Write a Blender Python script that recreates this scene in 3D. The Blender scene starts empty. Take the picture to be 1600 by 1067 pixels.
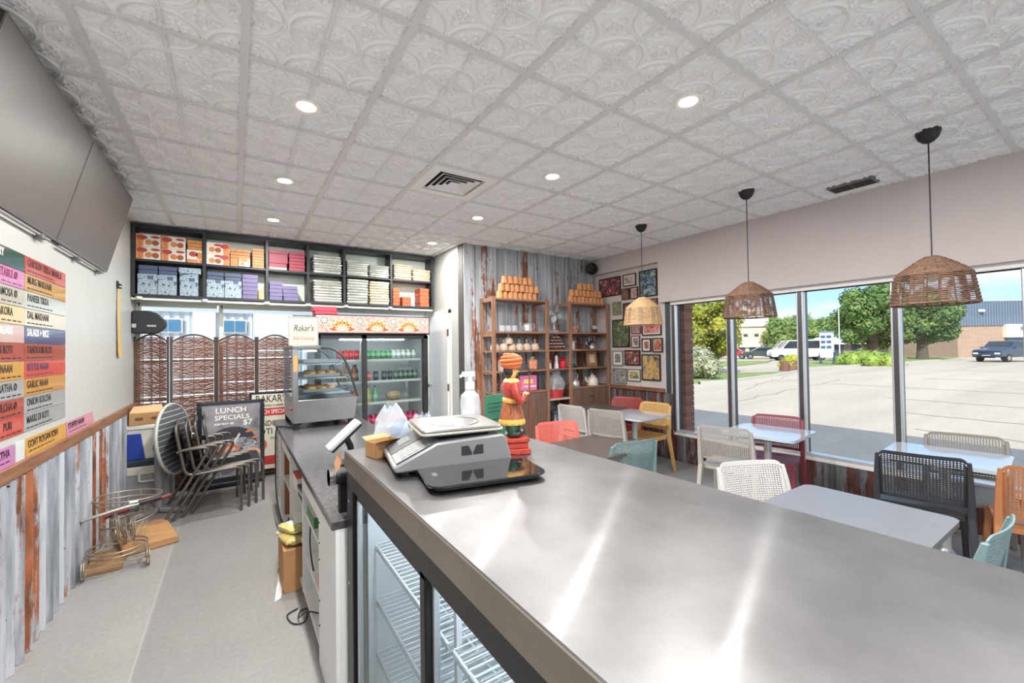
import bpy, bmesh, math, random
import numpy as np
from mathutils import Vector, Matrix, Euler
random.seed(7)
SC = bpy.context.scene
COL = SC.collection
PI = math.pi

# ---------------------------------------------------------------- camera
def camera():
    yaw, pitch, roll, f = 0.581834, 0.016433, -0.0139102, 658.537
    cy, sy, cp, sp = math.cos(yaw), math.sin(yaw), math.cos(pitch), math.sin(pitch)
    fw = Vector((sy * cp, cy * cp, sp)); r = Vector((cy, -sy, 0)); u = r.cross(fw)
    r2 = math.cos(roll) * r + math.sin(roll) * u
    u2 = -math.sin(roll) * r + math.cos(roll) * u
    cd = bpy.data.cameras.new('camera'); cd.sensor_width = 36; cd.lens = f / 1600 * 36
    cd.clip_start = 0.02; cd.clip_end = 800
    o = bpy.data.objects.new('camera', cd); COL.objects.link(o)
    m = Matrix((r2, u2, -fw)).transposed().to_4x4(); m.translation = (0, 0, 1.54)
    o.matrix_world = m
    SC.camera = o
camera()

# ---------------------------------------------------------------- sky, sun, exposure
SUN_E, SKY_E, POT_W = 3.5, 1.15, 21.0
def world():
    w = bpy.data.worlds.new('sky'); SC.world = w; w.use_nodes = True
    nt = w.node_tree; nt.nodes.clear()
    N = nt.nodes.new; L = nt.links.new
    out = N('ShaderNodeOutputWorld'); bg = N('ShaderNodeBackground'); bg.inputs[1].default_value = SKY_E
    tc = N('ShaderNodeTexCoord'); sep = N('ShaderNodeSeparateXYZ'); L(tc.outputs['Generated'], sep.inputs[0])
    ramp = N('ShaderNodeValToRGB'); e = ramp.color_ramp.elements
    e[0].position = 0.0; e[0].color = (.52, .66, .84, 1)
    e[1].position = 0.55; e[1].color = (.20, .38, .74, 1)
    q = e.new(.12); q.color = (.33, .54, .84, 1)
    L(sep.outputs[2], ramp.inputs[0])
    mp = N('ShaderNodeMapping'); mp.inputs['Scale'].default_value = (2.2, 2.2, 7.5); mp.inputs['Location'].default_value = (.7, .35, .1)
    L(tc.outputs['Generated'], mp.inputs[0])
    ns = N('ShaderNodeTexNoise'); ns.inputs['Scale'].default_value = 1.6; ns.inputs['Detail'].default_value = 7; ns.inputs['Roughness'].default_value = .55
    L(mp.outputs[0], ns.inputs[0])
    cr = N('ShaderNodeValToRGB'); cr.color_ramp.elements[0].position = .45; cr.color_ramp.elements[1].position = .62
    L(ns.outputs[0], cr.inputs[0])
    mx = N('ShaderNodeMix'); mx.data_type = 'RGBA'
    L(cr.outputs[0], mx.inputs[0]); L(ramp.outputs[0], mx.inputs[6]); mx.inputs[7].default_value = (.80, .78, .77, 1)
    L(mx.outputs[2], bg.inputs[0]); L(bg.outputs[0], out.inputs[0])
world()
def sun():
    ld = bpy.data.lights.new('sun', 'SUN'); ld.energy = SUN_E; ld.angle = .009; ld.color = (1, .95, .87)
    o = bpy.data.objects.new('sun', ld); COL.objects.link(o)
    o.rotation_euler = Vector((-.70, -.42, .72)).to_track_quat('Z', 'Y').to_euler()
    o.location = (-6, -4, 9)
sun()
SC.view_settings.view_transform = 'Standard'
SC.view_settings.look = 'None'
SC.view_settings.exposure = 0.76
SC.view_settings.gamma = 1.0
SC.view_settings.use_curve_mapping = False
try:
    SC.cycles.use_denoising = True
    SC.cycles.max_bounces = 12; SC.cycles.diffuse_bounces = 8; SC.cycles.glossy_bounces = 5
    SC.cycles.transparent_max_bounces = 24; SC.cycles.caustics_reflective = True; SC.cycles.blur_glossy = 1.0; SC.cycles.caustics_refractive = False
    SC.cycles.sample_clamp_indirect = 6.0
except Exception:
    pass

# ---------------------------------------------------------------- mesh helper
W = {}                                     # world origin of every empty / part
class MB:
    def __init__(s): s.v = []; s.f = []; s.m = []; s.mi = 0
    def add(s, vs, fs, M=None):
        b = len(s.v)
        s.v += [tuple(M @ Vector(p)) if M else tuple(p) for p in vs]
        for f in fs: s.f.append([i + b for i in f]); s.m.append(s.mi)
        return s
    def box(s, x0, y0, z0, x1, y1, z1, M=None):
        vs = [(x0, y0, z0), (x1, y0, z0), (x1, y1, z0), (x0, y1, z0), (x0, y0, z1), (x1, y0, z1), (x1, y1, z1), (x0, y1, z1)]
        return s.add(vs, [(3, 2, 1, 0), (4, 5, 6, 7), (0, 1, 5, 4), (1, 2, 6, 5), (2, 3, 7, 6), (3, 0, 4, 7)], M)
    def boxc(s, c, d, rz=0, M=None):
        m = Matrix.Translation(c) @ Matrix.Rotation(rz, 4, 'Z')
        if M: m = M @ m
        return s.box(-d[0] / 2, -d[1] / 2, -d[2] / 2, d[0] / 2, d[1] / 2, d[2] / 2, m)
    def tube(s, pts, r, n=6, closed=False, M=None, cap=True):
        pts = [Vector(p) for p in pts]; k = len(pts)
        rs = r if isinstance(r, (list, tuple)) else [r] * k
        vs = []; t0 = None; side = None
        for i, p in enumerate(pts):
            a = pts[(i - 1) % k] if (closed or i > 0) else p
            b = pts[(i + 1) % k] if (closed or i < k - 1) else p
            t = (b - a)
            t = t.normalized() if t.length > 1e-9 else Vector((0, 0, 1))
            if side is None:
                side = t.orthogonal().normalized()
            else:
                side = side - t * side.dot(t)
                side = side.normalized() if side.length > 1e-6 else t.orthogonal().normalized()
            up = t.cross(side)
            for j in range(n):
                an = 2 * PI * j / n
                vs.append(p + (side * math.cos(an) + up * math.sin(an)) * rs[i])
        fs = []
        for i in range(k if closed else k - 1):
            for j in range(n):
                fs.append((i * n + j, i * n + (j + 1) % n, ((i + 1) % k) * n + (j + 1) % n, ((i + 1) % k) * n + j))
        if cap and not closed:
            fs.append(tuple(range(n - 1, -1, -1))); fs.append(tuple((k - 1) * n + j for j in range(n)))
        return s.add(vs, fs, M)
    def cyl(s, p0, p1, r0, r1=None, n=16, M=None):
        return s.tube([p0, p1], [r0, r0 if r1 is None else r1], n, False, M)
    def lathe(s, prof, n=20, c=(0, 0, 0), M=None, sx=1, sy=1):
        vs = []; fs = []
        for r, z in prof:
            for j in range(n):
                a = 2 * PI * j / n
                vs.append((c[0] + r * math.cos(a) * sx, c[1] + r * math.sin(a) * sy, c[2] + z))
        for i in range(len(prof) - 1):
            for j in range(n):
                fs.append((i * n + j, i * n + (j + 1) % n, (i + 1) * n + (j + 1) % n, (i + 1) * n + j))
        if prof[0][0] > 1e-6: fs.append(tuple(range(n - 1, -1, -1)))
        if prof[-1][0] > 1e-6: fs.append(tuple((len(prof) - 1) * n + j for j in range(n)))
        return s.add(vs, fs, M)
    def prism(s, poly, z0, z1, M=None):
        n = len(poly)
        vs = [(x, y, z0) for x, y in poly] + [(x, y, z1) for x, y in poly]
        fs = [tuple(range(n - 1, -1, -1)), tuple(range(n, 2 * n))] + [(i, (i + 1) % n, n + (i + 1) % n, n + i) for i in range(n)]
        return s.add(vs, fs, M)
    def ball(s, c, r, n=10, M=None, squash=(1, 1, 1)):
        k = max(4, n // 2)
        prof = [(math.sin(PI * i / k) * 1.0, -math.cos(PI * i / k)) for i in range(k + 1)]
        m = Matrix.Translation(c) @ Matrix.Diagonal((r * squash[0], r * squash[1], r * squash[2], 1))
        if M: m = M @ m
        return s.lathe([(max(p[0], 1e-4), p[1]) for p in prof], n, (0, 0, 0), m)
    def mesh(s, name, mats, smooth=None, bevel=0, off=None):
        me = bpy.data.meshes.new(name)
        vs = s.v if off is None else [(p[0] - off[0], p[1] - off[1], p[2] - off[2]) for p in s.v]
        me.from_pydata(vs, [], s.f)
        for m in (mats if isinstance(mats, (list, tuple)) else [mats]): me.materials.append(m)
        if max(s.m, default=0) > 0: me.polygons.foreach_set('material_index', s.m)
        if bevel:
            bm = bmesh.new(); bm.from_mesh(me)
            bmesh.ops.bevel(bm, geom=list(bm.edges), offset=bevel, segments=1, affect='EDGES', clamp_overlap=True)
            bm.to_mesh(me); bm.free()
        if smooth is not None:
            me.polygons.foreach_set('use_smooth', [True] * len(me.polygons))
            if smooth < 3: me.set_sharp_from_angle(angle=smooth)
        me.update()
        return me
    def build(s, name, mats, parent=None, smooth=None, bevel=0, world=False):
        off = W.get(parent) if (world and parent) else None
        return link(name, s.mesh(name, mats, smooth, bevel, off), parent)
def link(name, me, parent=None, loc=None, rot=None):
    o = bpy.data.objects.new(name, me); COL.objects.link(o)
    if parent: o.parent = parent; W[o] = W.get(parent, Vector((0, 0, 0)))
    else: W[o] = Vector((0, 0, 0))
    if loc is not None: o.location = loc
    if rot is not None: o.rotation_euler = rot
    return o
def thing(name, label, cat, loc=(0, 0, 0), rz=0, group=None):
    o = bpy.data.objects.new(name, None); COL.objects.link(o)
    o.location = loc; o.rotation_euler = (0, 0, rz); o.empty_display_size = .05
    W[o] = Vector(loc)
    return tag(o, label, cat, group)
def tag(o, label, cat, group=None):
    o['label'] = label; o['category'] = cat
    if group: o['group'] = group
    return o
def struct(o): o['kind'] = 'structure'; return o
def stuff(o): o['kind'] = 'stuff'; return o
def copy_tree(o, parent=None):
    c = o.copy(); COL.objects.link(c)
    W[c] = W.get(o, Vector((0, 0, 0)))
    if parent: c.parent = parent
    for ch in list(o.children): copy_tree(ch, c)
    return c
def place(o, loc, rz, label, group=None):
    o.location = loc; o.rotation_euler = (0, 0, rz); o['label'] = label; W[o] = Vector(loc)
    if group: o['group'] = group
    return o
def recolor(o, m, names=None):
    for ch in list(o.children_recursive) + [o]:
        if ch.type == 'MESH' and (names is None or ch.name.split('.')[0] in names):
            for sl in ch.material_slots: sl.link = 'OBJECT'; sl.material = m
def rrect(w, h, r, n=4):
    p = []
    for cx, cy, a0 in ((w / 2 - r, h / 2 - r, 0), (-w / 2 + r, h / 2 - r, 90), (-w / 2 + r, -h / 2 + r, 180), (w / 2 - r, -h / 2 + r, 270)):
        for i in range(n + 1):
            a = math.radians(a0 + 90 * i / n); p.append((cx + r * math.cos(a), cy + r * math.sin(a)))
    return p
def bez(pts, k=8):
    """smooth path (Catmull-Rom) through points"""
    P = [Vector(p) for p in pts]; P = [P[0] * 2 - P[1]] + P + [P[-1] * 2 - P[-2]]
    out = []
    for i in range(1, len(P) - 2):
        a, b, c, d = P[i - 1:i + 3]
        for j in range(k):
            t = j / k
            out.append(.5 * ((2 * b) + (c - a) * t + (2 * a - 5 * b + 4 * c - d) * t * t + (3 * b - a - 3 * c + d) * t ** 3))
    out.append(P[-2]); return out
def fillet(pts, r, k=4):
    P = [Vector(p) for p in pts]; out = [P[0]]
    for i in range(1, len(P) - 1):
        a, b, c = P[i - 1], P[i], P[i + 1]
        d1 = (a - b).normalized() * min(r, (a - b).length * .49); d2 = (c - b).normalized() * min(r, (c - b).length * .49)
        for j in range(k + 1):
            t = j / k; out.append((b + d1) * (1 - t) ** 2 + b * 2 * t * (1 - t) + (b + d2) * t * t)
    out.append(P[-1]); return out

# ---------------------------------------------------------------- materials
def lin(c):
    def f(x):
        x = x / 255.0
        return x / 12.92 if x <= .04045 else ((x + .055) / 1.055) ** 2.4
    return (f(c[0]), f(c[1]), f(c[2]), 1)
class NT:
    def __init__(s, name):
        s.mat = bpy.data.materials.new(name); s.mat.use_nodes = True
        s.nt = s.mat.node_tree; s.b = s.nt.nodes['Principled BSDF']; s.out = s.nt.nodes['Material Output']
    def n(s, t, **kw):
        q = s.nt.nodes.new('ShaderNode' + t)
        for k, v in kw.items():
            if k.startswith('i_'): q.inputs[k[2:].replace('_', ' ')].default_value = v
            else: setattr(q, k, v)
        return q
    def l(s, a, b): s.nt.links.new(a, b)
    def pos(s, scale=(1, 1, 1), obj=False):
        if obj: src = s.n('TexCoord').outputs['Object']
        else: src = s.n('NewGeometry').outputs['Position']
        v = s.n('VectorMath', operation='MULTIPLY'); v.inputs[1].default_value = scale
        s.l(src, v.inputs[0]); return v.outputs[0]
    def noise(s, vec, scale, detail=4, rough=.55):
        q = s.n('TexNoise'); q.inputs['Scale'].default_value = scale; q.inputs['Detail'].default_value = detail; q.inputs['Roughness'].default_value = rough
        s.l(vec, q.inputs['Vector']); return q.outputs[0]
    def ramp(s, fac, stops, interp='LINEAR'):
        q = s.n('ValToRGB'); e = q.color_ramp.elements; q.color_ramp.interpolation = interp
        while len(e) < len(stops): e.new(.5)
        for el, (p, c) in zip(e, stops): el.position = p; el.color = c if len(c) == 4 else lin(c)
        s.l(fac, q.inputs[0]); return q.outputs[0]
    def mix(s, fac, a, b):
        q = s.n('Mix', data_type='RGBA')
        for v, i in ((fac, 0), (a, 6), (b, 7)):
            if hasattr(v, 'node'): s.l(v, q.inputs[i])
            else: q.inputs[i].default_value = v
        return q.outputs[2]
    def bump(s, h, strength=.3, dist=.01):
        q = s.n('Bump'); q.inputs['Strength'].default_value = strength; q.inputs['Distance'].default_value = dist
        s.l(h, q.inputs['Height']); s.l(q.outputs[0], s.b.inputs['Normal'])
def mat(name, c, rough=.5, metal=0, var=0, vs=8, bump=0, bs=60, stretch=(1, 1, 1), coat=0, spec=None, emit=0, obj=False):
    t = NT(name); b = t.b; col = lin(c)
    b.inputs['Base Color'].default_value = col; b.inputs['Roughness'].default_value = rough; b.inputs['Metallic'].default_value = metal
    if coat: b.inputs['Coat Weight'].default_value = coat; b.inputs['Coat Roughness'].default_value = .08
    if spec is not None: b.inputs['Specular IOR Level'].default_value = spec
    if emit: b.inputs['Emission Color'].default_value = col; b.inputs['Emission Strength'].default_value = emit
    if var or bump: p = t.pos(stretch, obj)
    if var:
        d = tuple(max(0, x * (1 - var)) for x in col[:3]) + (1,); u = tuple(min(1, x * (1 + var)) for x in col[:3]) + (1,)
        t.l(t.ramp(t.noise(p, vs), [(.3, d), (.7, u)]), b.inputs['Base Color'])
    if bump: t.bump(t.noise(p, bs, 3), bump, .004)
    return t.mat
def glass(name, tint=(235, 245, 242), refl=.06, rough=.02):
    t = NT(name); t.nt.nodes.remove(t.b)
    tr = t.n('BsdfTransparent'); tr.inputs[0].default_value = lin(tint)
    gl = t.n('BsdfGlossy'); gl.inputs['Roughness'].default_value = rough
    lw = t.n('LayerWeight'); pw = t.n('Math', operation='POWER'); pw.inputs[1].default_value = 5.0
    t.l(lw.outputs['Facing'], pw.inputs[0])
    mm = t.n('Math', operation='MULTIPLY_ADD'); mm.inputs[1].default_value = .45; mm.inputs[2].default_value = refl
    t.l(pw.outputs[0], mm.inputs[0]); mm.use_clamp = True
    mx = t.n('MixShader'); t.l(mm.outputs[0], mx.inputs[0]); t.l(tr.outputs[0], mx.inputs[1]); t.l(gl.outputs[0], mx.inputs[2])
    t.l(mx.outputs[0], t.out.inputs[0]); return t.mat
def film(name, c, alpha=.3, rough=.15):
    """thin clear plastic: part see-through, part glossy white"""
    t = NT(name); b = t.b; b.inputs['Base Color'].default_value = lin(c); b.inputs['Roughness'].default_value = rough; b.inputs['Alpha'].default_value = alpha
    return t.mat
def rust(name, base, base2, rustc, amount=.5, sx=9, sz=.55, seed=0, fw=.34):
    """weathered galvanised sheet with rust running down in streaks (stays put whatever the light)"""
    t = NT(name)
    p = t.pos((sx, sx, sz)); o = t.n('VectorMath', operation='ADD'); o.inputs[1].default_value = (seed * 3.7, seed * 1.3, seed * .6); t.l(p, o.inputs[0]); p = o.outputs[0]
    n1 = t.noise(p, 1.0, 6, .62)
    fine = t.noise(t.pos((26, 26, 9)), 1.0, 5, .65)
    ad = t.n('Math', operation='MULTIPLY_ADD'); ad.inputs[1].default_value = fw; t.l(fine, ad.inputs[0]); t.l(n1, ad.inputs[2])
    mask = t.ramp(ad.outputs[0], [(amount + .06, (0, 0, 0, 1)), (amount + .11, (1, 1, 1, 1))])
    bc = t.ramp(t.noise(t.pos((14, 14, 1.2)), 1.0, 5, .6), [(.34, base2), (.62, base)])
    rc = t.ramp(t.noise(t.pos((9, 9, 3)), 1.3, 5), [(.3, tuple(int(x * .55) for x in rustc)), (.55, rustc), (.75, tuple(min(255, int(x * 1.22)) for x in rustc))])
    t.l(t.mix(mask, bc, rc), t.b.inputs['Base Color'])
    t.b.inputs['Roughness'].default_value = .62; t.b.inputs['Metallic'].default_value = .12
    t.bump(fine, .25, .004); return t.mat
def wood(name, c1, c2, rough=.5, stretch=(3, 30, 30), scale=1.2, obj=False):
    t = NT(name); n = t.noise(t.pos(stretch, obj), scale, 6, .6)
    t.l(t.ramp(n, [(.3, c1), (.7, c2)]), t.b.inputs['Base Color']); t.b.inputs['Roughness'].default_value = rough
    t.bump(n, .12, .002); return t.mat
def picture(name, cols, scale=6, seed=0, dist=0):
    """a printed photograph: soft blotches of a few colours"""
    t = NT(name); p = t.n('TexCoord').outputs['Object']
    o = t.n('VectorMath', operation='ADD'); o.inputs[1].default_value = (seed * 1.7, seed * 2.3, seed * .9); t.l(p, o.inputs[0])
    q = t.n('TexNoise'); q.inputs['Scale'].default_value = scale; q.inputs['Detail'].default_value = 5; q.inputs['Distortion'].default_value = dist; t.l(o.outputs[0], q.inputs['Vector'])
    cols = [tuple(int(.72 * c + .28 * (.3 * q[0] + .59 * q[1] + .11 * q[2])) for c in q) for q in cols]; k = len(cols)
    t.l(t.ramp(q.outputs[0], [(.28 + .44 * i / max(1, k - 1), c) for i, c in enumerate(cols)], 'EASE'), t.b.inputs['Base Color'])
    t.b.inputs['Roughness'].default_value = .25; return t.mat

MAT = {}
def mm(key, *a, **k):
    if key not in MAT: MAT[key] = mat(key, *a, **k)
    return MAT[key]
white_wall = mat('white_wall_paint', (182, 185, 182), .38, var=.015, vs=3)
grey_wall = mat('warm_grey_paint', (202, 193, 192), .6, var=.02, vs=4, bump=.05, bs=90)
tile_white = mat('white_embossed_tile', (250, 250, 250), .5)
bar_white = mat("white_ceiling_bar", (222, 222, 222), .45)
black_m = mat('black_metal', (28, 29, 31), .4, metal=.3)
black_p = mat('black_plastic', (24, 25, 27), .42)
tv_ceiling_grey = mat('tv_glass_ceiling_grey', (94, 90, 88), .42)  # ceiling reflection put into the screen's base grey
white_p = mat('white_plastic', (236, 236, 232), .35)
white_lam = mat('white_laminate', (232, 234, 232), .4, var=.02, vs=4)
grey_p = mat('grey_plastic', (150, 150, 150), .45)
chrome = mat('chrome', (205, 207, 210), .12, metal=1)
alu = mat('brushed_aluminium', (212, 214, 216), .34, metal=.7, var=.05, vs=20, stretch=(1, 1, 12))
alu_dark = mat('dark_aluminium', (92, 92, 95), .35, metal=.7)
wood_trim = wood('chair_rail_wood', (112, 78, 56), (150, 108, 80), .5, (30, 3, 30))
rack_wood = wood('rack_wood', (120, 84, 62), (172, 130, 102), .5, (24, 24, 2.5))
board_wood = wood('shelf_board_wood', (118, 86, 68), (168, 132, 108), .5, (2.5, 24, 24))
door_wood = wood('cabinet_door_wood', (98, 74, 62), (134, 106, 92), .45, (34, 34, 2.2))
cardboard = mat('cardboard', (176, 134, 90), .75, var=.08, vs=14)
terracotta = mat('terracotta', (206, 146, 98), .75, var=.12, vs=26, bump=.15, bs=120)
win_glass = glass('window_glass', (246, 250, 249), .02)
case_glass = glass('case_glass', (238, 246, 248), .05)
fridge_glass = glass('fridge_glass', (236, 240, 240), .022)
def steel_top():
    """brushed sheet: grain along y, so each lamp draws out into a thin streak across it"""
    t = NT('brushed_steel_worktop'); b = t.b
    b.inputs['Metallic'].default_value = 1; b.inputs['Roughness'].default_value = .42
    n = t.noise(t.pos((60, 1.5, 60)), 1.0, 2); big = t.noise(t.pos((1, 1, 1)), 2.6, 6, .65)
    c = t.ramp(big, [(.3, (112, 112, 113)), (.7, (142, 142, 143))]); t.l(c, b.inputs['Base Color'])
    g = t.n('BsdfAnisotropic'); g.distribution = 'GGX' if hasattr(g, 'distribution') else None
    t.l(c, g.inputs['Color']); g.inputs['Anisotropy'].default_value = -.72
    r = t.ramp(n, [(.3, (.195, .195, .195, 1)), (.7, (.21, .21, .21, 1))]); t.l(r, g.inputs['Roughness'])
    cb = t.n('CombineXYZ'); cb.inputs[0].default_value = 1.0; t.l(cb.outputs[0], g.inputs['Tangent'])
    mx = t.n('MixShader'); mx.inputs[0].default_value = .10
    t.l(b.outputs[0], mx.inputs[1]); t.l(g.outputs[0], mx.inputs[2]); t.l(mx.outputs[0], t.out.inputs[0])
    return t.mat
steel_aniso = steel_top()
steel = mat('stainless_steel', (176, 174, 172), .28, metal=1, var=.06, vs=6)
# ================================================================ room shell
XL, XR, YB, YF, YR = -.925, 4.98, 6.2, -3.0, 5.06
ZC = 2.965
def floor():
    t = NT('grey_concrete_vinyl'); p = t.pos()
    a = t.noise(p, 1.6, 6, .6); f = t.noise(p, 38, 4, .7)
    c1 = t.ramp(a, [(.3, (128, 127, 126)), (.7, (140, 139, 138))])
    c2 = t.ramp(f, [(.35, (138, 136, 134)), (.65, (164, 162, 160))])
    t.l(t.mix(.35, c1, c2), t.b.inputs['Base Color']); t.b.inputs['Roughness'].default_value = .5
    t.bump(f, .05, .002)
    m = MB().box(XL - .2, YF - .2, -.12, XR + .05, YB + .1, 0)
    o = struct(m.build('floor', t.mat))
    # seams between the vinyl sheets, welded and slightly proud
    s = mat('floor_seam', (152, 150, 148), .5)
    for x in (-.42, 1.4, 3.2):
        MB().box(x - .004, YF, -.001, x + .004, YB, .0012).build('weld_seam', s, o)
floor()
def shell():
    g = grey_wall
    struct(MB().box(XL - .2, YF - .2, 0, XL, YB + .2, 3.02).build('wall_left', white_wall))
    # back wall: solid under and over the window band
    b = MB().box(XL, YB, 0, 2.6, YB + .15, .5).box(XL, YB, 2.115, 2.6, YB + .15, 3.02)
    b.box(2.5, YB, .5, 2.6, YB + .15, 2.115)
    struct(b.build('wall_back', mat('pale_green_white', (222, 232, 222), .5)))
    struct(MB().box(2.553, YR + .14, 0, 2.66, YB + .15, 3.02).build('wall_stub', white_wall))
    struct(MB().box(2.55, YR, 0, 5.2, YR + .14, 3.02).build('wall_rust', mat('backing_board', (70, 68, 66), .8)))
    struct(MB().box(XL - .2, YF - .2, 0, 5.2, YF, .3).box(XL - .2, YF - .2, 2.4, 5.2, YF, 3.02).box(XL - .2, YF - .2, .3, XL + .25, YF, 2.4).box(4.7, YF - .2, .3, 5.2, YF, 2.4).build('wall_front', white_wall))
    # window wall
    struct(MB().box(XR, YF, -.2, XR + .17, 3.70, .345).box(XR, 3.62, .345, XR + .17, YR, 3.02).build('wall_right', g))
    struct(MB().box(4.885, YF, 2.145, XR + .17, 3.74, 3.02).box(4.885, 3.74, 2.71, XR + .01, YR, 3.02).build('wall_bulkhead', g))
    # shop roof and parapet
    struct(MB().box(-1.3, YF - .3, 3.03, 5.35, 6.5, 3.5).box(-1.3, YF - .3, 3.5, 5.35, YF - .1, 4.9).box(5.15, YF - .3, 3.5, 5.35, 6.5, 4.9).box(-1.3, YF - .3, 3.5, -1.1, 6.5, 4.9)
           .build('roof', mat('roof_membrane', (120, 120, 120), .8)))
shell()

# ---------------------------------------------------------------- embossed ceiling
def relief(x, y):
    """height (m, downwards) of the pressed pattern; x, y in feet, period 2"""
    h = np.zeros_like(x)
    fx = x - np.round(x); fy = y - np.round(y)                 # offset from nearest rosette centre
    r = np.sqrt(fx ** 2 + fy ** 2); a = np.arctan2(fy, fx)
    g = lambda d, w: np.exp(-(d / w) ** 2)
    h += .0050 * g(r - .475, .013) + .0036 * g(r - .437, .010)  # double rings
    inside = r < .42
    a4 = np.abs(((a - PI / 4 + PI / 4) % (PI / 2)) - PI / 4)     # 0 on the diagonals
    lx = r * np.cos(a4); ly = r * np.sin(a4)
    leaf = g(ly - .0, .020) * ((lx > .09) & (lx < .33))
    curl = g(np.hypot(lx - .27, ly - .085) - .05, .012) + g(np.hypot(lx - .17, ly - .062) - .028, .010)
    h += inside * (.0042 * leaf + .0044 * curl + .003 * g(r - .07, .015))
    cx = (x % 1) - .5; cy = (y % 1) - .5; rc = np.hypot(cx, cy); ac = np.arctan2(cy, cx)
    out = r > .50
    h += out * (.0050 * g(rc - .035, .010) + .0046 * g(rc - (.10 + .035 * np.cos(4 * ac + PI)), .012) + .004 * g(rc - (.165 + .06 * np.cos(4 * ac)), .011))
    # beads along the module lines, broken by double dots
    for d, al in ((fx, y), (fy, x)):
        br = np.abs((al * 2) - np.round(al * 2)) * .5
        h += .0062 * g(np.abs(d) - .022, .0085) * (br > .022) + .005 * g(np.abs(d) - .022, .012) * (g(br - .012, .006))
    return np.minimum(h, .0075) * 2.6
TILE = {}
def tile_mesh(x0, x1, y0, y1, nres=160):
    key = (round(x0, 3), round(x1, 3), round(y0, 3), round(y1, 3))
    if key in TILE: return TILE[key]
    nx = max(6, int(nres * (x1 - x0) / .6096)); ny = max(6, int(nres * (y1 - y0) / .6096))
    X, Y = np.meshgrid(np.linspace(x0, x1, nx + 1), np.linspace(y0, y1, ny + 1))
    Z = -relief(X / .3048, Y / .3048)
    V = np.stack([X, Y, Z], -1).reshape(-1, 3)
    i = np.arange(nx)[None, :] + (nx + 1) * np.arange(ny)[:, None]
    F = np.stack([i, i + nx + 1, i + nx + 2, i + 1], -1).reshape(-1, 4)
    me = bpy.data.meshes.new('ceiling_tile')
    me.vertices.add(len(V)); me.vertices.foreach_set('co', V.ravel())
    me.loops.add(F.size); me.loops.foreach_set('vertex_index', F.ravel())
    me.polygons.add(len(F)); me.polygons.foreach_set('loop_start', np.arange(0, F.size, 4)); me.polygons.foreach_set('loop_total', np.full(len(F), 4))
    me.polygons.foreach_set('use_smooth', np.ones(len(F), bool))
    me.update(calc_edges=True); me.validate(); me.materials.append(tile_white); TILE[key] = me
    return me
GX, GY, GS = .043, 2.349, .6096
def ceiling():
    c = struct(MB().box(XL - .1, YF - .1, 2.99, XR + .1, YB + .1, 3.03).build('ceiling', mat('ceiling_backing', (210, 210, 208), .8)))
    yend = .2
    for i in range(-2, 9):
        for j in range(-6, 8):
            x0, y0 = GX + i * GS, GY + j * GS; x1, y1 = x0 + GS, y0 + GS
            ax0, ax1, ay0, ay1 = max(x0, XL), min(x1, 4.9 if y1 > .2 else XR), max(y0, YF), min(y1, YB)
            ax1 = min(x1, 4.9)
            if ax0 > 2.55 and ay1 > YR: ay1 = YR
            if ax1 - ax0 < .02 or ay1 - ay0 < .02: continue
            if i == 2 and j == 1: continue                       # the air diffuser takes this module
            me = tile_mesh(ax0 - x0, ax1 - x0, ay0 - y0, ay1 - y0)
            link('ceiling_tile', me, c, (x0, y0, ZC))
    for i in range(-1, 9):
        x = GX + i * GS
        y1 = YR if x > 2.55 else YB
        MB().box(x - .017, YF, ZC - .0185, x + .017, y1, ZC + .012).build('ceiling_bar', bar_white, c)
    for j in range(-8, 7):
        y = GY + j * GS
        MB().box(XL, y - .0135, ZC - .0174, 4.9 if y < YR else 2.56, y + .0135, ZC + .012).build('ceiling_bar', bar_white, c)
    MB().box(XL, YF, ZC - .004, 4.9, -1.35, ZC).build('ceiling_field', tile_white, c)
ceiling()

# ---------------------------------------------------------------- weathered sheet metal
rust_lefts = [rust('rusty_sheet_left_%d' % i, (186, 192, 200), (112, 118, 126), (148, 90, 58), am, 5.0, .24, 1 + i, .20) for i, am in enumerate((.635, .59, .555, .61))]  # darker grey blotches stand in for shade in the corrugation
rust_back = rust('rusty_sheet_back', (186, 190, 196), (142, 147, 154), (140, 90, 64), .64, 6, .5, 5)
rust_low = rust('rusty_sheet_low', (122, 122, 126), (66, 66, 70), (96, 56, 50), .57, 6, .8, 9)
screw_m = mat('screw_head', (38, 36, 36), .5, metal=.5)
def rib_panel(width, z0, z1, period=.085, amp=.011, seam=True):
    """corrugated strip: local x along the wall, y out of it, z up; thickness on the back"""
    n = 28; m = MB()
    xs = [width * i / n for i in range(n + 1)]
    pr = []
    for x in xs:
        ph = (x % period) / period
        pr.append(amp * max(0, math.cos(2 * PI * (ph - .5))) ** 1.6 + (.004 if seam and (x < .012) else 0))
    for i, (x, y) in enumerate(zip(xs, pr)): m.v += [(x, y, z0), (x, y, z1)]
    for i in range(n): m.f.append([2 * i, 2 * i + 2, 2 * i + 3, 2 * i + 1]); m.m.append(0)
    return m
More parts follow.
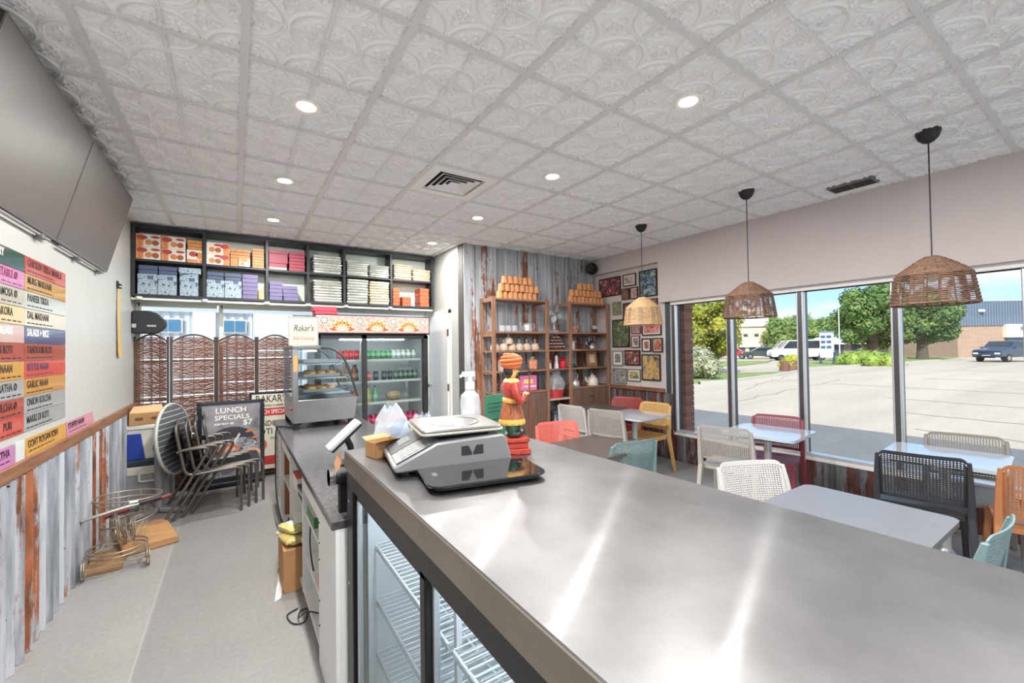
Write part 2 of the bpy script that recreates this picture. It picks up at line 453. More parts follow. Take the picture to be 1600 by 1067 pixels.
def wainscot_left():
    p = None
    root = struct(MB().box(XL, YF, 0, XL + .006, YB, .93).build('wainscot_left', mat('wainscot_back', (60, 58, 56), .8)))
    y = .9; i = 0
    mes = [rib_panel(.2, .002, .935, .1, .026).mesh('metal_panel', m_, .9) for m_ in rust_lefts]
    order = [0, 2, 1, 0, 3, 1, 0, 2, 3, 1, 2, 1, 3, 0, 2, 3, 0, 1, 2, 3, 0, 3, 1, 0, 3, 0, 1, 3]
    while y < YB - .02:
        w = min(.2, YB - y); k_ = order[i % len(order)]
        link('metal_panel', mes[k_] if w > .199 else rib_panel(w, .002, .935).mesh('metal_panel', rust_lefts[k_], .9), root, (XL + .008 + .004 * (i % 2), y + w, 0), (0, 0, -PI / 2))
        y += .2; i += 1
    s = MB(); rnd = random.Random(3)
    for k in range(26):
        for z in (.08, .3, .55, .78, .89):
            if rnd.random() < .42:
                yy = 1.0 + k * .2 + rnd.uniform(-.02, .02)
                zz = z + rnd.uniform(-.03, .03); s.cyl((XL + .010, yy, zz), (XL + .024, yy, zz), .0045, n=6)
    stuff(s.build('screw_heads', screw_m, root))
    t = struct(MB().box(XL, YF, .935, XL + .028, YB, 1.005).build('trim_1', wood_trim, bevel=.003))
wainscot_left()
def wall_rust_sheets():
    root = struct(MB().box(2.556, YR - .006, 0, XR, YR, 2.95).build('cladding_back', mat('cladding_back', (58, 58, 60), .8)))
    x = 2.556; i = 0; rnd = random.Random(5)
    while x < XR - .01:
        w = min(.176, XR - x)
        m = MB(); e = .006
        pr = [(.004, .0005), (.0042, .010), (.012, .013), (.020, .009), (w * .5 - .012, .009), (w * .5, .0125), (w * .5 + .012, .009), (w - .006, .009), (w - .004, .008), (w - .0038, .0005)]
        for px, py in pr: m.v += [(px, py, 0), (px, py, 2.955)]
        for k in range(len(pr) - 1): m.f.append([2 * k, 2 * k + 2, 2 * k + 3, 2 * k + 1]); m.m.append(0)
        link('metal_panel', m.mesh('metal_panel', rust_back, .5), root, (x + w, YR - .007 - .002 * (i % 2), 0), (0, 0, PI))
        x += .176; i += 1
    s = MB()  # third strip: bright window reflection put into its pale colour
    for k in range(13):
        for z in (.4, 1.05, 1.75, 2.3, 2.78):
            if rnd.random() < .7: s.cyl((2.62 + k * .176, YR - .01, z), (2.62 + k * .176, YR - .022, z), .006, n=6)
    stuff(s.build('screw_heads', screw_m, root))
wall_rust_sheets()
def wainscot_right():
    root = struct(MB().box(XR - .006, YF, 0, XR, 3.66, .345).box(XR - .006, 3.66, 0, XR, YR, .90).build('wainscot_right', mat('wainscot_right_back', (48, 46, 46), .8)))
    lo = rib_panel(.2, .002, .343, .1, .008).mesh('metal_panel', rust_low, .9); hi = rib_panel(.2, .002, .898, .1, .008).mesh('metal_panel', rust_low, .9)
    y = -.6
    while y < YR - .05:
        hi_ = y >= 3.6
        w = min(.2, YR - y)
        link('metal_panel', (hi if hi_ else lo) if w > .19 else rib_panel(w, .002, .898).mesh('metal_panel', rust_low, .9), root, (XR - .008, y, 0), (0, 0, PI / 2)); y += .2
    struct(MB().box(XR - .035, 3.72, .90, XR, YR - .01, .955).build('trim_2', wood('nook_rail', (96, 62, 44), (146, 104, 76), .5, (30, 3, 30)), bevel=.003))
wainscot_right()

# ---------------------------------------------------------------- shop windows
def windows():
    ys = [3.585, 2.815, 2.045, 1.275, .505, -.265, -1.035, -1.805, -2.575]
    f = 'window_frame'
    for k in range(len(ys) - 1):
        a, b = ys[k], ys[k + 1]
        w = struct(MB().box(XR + .085, b + .02, .40, XR + .091, a - .02, 2.11).build('window_%d' % (k + 1), win_glass))
        m = MB().box(XR + .02, b, .345, XR + .13, a, .405).box(XR + .02, b, 2.10, XR + .13, a, 2.15)
        m.build('rail', alu, w, bevel=.004)
        MB().box(XR - .012, b, .343, XR + .03, a, .372).build('window_sill', mm('sill_white', (224, 222, 220), .4), w, bevel=.003)
        m = MB(); m.box(XR + .01, a - .035, .405, XR + .06, a + .035, 2.10)
        m.build('mullion', alu, w, bevel=.006)
        MB().box(XR + .002, a - .017, .405, XR + .012, a + .017, 2.10).build('mullion_fin', alu_dark, w)
        MB().box(XR + .06, a - .022, .405, XR + .14, a + .022, 2.10).build('mullion_back', alu_dark, w)
    struct(MB().box(XR - .005, 3.625, .345, XR + .02, 3.70, 2.145).build('trim_3', mat('dark_teal_trim', (58, 72, 80), .5)))
    struct(MB().box(4.955, 3.60, 2.10, XR + .15, 3.60 - 6.6, 2.147).build('trim_4', mm('head_white', (232, 230, 228), .4)))
windows()
def back_windows():
    k = 9
    for a, b in ((XL + .02, -.18), (-.14, .95), (.99, 2.48)):
        w = struct(MB().box(a, YB + .07, .5, b, YB + .076, 2.115).build('window_%d' % k, win_glass)); k += 1
        MB().box(a - .02, YB + .02, .5, a + .02, YB + .12, 2.115).build('window_frame', mm('cream_frame', (214, 216, 200), .45), w, bevel=.003)
        MB().box(a, YB + .02, .5, b, YB + .12, .55).box(a, YB + .02, 2.075, b, YB + .12, 2.115).build('window_frame', mm('cream_frame', (214, 216, 200), .45), w, bevel=.003)
back_windows()
def added_shopfront():  # unseen glazed shopfront, added to bring more light into the room
    xs = [XL + .25 + (4.7 - XL - .25) / 5 * i for i in range(6)]
    for i in range(5):
        a, b = xs[i], xs[i + 1]
        w = struct(MB().box(a + .02, YF - .10, .34, b - .02, YF - .094, 2.36).build('window_%d' % (20 + i), win_glass))
        MB().box(a - .03, YF - .13, .3, a + .03, YF - .04, 2.4).build('mullion', alu, w, bevel=.004)
        MB().box(a, YF - .13, .3, b, YF - .04, .35).build('rail', alu, w, bevel=.004)
        MB().box(a, YF - .13, 2.35, b, YF - .04, 2.4).build('rail', alu, w, bevel=.004)
added_shopfront()
def stub_door():
    X = 2.553
    d = struct(MB().box(X - .03, 5.50, .01, X - .002, 6.16, 2.045).build('door_1', mat('white_door', (240, 240, 240), .35), bevel=.002))
    m = MB().box(X - .018, 5.43, 0, X, 5.495, 2.11).box(X - .018, 5.43, 2.05, X, 6.19, 2.11)
    m.build('door_frame', mm('door_trim', (232, 232, 226), .4), d, bevel=.003)
    for z in (.30, 1.0, 1.78): MB().box(X - .036, 5.485, z - .05, X - .012, 5.512, z + .05).build('hinge', mm('bronze', (120, 100, 78), .4, .8), d, bevel=.003)
    MB().lathe([(.012, 0), (.012, .03), (.028, .045), (.03, .06), (.02, .072), (0.0001, .075)], 14, M=Matrix.Translation((X - .03, 6.09, .99)) @ Matrix.Rotation(-PI / 2, 4, 'Y')).build('door_knob', chrome, d, .6)
stub_door()

# ---------------------------------------------------------------- ceiling fittings
lens_m = mat('lamp_lens', (255, 238, 206), .4, emit=14)
def downlight_proto():
    r = thing('recessed_downlight', '', 'light', (0, 0, ZC - .006))
    MB().lathe([(.052, .004), (.052, -.002), (.072, -.006), (.078, -.001), (.078, .014)], 28).build('trim_ring', mm('light_ring', (242, 240, 235), .35), r, .8)
    MB().lathe([(.0001, -.0005), (.052, -.0008), (.052, .004)], 28).build('lens', lens_m, r, .8)
    return r
def add_lamp(root):
    ld = bpy.data.lights.new('downlight_lamp', 'AREA'); ld.shape = 'DISK'; ld.size = .06; ld.energy = POT_W; ld.color = (1, .965, .93)
    o = bpy.data.objects.new('downlight_lamp', ld); COL.objects.link(o); o.parent = root; o.location = (0, 0, -.009)
proto = downlight_proto(); first = True
spots = [(.348, 5.145, 'farthest downlight of the row over the aisle, nearest the box shelves'), (.348, 3.909, 'middle downlight of the row running over the aisle'), (.348, 2.653, 'large bright downlight over the aisle nearest the television'),
         (2.19, 5.223, 'small far downlight beside the white door wall'), (2.19, 3.968, 'downlight between the air diffuser and the rusty wall'), (2.19, 2.689, 'downlight right of the square air diffuser'), (2.19, 1.444, 'downlight nearest above the steel counter on the right'),
         (.348, 1.397, 'downlight above the near end of the steel counter, over the aisle row'), (.348, .14, 'downlight straight above the viewer, over the aisle row'), (2.19, .19, 'downlight over the near end of the cafe side row'), (.348, -1.1, 'first downlight behind the viewer over the aisle row'), (2.19, -1.1, 'first downlight behind the viewer over the cafe side row'), (.348, -2.35, 'last downlight behind the viewer over the aisle row'), (2.19, -2.35, 'last downlight behind the viewer over the cafe side row')]
for x, y, lab in spots:
    o = proto if first else copy_tree(proto)
    if first: add_lamp(o)
    first = False
    place(o, (x, y, ZC - .016), 0, lab or 'warm round downlight in the white ceiling behind the viewer', 'recessed downlights in the embossed ceiling')
def diffuser():
    r = thing('air_diffuser', 'square white four-way air diffuser set in the embossed ceiling', 'vent', (1.567, 3.263, ZC - .016))
    fr = MB()
    def ring(m, a, b, z0, z1):
        P = [(-a, -a, z0), (a, -a, z0), (a, a, z0), (-a, a, z0), (-b, -b, z1), (b, -b, z1), (b, b, z1), (-b, b, z1)]
        m.add(P, [(i, (i + 1) % 4, 4 + (i + 1) % 4, 4 + i) for i in range(4)])
    ring(fr, .298, .295, .012, 0); ring(fr, .295, .205, 0, -.004); ring(fr, .205, .20, -.004, .03); fr.build('frame', mm('diffuser_white', (244, 244, 242), .4), r)
    MB().box(-.2, -.2, .018, .2, .2, .02).build('duct', mm('duct_dark', (40, 40, 40), .8), r)
    for a, b in ((.175, .15), (.130, .105), (.085, .06)):
        m = MB(); ring(m, a, b, -.004, .016); ring(m, a - .006, b - .006, -.004, .016); ring(m, a, a - .006, -.004, -.004); m.build('vane', mm('diffuser_white', (244, 244, 242), .4), r)
    MB().box(-.04, -.04, -.004, .04, .04, .004).build('centre_plate', mm('diffuser_white', (244, 244, 242), .4), r)
diffuser()
def small_vent():
    r = thing('ceiling_register', 'small dark two-slot vent in the ceiling beside the window bulkhead', 'vent', (4.60, 1.44, ZC - .020))
    MB().box(-.095, -.165, -.004, .095, .165, .02).build('frame', mm('register_grey', (128, 122, 120), .4, .3), r, bevel=.002)
    MB().box(-.075, -.148, -.0055, .075, -.008, -.003).box(-.075, .008, -.0055, .075, .148, -.003).build('slot', mm('duct_dark', (40, 40, 40), .8), r)
    for i in range(5):
        x = -.06 + .03 * i; MB().box(x - .003, -.148, -.009, x + .003, .148, -.005).build('slat', mm('register_slat', (84, 78, 76), .4, .4), r)
small_vent()
def wall_speaker():
    r = thing('wall_speaker', 'small black loudspeaker in the corner where rusty wall meets bulkhead', 'speaker', (4.80, 4.93, 2.80))
    MB().lathe([(.0001, -.1), (.05, -.1), (.085, -.06), (.092, 0), (.085, .06), (.05, .1), (.0001, .1)], 20, M=Matrix.Rotation(.5, 4, 'Z') @ Matrix.Rotation(PI / 2, 4, 'Y')).build('body', black_p, r, .7)
    MB().boxc((.04, .08, .03), (.05, .14, .04)).build('bracket', black_m, r, bevel=.004)
    MB().lathe([(.07, 0), (.06, .02), (.0001, .025)], 20, M=Matrix.Rotation(.5, 4, 'Z') @ Matrix.Translation((-.095, 0, 0)) @ Matrix.Rotation(-PI / 2, 4, 'Y')).build('grille', mm('speaker_grille', (40, 40, 42), .7), r, .7)
wall_speaker()
# ================================================================ cafe chairs and tables
def perforated_back():
    """curved plastic back with real diamond holes; local: chair faces +y, back at -y"""
    NU, NZ = 25, 22
    def P(u, z, s):                        # u in -1..1, z in m, s = +1 front skin / -1 rear skin
        x = .213 * u
        y = -.205 - .085 * ((z - .45) / .38) - .028 * (1 - u * u) + s * .0035
        return (x, y, z)
    zt, zb = .825, .505
    def top(u):                            # rounded upper corners
        a = max(0, abs(u) - .80) / .20
        return zt - .055 * (1 - math.sqrt(max(0, 1 - a * a)))
    m = MB()
    def q(u, v, s): return P(u, zb + (top(u) - zb) * v, s)
    def skin(c):                           # c: 4 (u,v) corners ccw
        m.add([q(*p, 1) for p in c], [(3, 2, 1, 0)]); m.add([q(*p, -1) for p in c], [(0, 1, 2, 3)])
    U0, V0, V1 = .90, .07, .93
    us = [-U0 + 2 * U0 * i / NU for i in range(NU + 1)]; vs = [V0 + (V1 - V0) * i / NZ for i in range(NZ + 1)]
    for i in range(NU):
        for j in range(NZ):
            a, b, c, d = us[i], us[i + 1], vs[j], vs[j + 1]
            cu, cv, hu, hv = (a + b) / 2, (c + d) / 2, (b - a) * .43, (d - c) * .43
            O = [(a, c), (b, c), (b, d), (a, d)]
            I = [(cu - hu, cv), (cu, cv - hv), (cu + hu, cv), (cu, cv + hv)]          # left, bottom, right, top
            for s, fl in ((1, True), (-1, False)):
                vv = [q(*p, s) for p in O] + [q(*p, s) for p in I]
                ff = [(0, 1, 5), (1, 2, 6), (2, 3, 7), (3, 0, 4), (0, 5, 4), (1, 6, 5), (2, 7, 6), (3, 4, 7)]
                m.add(vv, [f[::-1] if fl else f for f in ff])
            vv = [q(*p, 1) for p in I] + [q(*p, -1) for p in I]
            m.add(vv, [(k, (k + 1) % 4, 4 + (k + 1) % 4, 4 + k) for k in range(4)])
    ue = [-1, -.95, -U0] + us[1:-1] + [U0, .95, 1]
    for k in range(len(ue) - 1):
        a, b = ue[k], ue[k + 1]
        skin([(a, 0), (b, 0), (b, V0), (a, V0)]); skin([(a, V1), (b, V1), (b, 1), (a, 1)])
        m.add([q(a, 1, 1), q(b, 1, 1), q(b, 1, -1), q(a, 1, -1)], [(0, 1, 2, 3)]); m.add([q(a, 0, 1), q(b, 0, 1), q(b, 0, -1), q(a, 0, -1)], [(3, 2, 1, 0)])
    for j in range(NZ):
        for a, b in ((-1, -U0), (U0, 1)): skin([(a, vs[j]), (b, vs[j]), (b, vs[j + 1]), (a, vs[j + 1])])
    for s in (-1, 1):
        m.add([q(s, 0, 1), q(s, 0, -1), q(s, 1, -1), q(s, 1, 1)], [(0, 1, 2, 3) if s > 0 else (3, 2, 1, 0)])
    return m
def bar_path(m, pts, ws, ds):
    """flat tapered bar through pts; ws width along x, ds depth along y"""
    b = len(m.v)
    for (x, y, z), w, d in zip(pts, ws, ds):
        m.v += [(x - w / 2, y - d / 2, z), (x + w / 2, y - d / 2, z), (x + w / 2, y + d / 2, z), (x - w / 2, y + d / 2, z)]
    k = len(pts)
    fs = [[b + 3, b + 2, b + 1, b], [b + 4 * k - 4, b + 4 * k - 3, b + 4 * k - 2, b + 4 * k - 1]]
    for i in range(k - 1):
        for j in range(4): fs.append([b + 4 * i + j, b + 4 * i + (j + 1) % 4, b + 4 * i + 4 + (j + 1) % 4, b + 4 * i + 4 + j])
    m.f += fs; m.m += [m.mi] * len(fs)
def chair_proto(m0):
    r = thing('cafe_chair', '', 'chair')
    perforated_back().build('backrest', m0, r)
    s = MB(); n = 10                       # seat: dished slab with a waterfall front
    for zz, up in ((0, 1), (-.022, 0)):
        b = len(s.v)
        for j in range(n + 1):
            for i in range(n + 1):
                u, v = -1 + 2 * i / n, -1 + 2 * j / n
                s.v.append((.222 * u * (1 - .05 * (v < -.5)), .015 + .215 * v, .455 + zz - .012 * (1 - u * u) * (1 - v * v) - .02 * max(0, v - .6) ** 2 / .16 + .01 * (v < -.9)))
        for j in range(n):
            for i in range(n):
                f = [b + j * (n + 1) + i, b + j * (n + 1) + i + 1, b + (j + 1) * (n + 1) + i + 1, b + (j + 1) * (n + 1) + i]
                s.f.append(f if up else f[::-1]); s.m.append(0)
    k = (n + 1) ** 2
    rim = [i for i in range(n + 1)] + [(j + 1) * (n + 1) - 1 for j in range(1, n + 1)] + [k - 2 - i for i in range(n)] + [(n - 1 - j) * (n + 1) for j in range(n - 1)]
    for a, b in zip(rim, rim[1:] + rim[:1]): s.f.append([a, a + k, b + k, b]); s.m.append(0)
    s.build('seat', m0, r, .8)
    a = MB(); 
    for x in (-.2, .2): a.box(x - .012, -.19, .405, x + .012, .2, .44)
    a.box(-.2, -.2, .405, .2, -.178, .44).box(-.2, .178, .40, .2, .2, .435)
    a.build('seat_apron', m0, r, bevel=.003)
    for sx in (-1, 1):
        l = MB(); bar_path(l, [(sx * .238, -.318, 0), (sx * .228, -.268, .25), (sx * .222, -.222, .45), (sx * .222, -.238, .56), (sx * .218, -.262, .70), (sx * .214, -.285, .80)],
                           [.034, .036, .036, .032, .026, .020], [.030, .040, .056, .050, .036, .022])
        l.build('leg', m0, r, bevel=.004)
        l = MB(); bar_path(l, [(sx * .232, .238, 0), (sx * .224, .215, .25), (sx * .214, .195, .44)], [.030, .034, .038], [.030, .036, .044])
        l.build('leg', m0, r, bevel=.004)
    return r
def chairs():
    P = lambda n, c, ro=.42: mat(n, c, ro, var=.03, vs=6)
    cm = dict(grey=P('chair_warm_grey', (164, 160, 155)), light=P('chair_light_grey', (186, 184, 182)), coral=P('chair_coral', (204, 100, 88)), teal=P('chair_teal', (112, 136, 138)),
              red=P('chair_red', (160, 58, 52)), yellow=P('chair_mustard', (200, 160, 98)), crimson=P('chair_crimson', (126, 50, 62)), black=P('chair_black', (46, 47, 52)),
              taupe=P('chair_taupe', (126, 122, 118)), orange=P('chair_orange', (168, 110, 70)))
    pr = chair_proto(cm['grey']); first = True
    G = 'perforated plastic cafe chairs'
    L = [((2.60, 3.19), (-.20, -.98), 'coral', 'coral pink perforated plastic chair at the dark square table near the statuette'),
         ((2.55, 2.19), (.13, .99), 'teal', 'teal perforated chair pushed against the dark square table behind the counter'),
         ((3.51, 4.02), (.995, .10), 'light', 'pale grey chair in front of the wooden rack doors, beside the milk churn'),
         ((3.56, 3.49), (.955, .28), 'grey', 'warm grey perforated chair with its back to the dark square table'),
         ((4.67, 4.13), (-.93, -.36), 'red', 'deep red chair under the framed photographs in the corner'),
         ((4.49, 3.51), (-1, -.04), 'yellow', 'mustard yellow chair beside the end of the window'),
         ((3.61, 2.10), (.965, .25), 'grey', 'warm grey perforated chair facing the crimson chair by the window'),
         ((4.59, 2.11), (-.97, -.22), 'crimson', 'crimson perforated chair against the window wall'),
         ((2.64, 1.37), (-.42, -.90), 'light', 'light grey perforated chair at the big pale table behind the counter'),
         ((3.70, .84), (.965, .25), 'black', 'black perforated plastic chair at the window table on the right'),
         ((4.73, .82), (-.97, -.22), 'taupe', 'taupe grey perforated chair against the window behind the black chair'),
         ((3.80, .30), (.97, .25), 'orange', 'orange perforated chair cut by the right edge'),
         ((2.52, .35), (.02, 1), 'teal', 'teal perforated chair seen edge on in front of the orange chair')]
    for (bx, by), (fx, fy), c, lab in L:
        o = pr if first else copy_tree(pr); first = False
        l = math.hypot(fx, fy); fx /= l; fy /= l
        recolor(o, cm[c])
        place(o, (bx + .285 * fx, by + .285 * fy, 0), math.atan2(-fx, fy), lab, G)
chairs()
def table_proto(w, d):
    r = thing('cafe_table', '', 'table')
    MB().prism(rrect(w, d, .05, 5), .718, .742).build('tabletop', mat('table_laminate_pale', (196, 196, 198), .22, var=.02, vs=3), r, .6, bevel=0)
    MB().prism(rrect(w - .1, d - .1, .04, 4), .70, .7178).build('underframe', black_m, r, .6)
    MB().cyl((0, 0, .06), (0, 0, .70), .032, .032, 18).build('column', alu, r, .8)
    MB().lathe([(.055, .03), (.055, .06), (.04, .075), (.033, .09)], 18).build('collar', alu, r, .8)
    for k in range(4):
        a = PI / 4 + k * PI / 2; m = MB(); c, s = math.cos(a), math.sin(a)
        bar_path(m, [(0, .03, .05), (0, .20, .042), (0, .33, .022)], [.05, .04, .03], [.02, .02, .02])
        m.v = [(x * c - y * s, x * s + y * c, z) for x, y, z in m.v]
        m.v = [(x, y, z) for x, y, z in m.v]
        mm_ = MB(); R_ = Matrix.Rotation(a - PI / 2, 4, 'Z')
        mm_.prism([(-.026, .03), (.026, .03), (.018, .33), (-.018, .33)], .012, .045, R_)
        f = mm_.build('foot', mm('table_foot_grey', (120, 120, 122), .4, .5), r, bevel=.004)
        MB().cyl((.31 * math.cos(a), .31 * math.sin(a), 0), (.31 * math.cos(a), .31 * math.sin(a), .013), .016, .016, 12).build('glide', black_p, f)
    return r
def tables():
    dark = mat('table_laminate_dark', (84, 76, 74), .28); sky = mat('table_laminate_sky_reflection', (176, 182, 190), .12, coat=.5)  # glossy tops: grey of the reflected sky put into the base colour
    pr = table_proto(.62, .62); first = True
    L = [(2.43, 2.50, dark, .07, 'square dark brown cafe table between the coral and teal chairs'),
         (3.96, 3.40, sky, .05, 'square cafe table with sky reflection painted into its grey top between warm grey and mustard chairs'),
         (4.00, 4.06, dark, .05, 'square cafe table with dark top in the corner before the red chair'),
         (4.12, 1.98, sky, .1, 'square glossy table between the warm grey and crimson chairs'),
         (2.43, .80, mat("table_laminate_grey", (104, 104, 107), .3), 0, 'large pale grey square table just behind the steel counter'),
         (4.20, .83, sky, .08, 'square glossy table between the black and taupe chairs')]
    for x, y, m, rz, lab in L:
        o = pr if first else copy_tree(pr); first = False
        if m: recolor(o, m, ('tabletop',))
        place(o, (x, y, 0), rz, lab, 'square pedestal cafe tables')
tables()

# ================================================================ woven pendant lamps
def pendant_proto():
    r = thing('pendant_lamp', '', 'lamp')          # origin on the ceiling
    wv = mat('rattan_weave', (122, 94, 76), .75, var=.28, vs=30)
    rb = mat('rattan_rib', (92, 62, 46), .7)
    MB().lathe([(.0001, -.082), (.016, -.082), (.03, -.075), (.052, -.052), (.064, -.02), (.067, 0)], 24).build('canopy', black_p, r, .7)
    MB().cyl((0, 0, -.86), (0, 0, -.08), .0042, n=8).build('cord', black_p, r)
    so = MB().lathe([(.012, -.842), (.02, -.855), (.023, -.90), (.021, -.93), (.0001, -.932)], 16).build('socket', black_p, r, .7)
    MB().lathe([(.0001, -1.02), (.02, -1.01), (.03, -.985), (.022, -.955), (.014, -.93)], 16).build('bulb', mm('bulb_glass', (238, 232, 220), .15), so, .9)
    def rad(t):                                # t 0..1 along the profile
        if t < .42:
            q = t / .42; return .022 + (.186 - .022) * q ** .92, -.845 - .120 * q ** 1.15
        q = (t - .42) / .58; return .186 + .030 * q, -.965 - .20 * q
    rnd = random.Random(11); NR = 18
    sh = MB()
    for k in range(30):                        # close wraps on the cone
        t = .02 + .40 * k / 29; R0, z0 = rad(t); n = 40
        ph = rnd.random() * 6
        sh.tube([((R0 + .003 * math.sin(NR / 2 * a + PI * (k % 2))) * math.cos(a), (R0 + .003 * math.sin(NR / 2 * a + PI * (k % 2))) * math.sin(a), z0 + .002 * math.sin(3 * a + ph)) for a in [2 * PI * i / n for i in range(n)]], .0046, 4, True)
    for sct in range(NR):                      # open ladder weave on the drum, sector by sector
        a0, a1 = 2 * PI * sct / NR, 2 * PI * (sct + 1) / NR
        rows = rnd.choice((15, 16, 17)); tilt = rnd.uniform(-.006, .006); dense = rnd.random() < .22
        for k in range(rows):
            t = .44 + .56 * (k + .3) / rows; R0, z0 = rad(t)
            pts = []
            for i in range(4):
                a = a0 + (a1 - a0) * i / 3
                rr = R0 + .004 * (1 if (k + sct) % 2 else -1) * math.sin(PI * i / 3)
                pts.append((rr * math.cos(a), rr * math.sin(a), z0 + tilt * (i / 3 - .5) + rnd.uniform(-.0012, .0012)))
            sh.tube(pts, (.0060 if dense else .0042), 4)
    stuff(sh.build('woven_shade', wv, r))
    for k in range(NR):
        a = 2 * PI * k / NR
        pts = [(rad(t)[0] * math.cos(a), rad(t)[0] * math.sin(a), rad(t)[1]) for t in (0.02, .15, .3, .40, .44, .6, .8, 1)]
        MB().tube(pts, .0045, 5).build('rib', rb, r)
    for t in (.43, 1.0):
        R0, z0 = rad(t); MB().tube([(R0 * math.cos(a), R0 * math.sin(a), z0) for a in [2 * PI * i / 40 for i in range(40)]], .0055, 5, True).build('hoop', wv, r)
    return r
def pendants():
    pr = pendant_proto(); o2 = copy_tree(pr); o3 = copy_tree(pr)
    G = 'woven rattan pendant lamps along the window'
    place(pr, (3.895, .80, ZC - .004), 0, 'brown rattan pendant lamp on the right, nearest and largest of three', G)
    place(o2, (3.935, 2.025, ZC - .004), .2, 'middle rattan pendant lamp hanging before the window', G)
    place(o3, (3.975, 3.26, ZC - .004), .4, 'rattan pendant lamp coloured as if lit, hanging before the framed pictures', G)
    pale = mat('rattan_lit', (206, 172, 130), .7, var=.2, vs=30); recolor(o3, pale, ('woven_shade', 'hoop', 'rib'))  # paler copy of the rattan: light on this shade put into its colour
pendants()

# ================================================================ framed pictures in the nook
def frames():
    X = 4.972
    bk = mm('frame_black', (34, 30, 30), .35); br = mm('frame_brown', (92, 52, 40), .4); gr = mm('frame_grey', (132, 124, 114), .5); rd = mm('frame_red', (128, 56, 48), .4)
    mt = mm('picture_mat', (222, 218, 210), .6)
    L = [(4.485, 4.933, 2.343, 2.636, bk, 0, [(40, 50, 60), (96, 62, 74), (196, 66, 70), (214, 190, 170)], 'wide black framed photo of a red festival crowd, left of the top row'),
         (4.186, 4.431, 2.453, 2.636, br, .02, [(60, 56, 54), (176, 170, 166), (216, 212, 206)], 'small brown framed grey photo in the top row'),
         (4.319, 4.462, 2.253, 2.429, br, 0, [(70, 44, 40), (150, 96, 84), (120, 130, 90)], 'small dark portrait frame, left of the pair under the grey photo'),
         (4.155, 4.299, 2.251, 2.427, bk, .012, [(222, 214, 200), (200, 120, 104), (70, 80, 96)], 'small black frame with a pale portrait, right of the pair under the grey photo'),
         (3.816, 4.125, 2.257, 2.642, bk, 0, [(28, 40, 54), (60, 92, 112), (120, 150, 160), (196, 196, 150)], 'large black framed blue street picture at the nook edge'),
         (4.48, 4.656, 2.04, 2.241, gr, 0, [(60, 70, 40), (136, 138, 84), (190, 176, 128)], 'grey framed olive green picture beside the wooden rack'),
         (4.221, 4.443, 1.943, 2.204, bk, 0, [(40, 40, 44), (90, 84, 80), (150, 130, 120)], 'black frame half hidden behind the pale-lit pendant shade'),
         (3.812, 4.102, 1.947, 2.222, br, 0, [(60, 44, 40), (140, 100, 84), (190, 170, 150)], 'brown frame mostly hidden behind the pale-lit pendant, at the nook edge'),
         (4.323, 4.666, 1.535, 1.963, bk, 0, [(34, 56, 34), (70, 104, 50), (110, 112, 96), (206, 156, 60)], 'large black framed green field picture beside the rack'),
         (4.111, 4.287, 1.732, 1.887, rd, .008, [(200, 190, 186), (160, 110, 110), (100, 120, 130)], 'small red frame just under the pale-lit pendant shade'),
         (3.758, 4.089, 1.698, 1.917, bk, .018, [(110, 40, 40), (206, 72, 76), (226, 150, 130), (90, 84, 60)], 'black framed picture of red flowers near the window'),
         (4.136, 4.292, 1.524, 1.707, rd, .02, [(196, 178, 160), (120, 130, 136), (60, 66, 74)], 'small red brown frame with a standing figure, below the smallest red frame'),
         (3.936, 4.099, 1.465, 1.657, bk, .028, [(226, 222, 214), (200, 96, 80), (60, 80, 110)], 'black frame with white mat and small poster, left of two'),
         (3.742, 3.911, 1.457, 1.658, bk, .012, [(70, 90, 80), (214, 84, 60), (226, 196, 150)], 'black frame with red and green label print, right of two'),
         (4.461, 4.674, 1.248, 1.483, gr, .035, [(40, 40, 40), (130, 128, 124), (206, 204, 200)], 'grey frame with white mat and black and white photo'),
         (4.135, 4.425, 1.26, 1.489, bk, 0, [(120, 116, 114), (196, 92, 88), (70, 60, 56), (222, 208, 190)], 'black framed red food picture in the middle of the wall'),
         (3.784, 4.107, 1.054, 1.429, bk, 0, [(64, 66, 62), (150, 136, 112), (224, 168, 60), (190, 150, 120)], 'large black framed picture with a yellow dish by the window'),
         (4.399, 4.677, .976, 1.21, gr, 0, [(60, 60, 62), (140, 140, 142), (214, 214, 214)], 'grey framed landscape in black and white, lowest on the left'),
         (4.132, 4.375, 1.026, 1.208, gr, .022, [(70, 90, 60), (120, 130, 110), (206, 176, 60), (190, 196, 200)], 'grey framed picture of yellow flowers, lowest on the right')]
    for i, (y0, y1, z0, z1, fm, mw, cols, lab) in enumerate(L):
        cy, cz = (y0 + y1) / 2, (z0 + z1) / 2
        r = thing('picture_frame', lab, 'picture', (X, cy, cz), 0, 'framed pictures in the nook')
        w, h = (y1 - y0) / 2, (z1 - z0) / 2; t = .016
        m = MB().box(-.018, -w, -h, .006, -w + t, h).box(-.018, w - t, -h, .006, w, h).box(-.018, -w + t, -h, .006, w - t, -h + t).box(-.018, -w + t, h - t, .006, w - t, h)
        m.build('frame', fm, r, bevel=.002)
        if mw: MB().box(-.006, -w + t, -h + t, .004, w - t, h - t).build('mat_board', mt, r)
        p = MB().box(-.010 if mw else -.008, -w + t + mw, -h + t + mw, .003, w - t - mw, h - t - mw).build('print', picture('photo_print', cols, 15 if w > .1 else 24, i, 1.2), r)
frames()
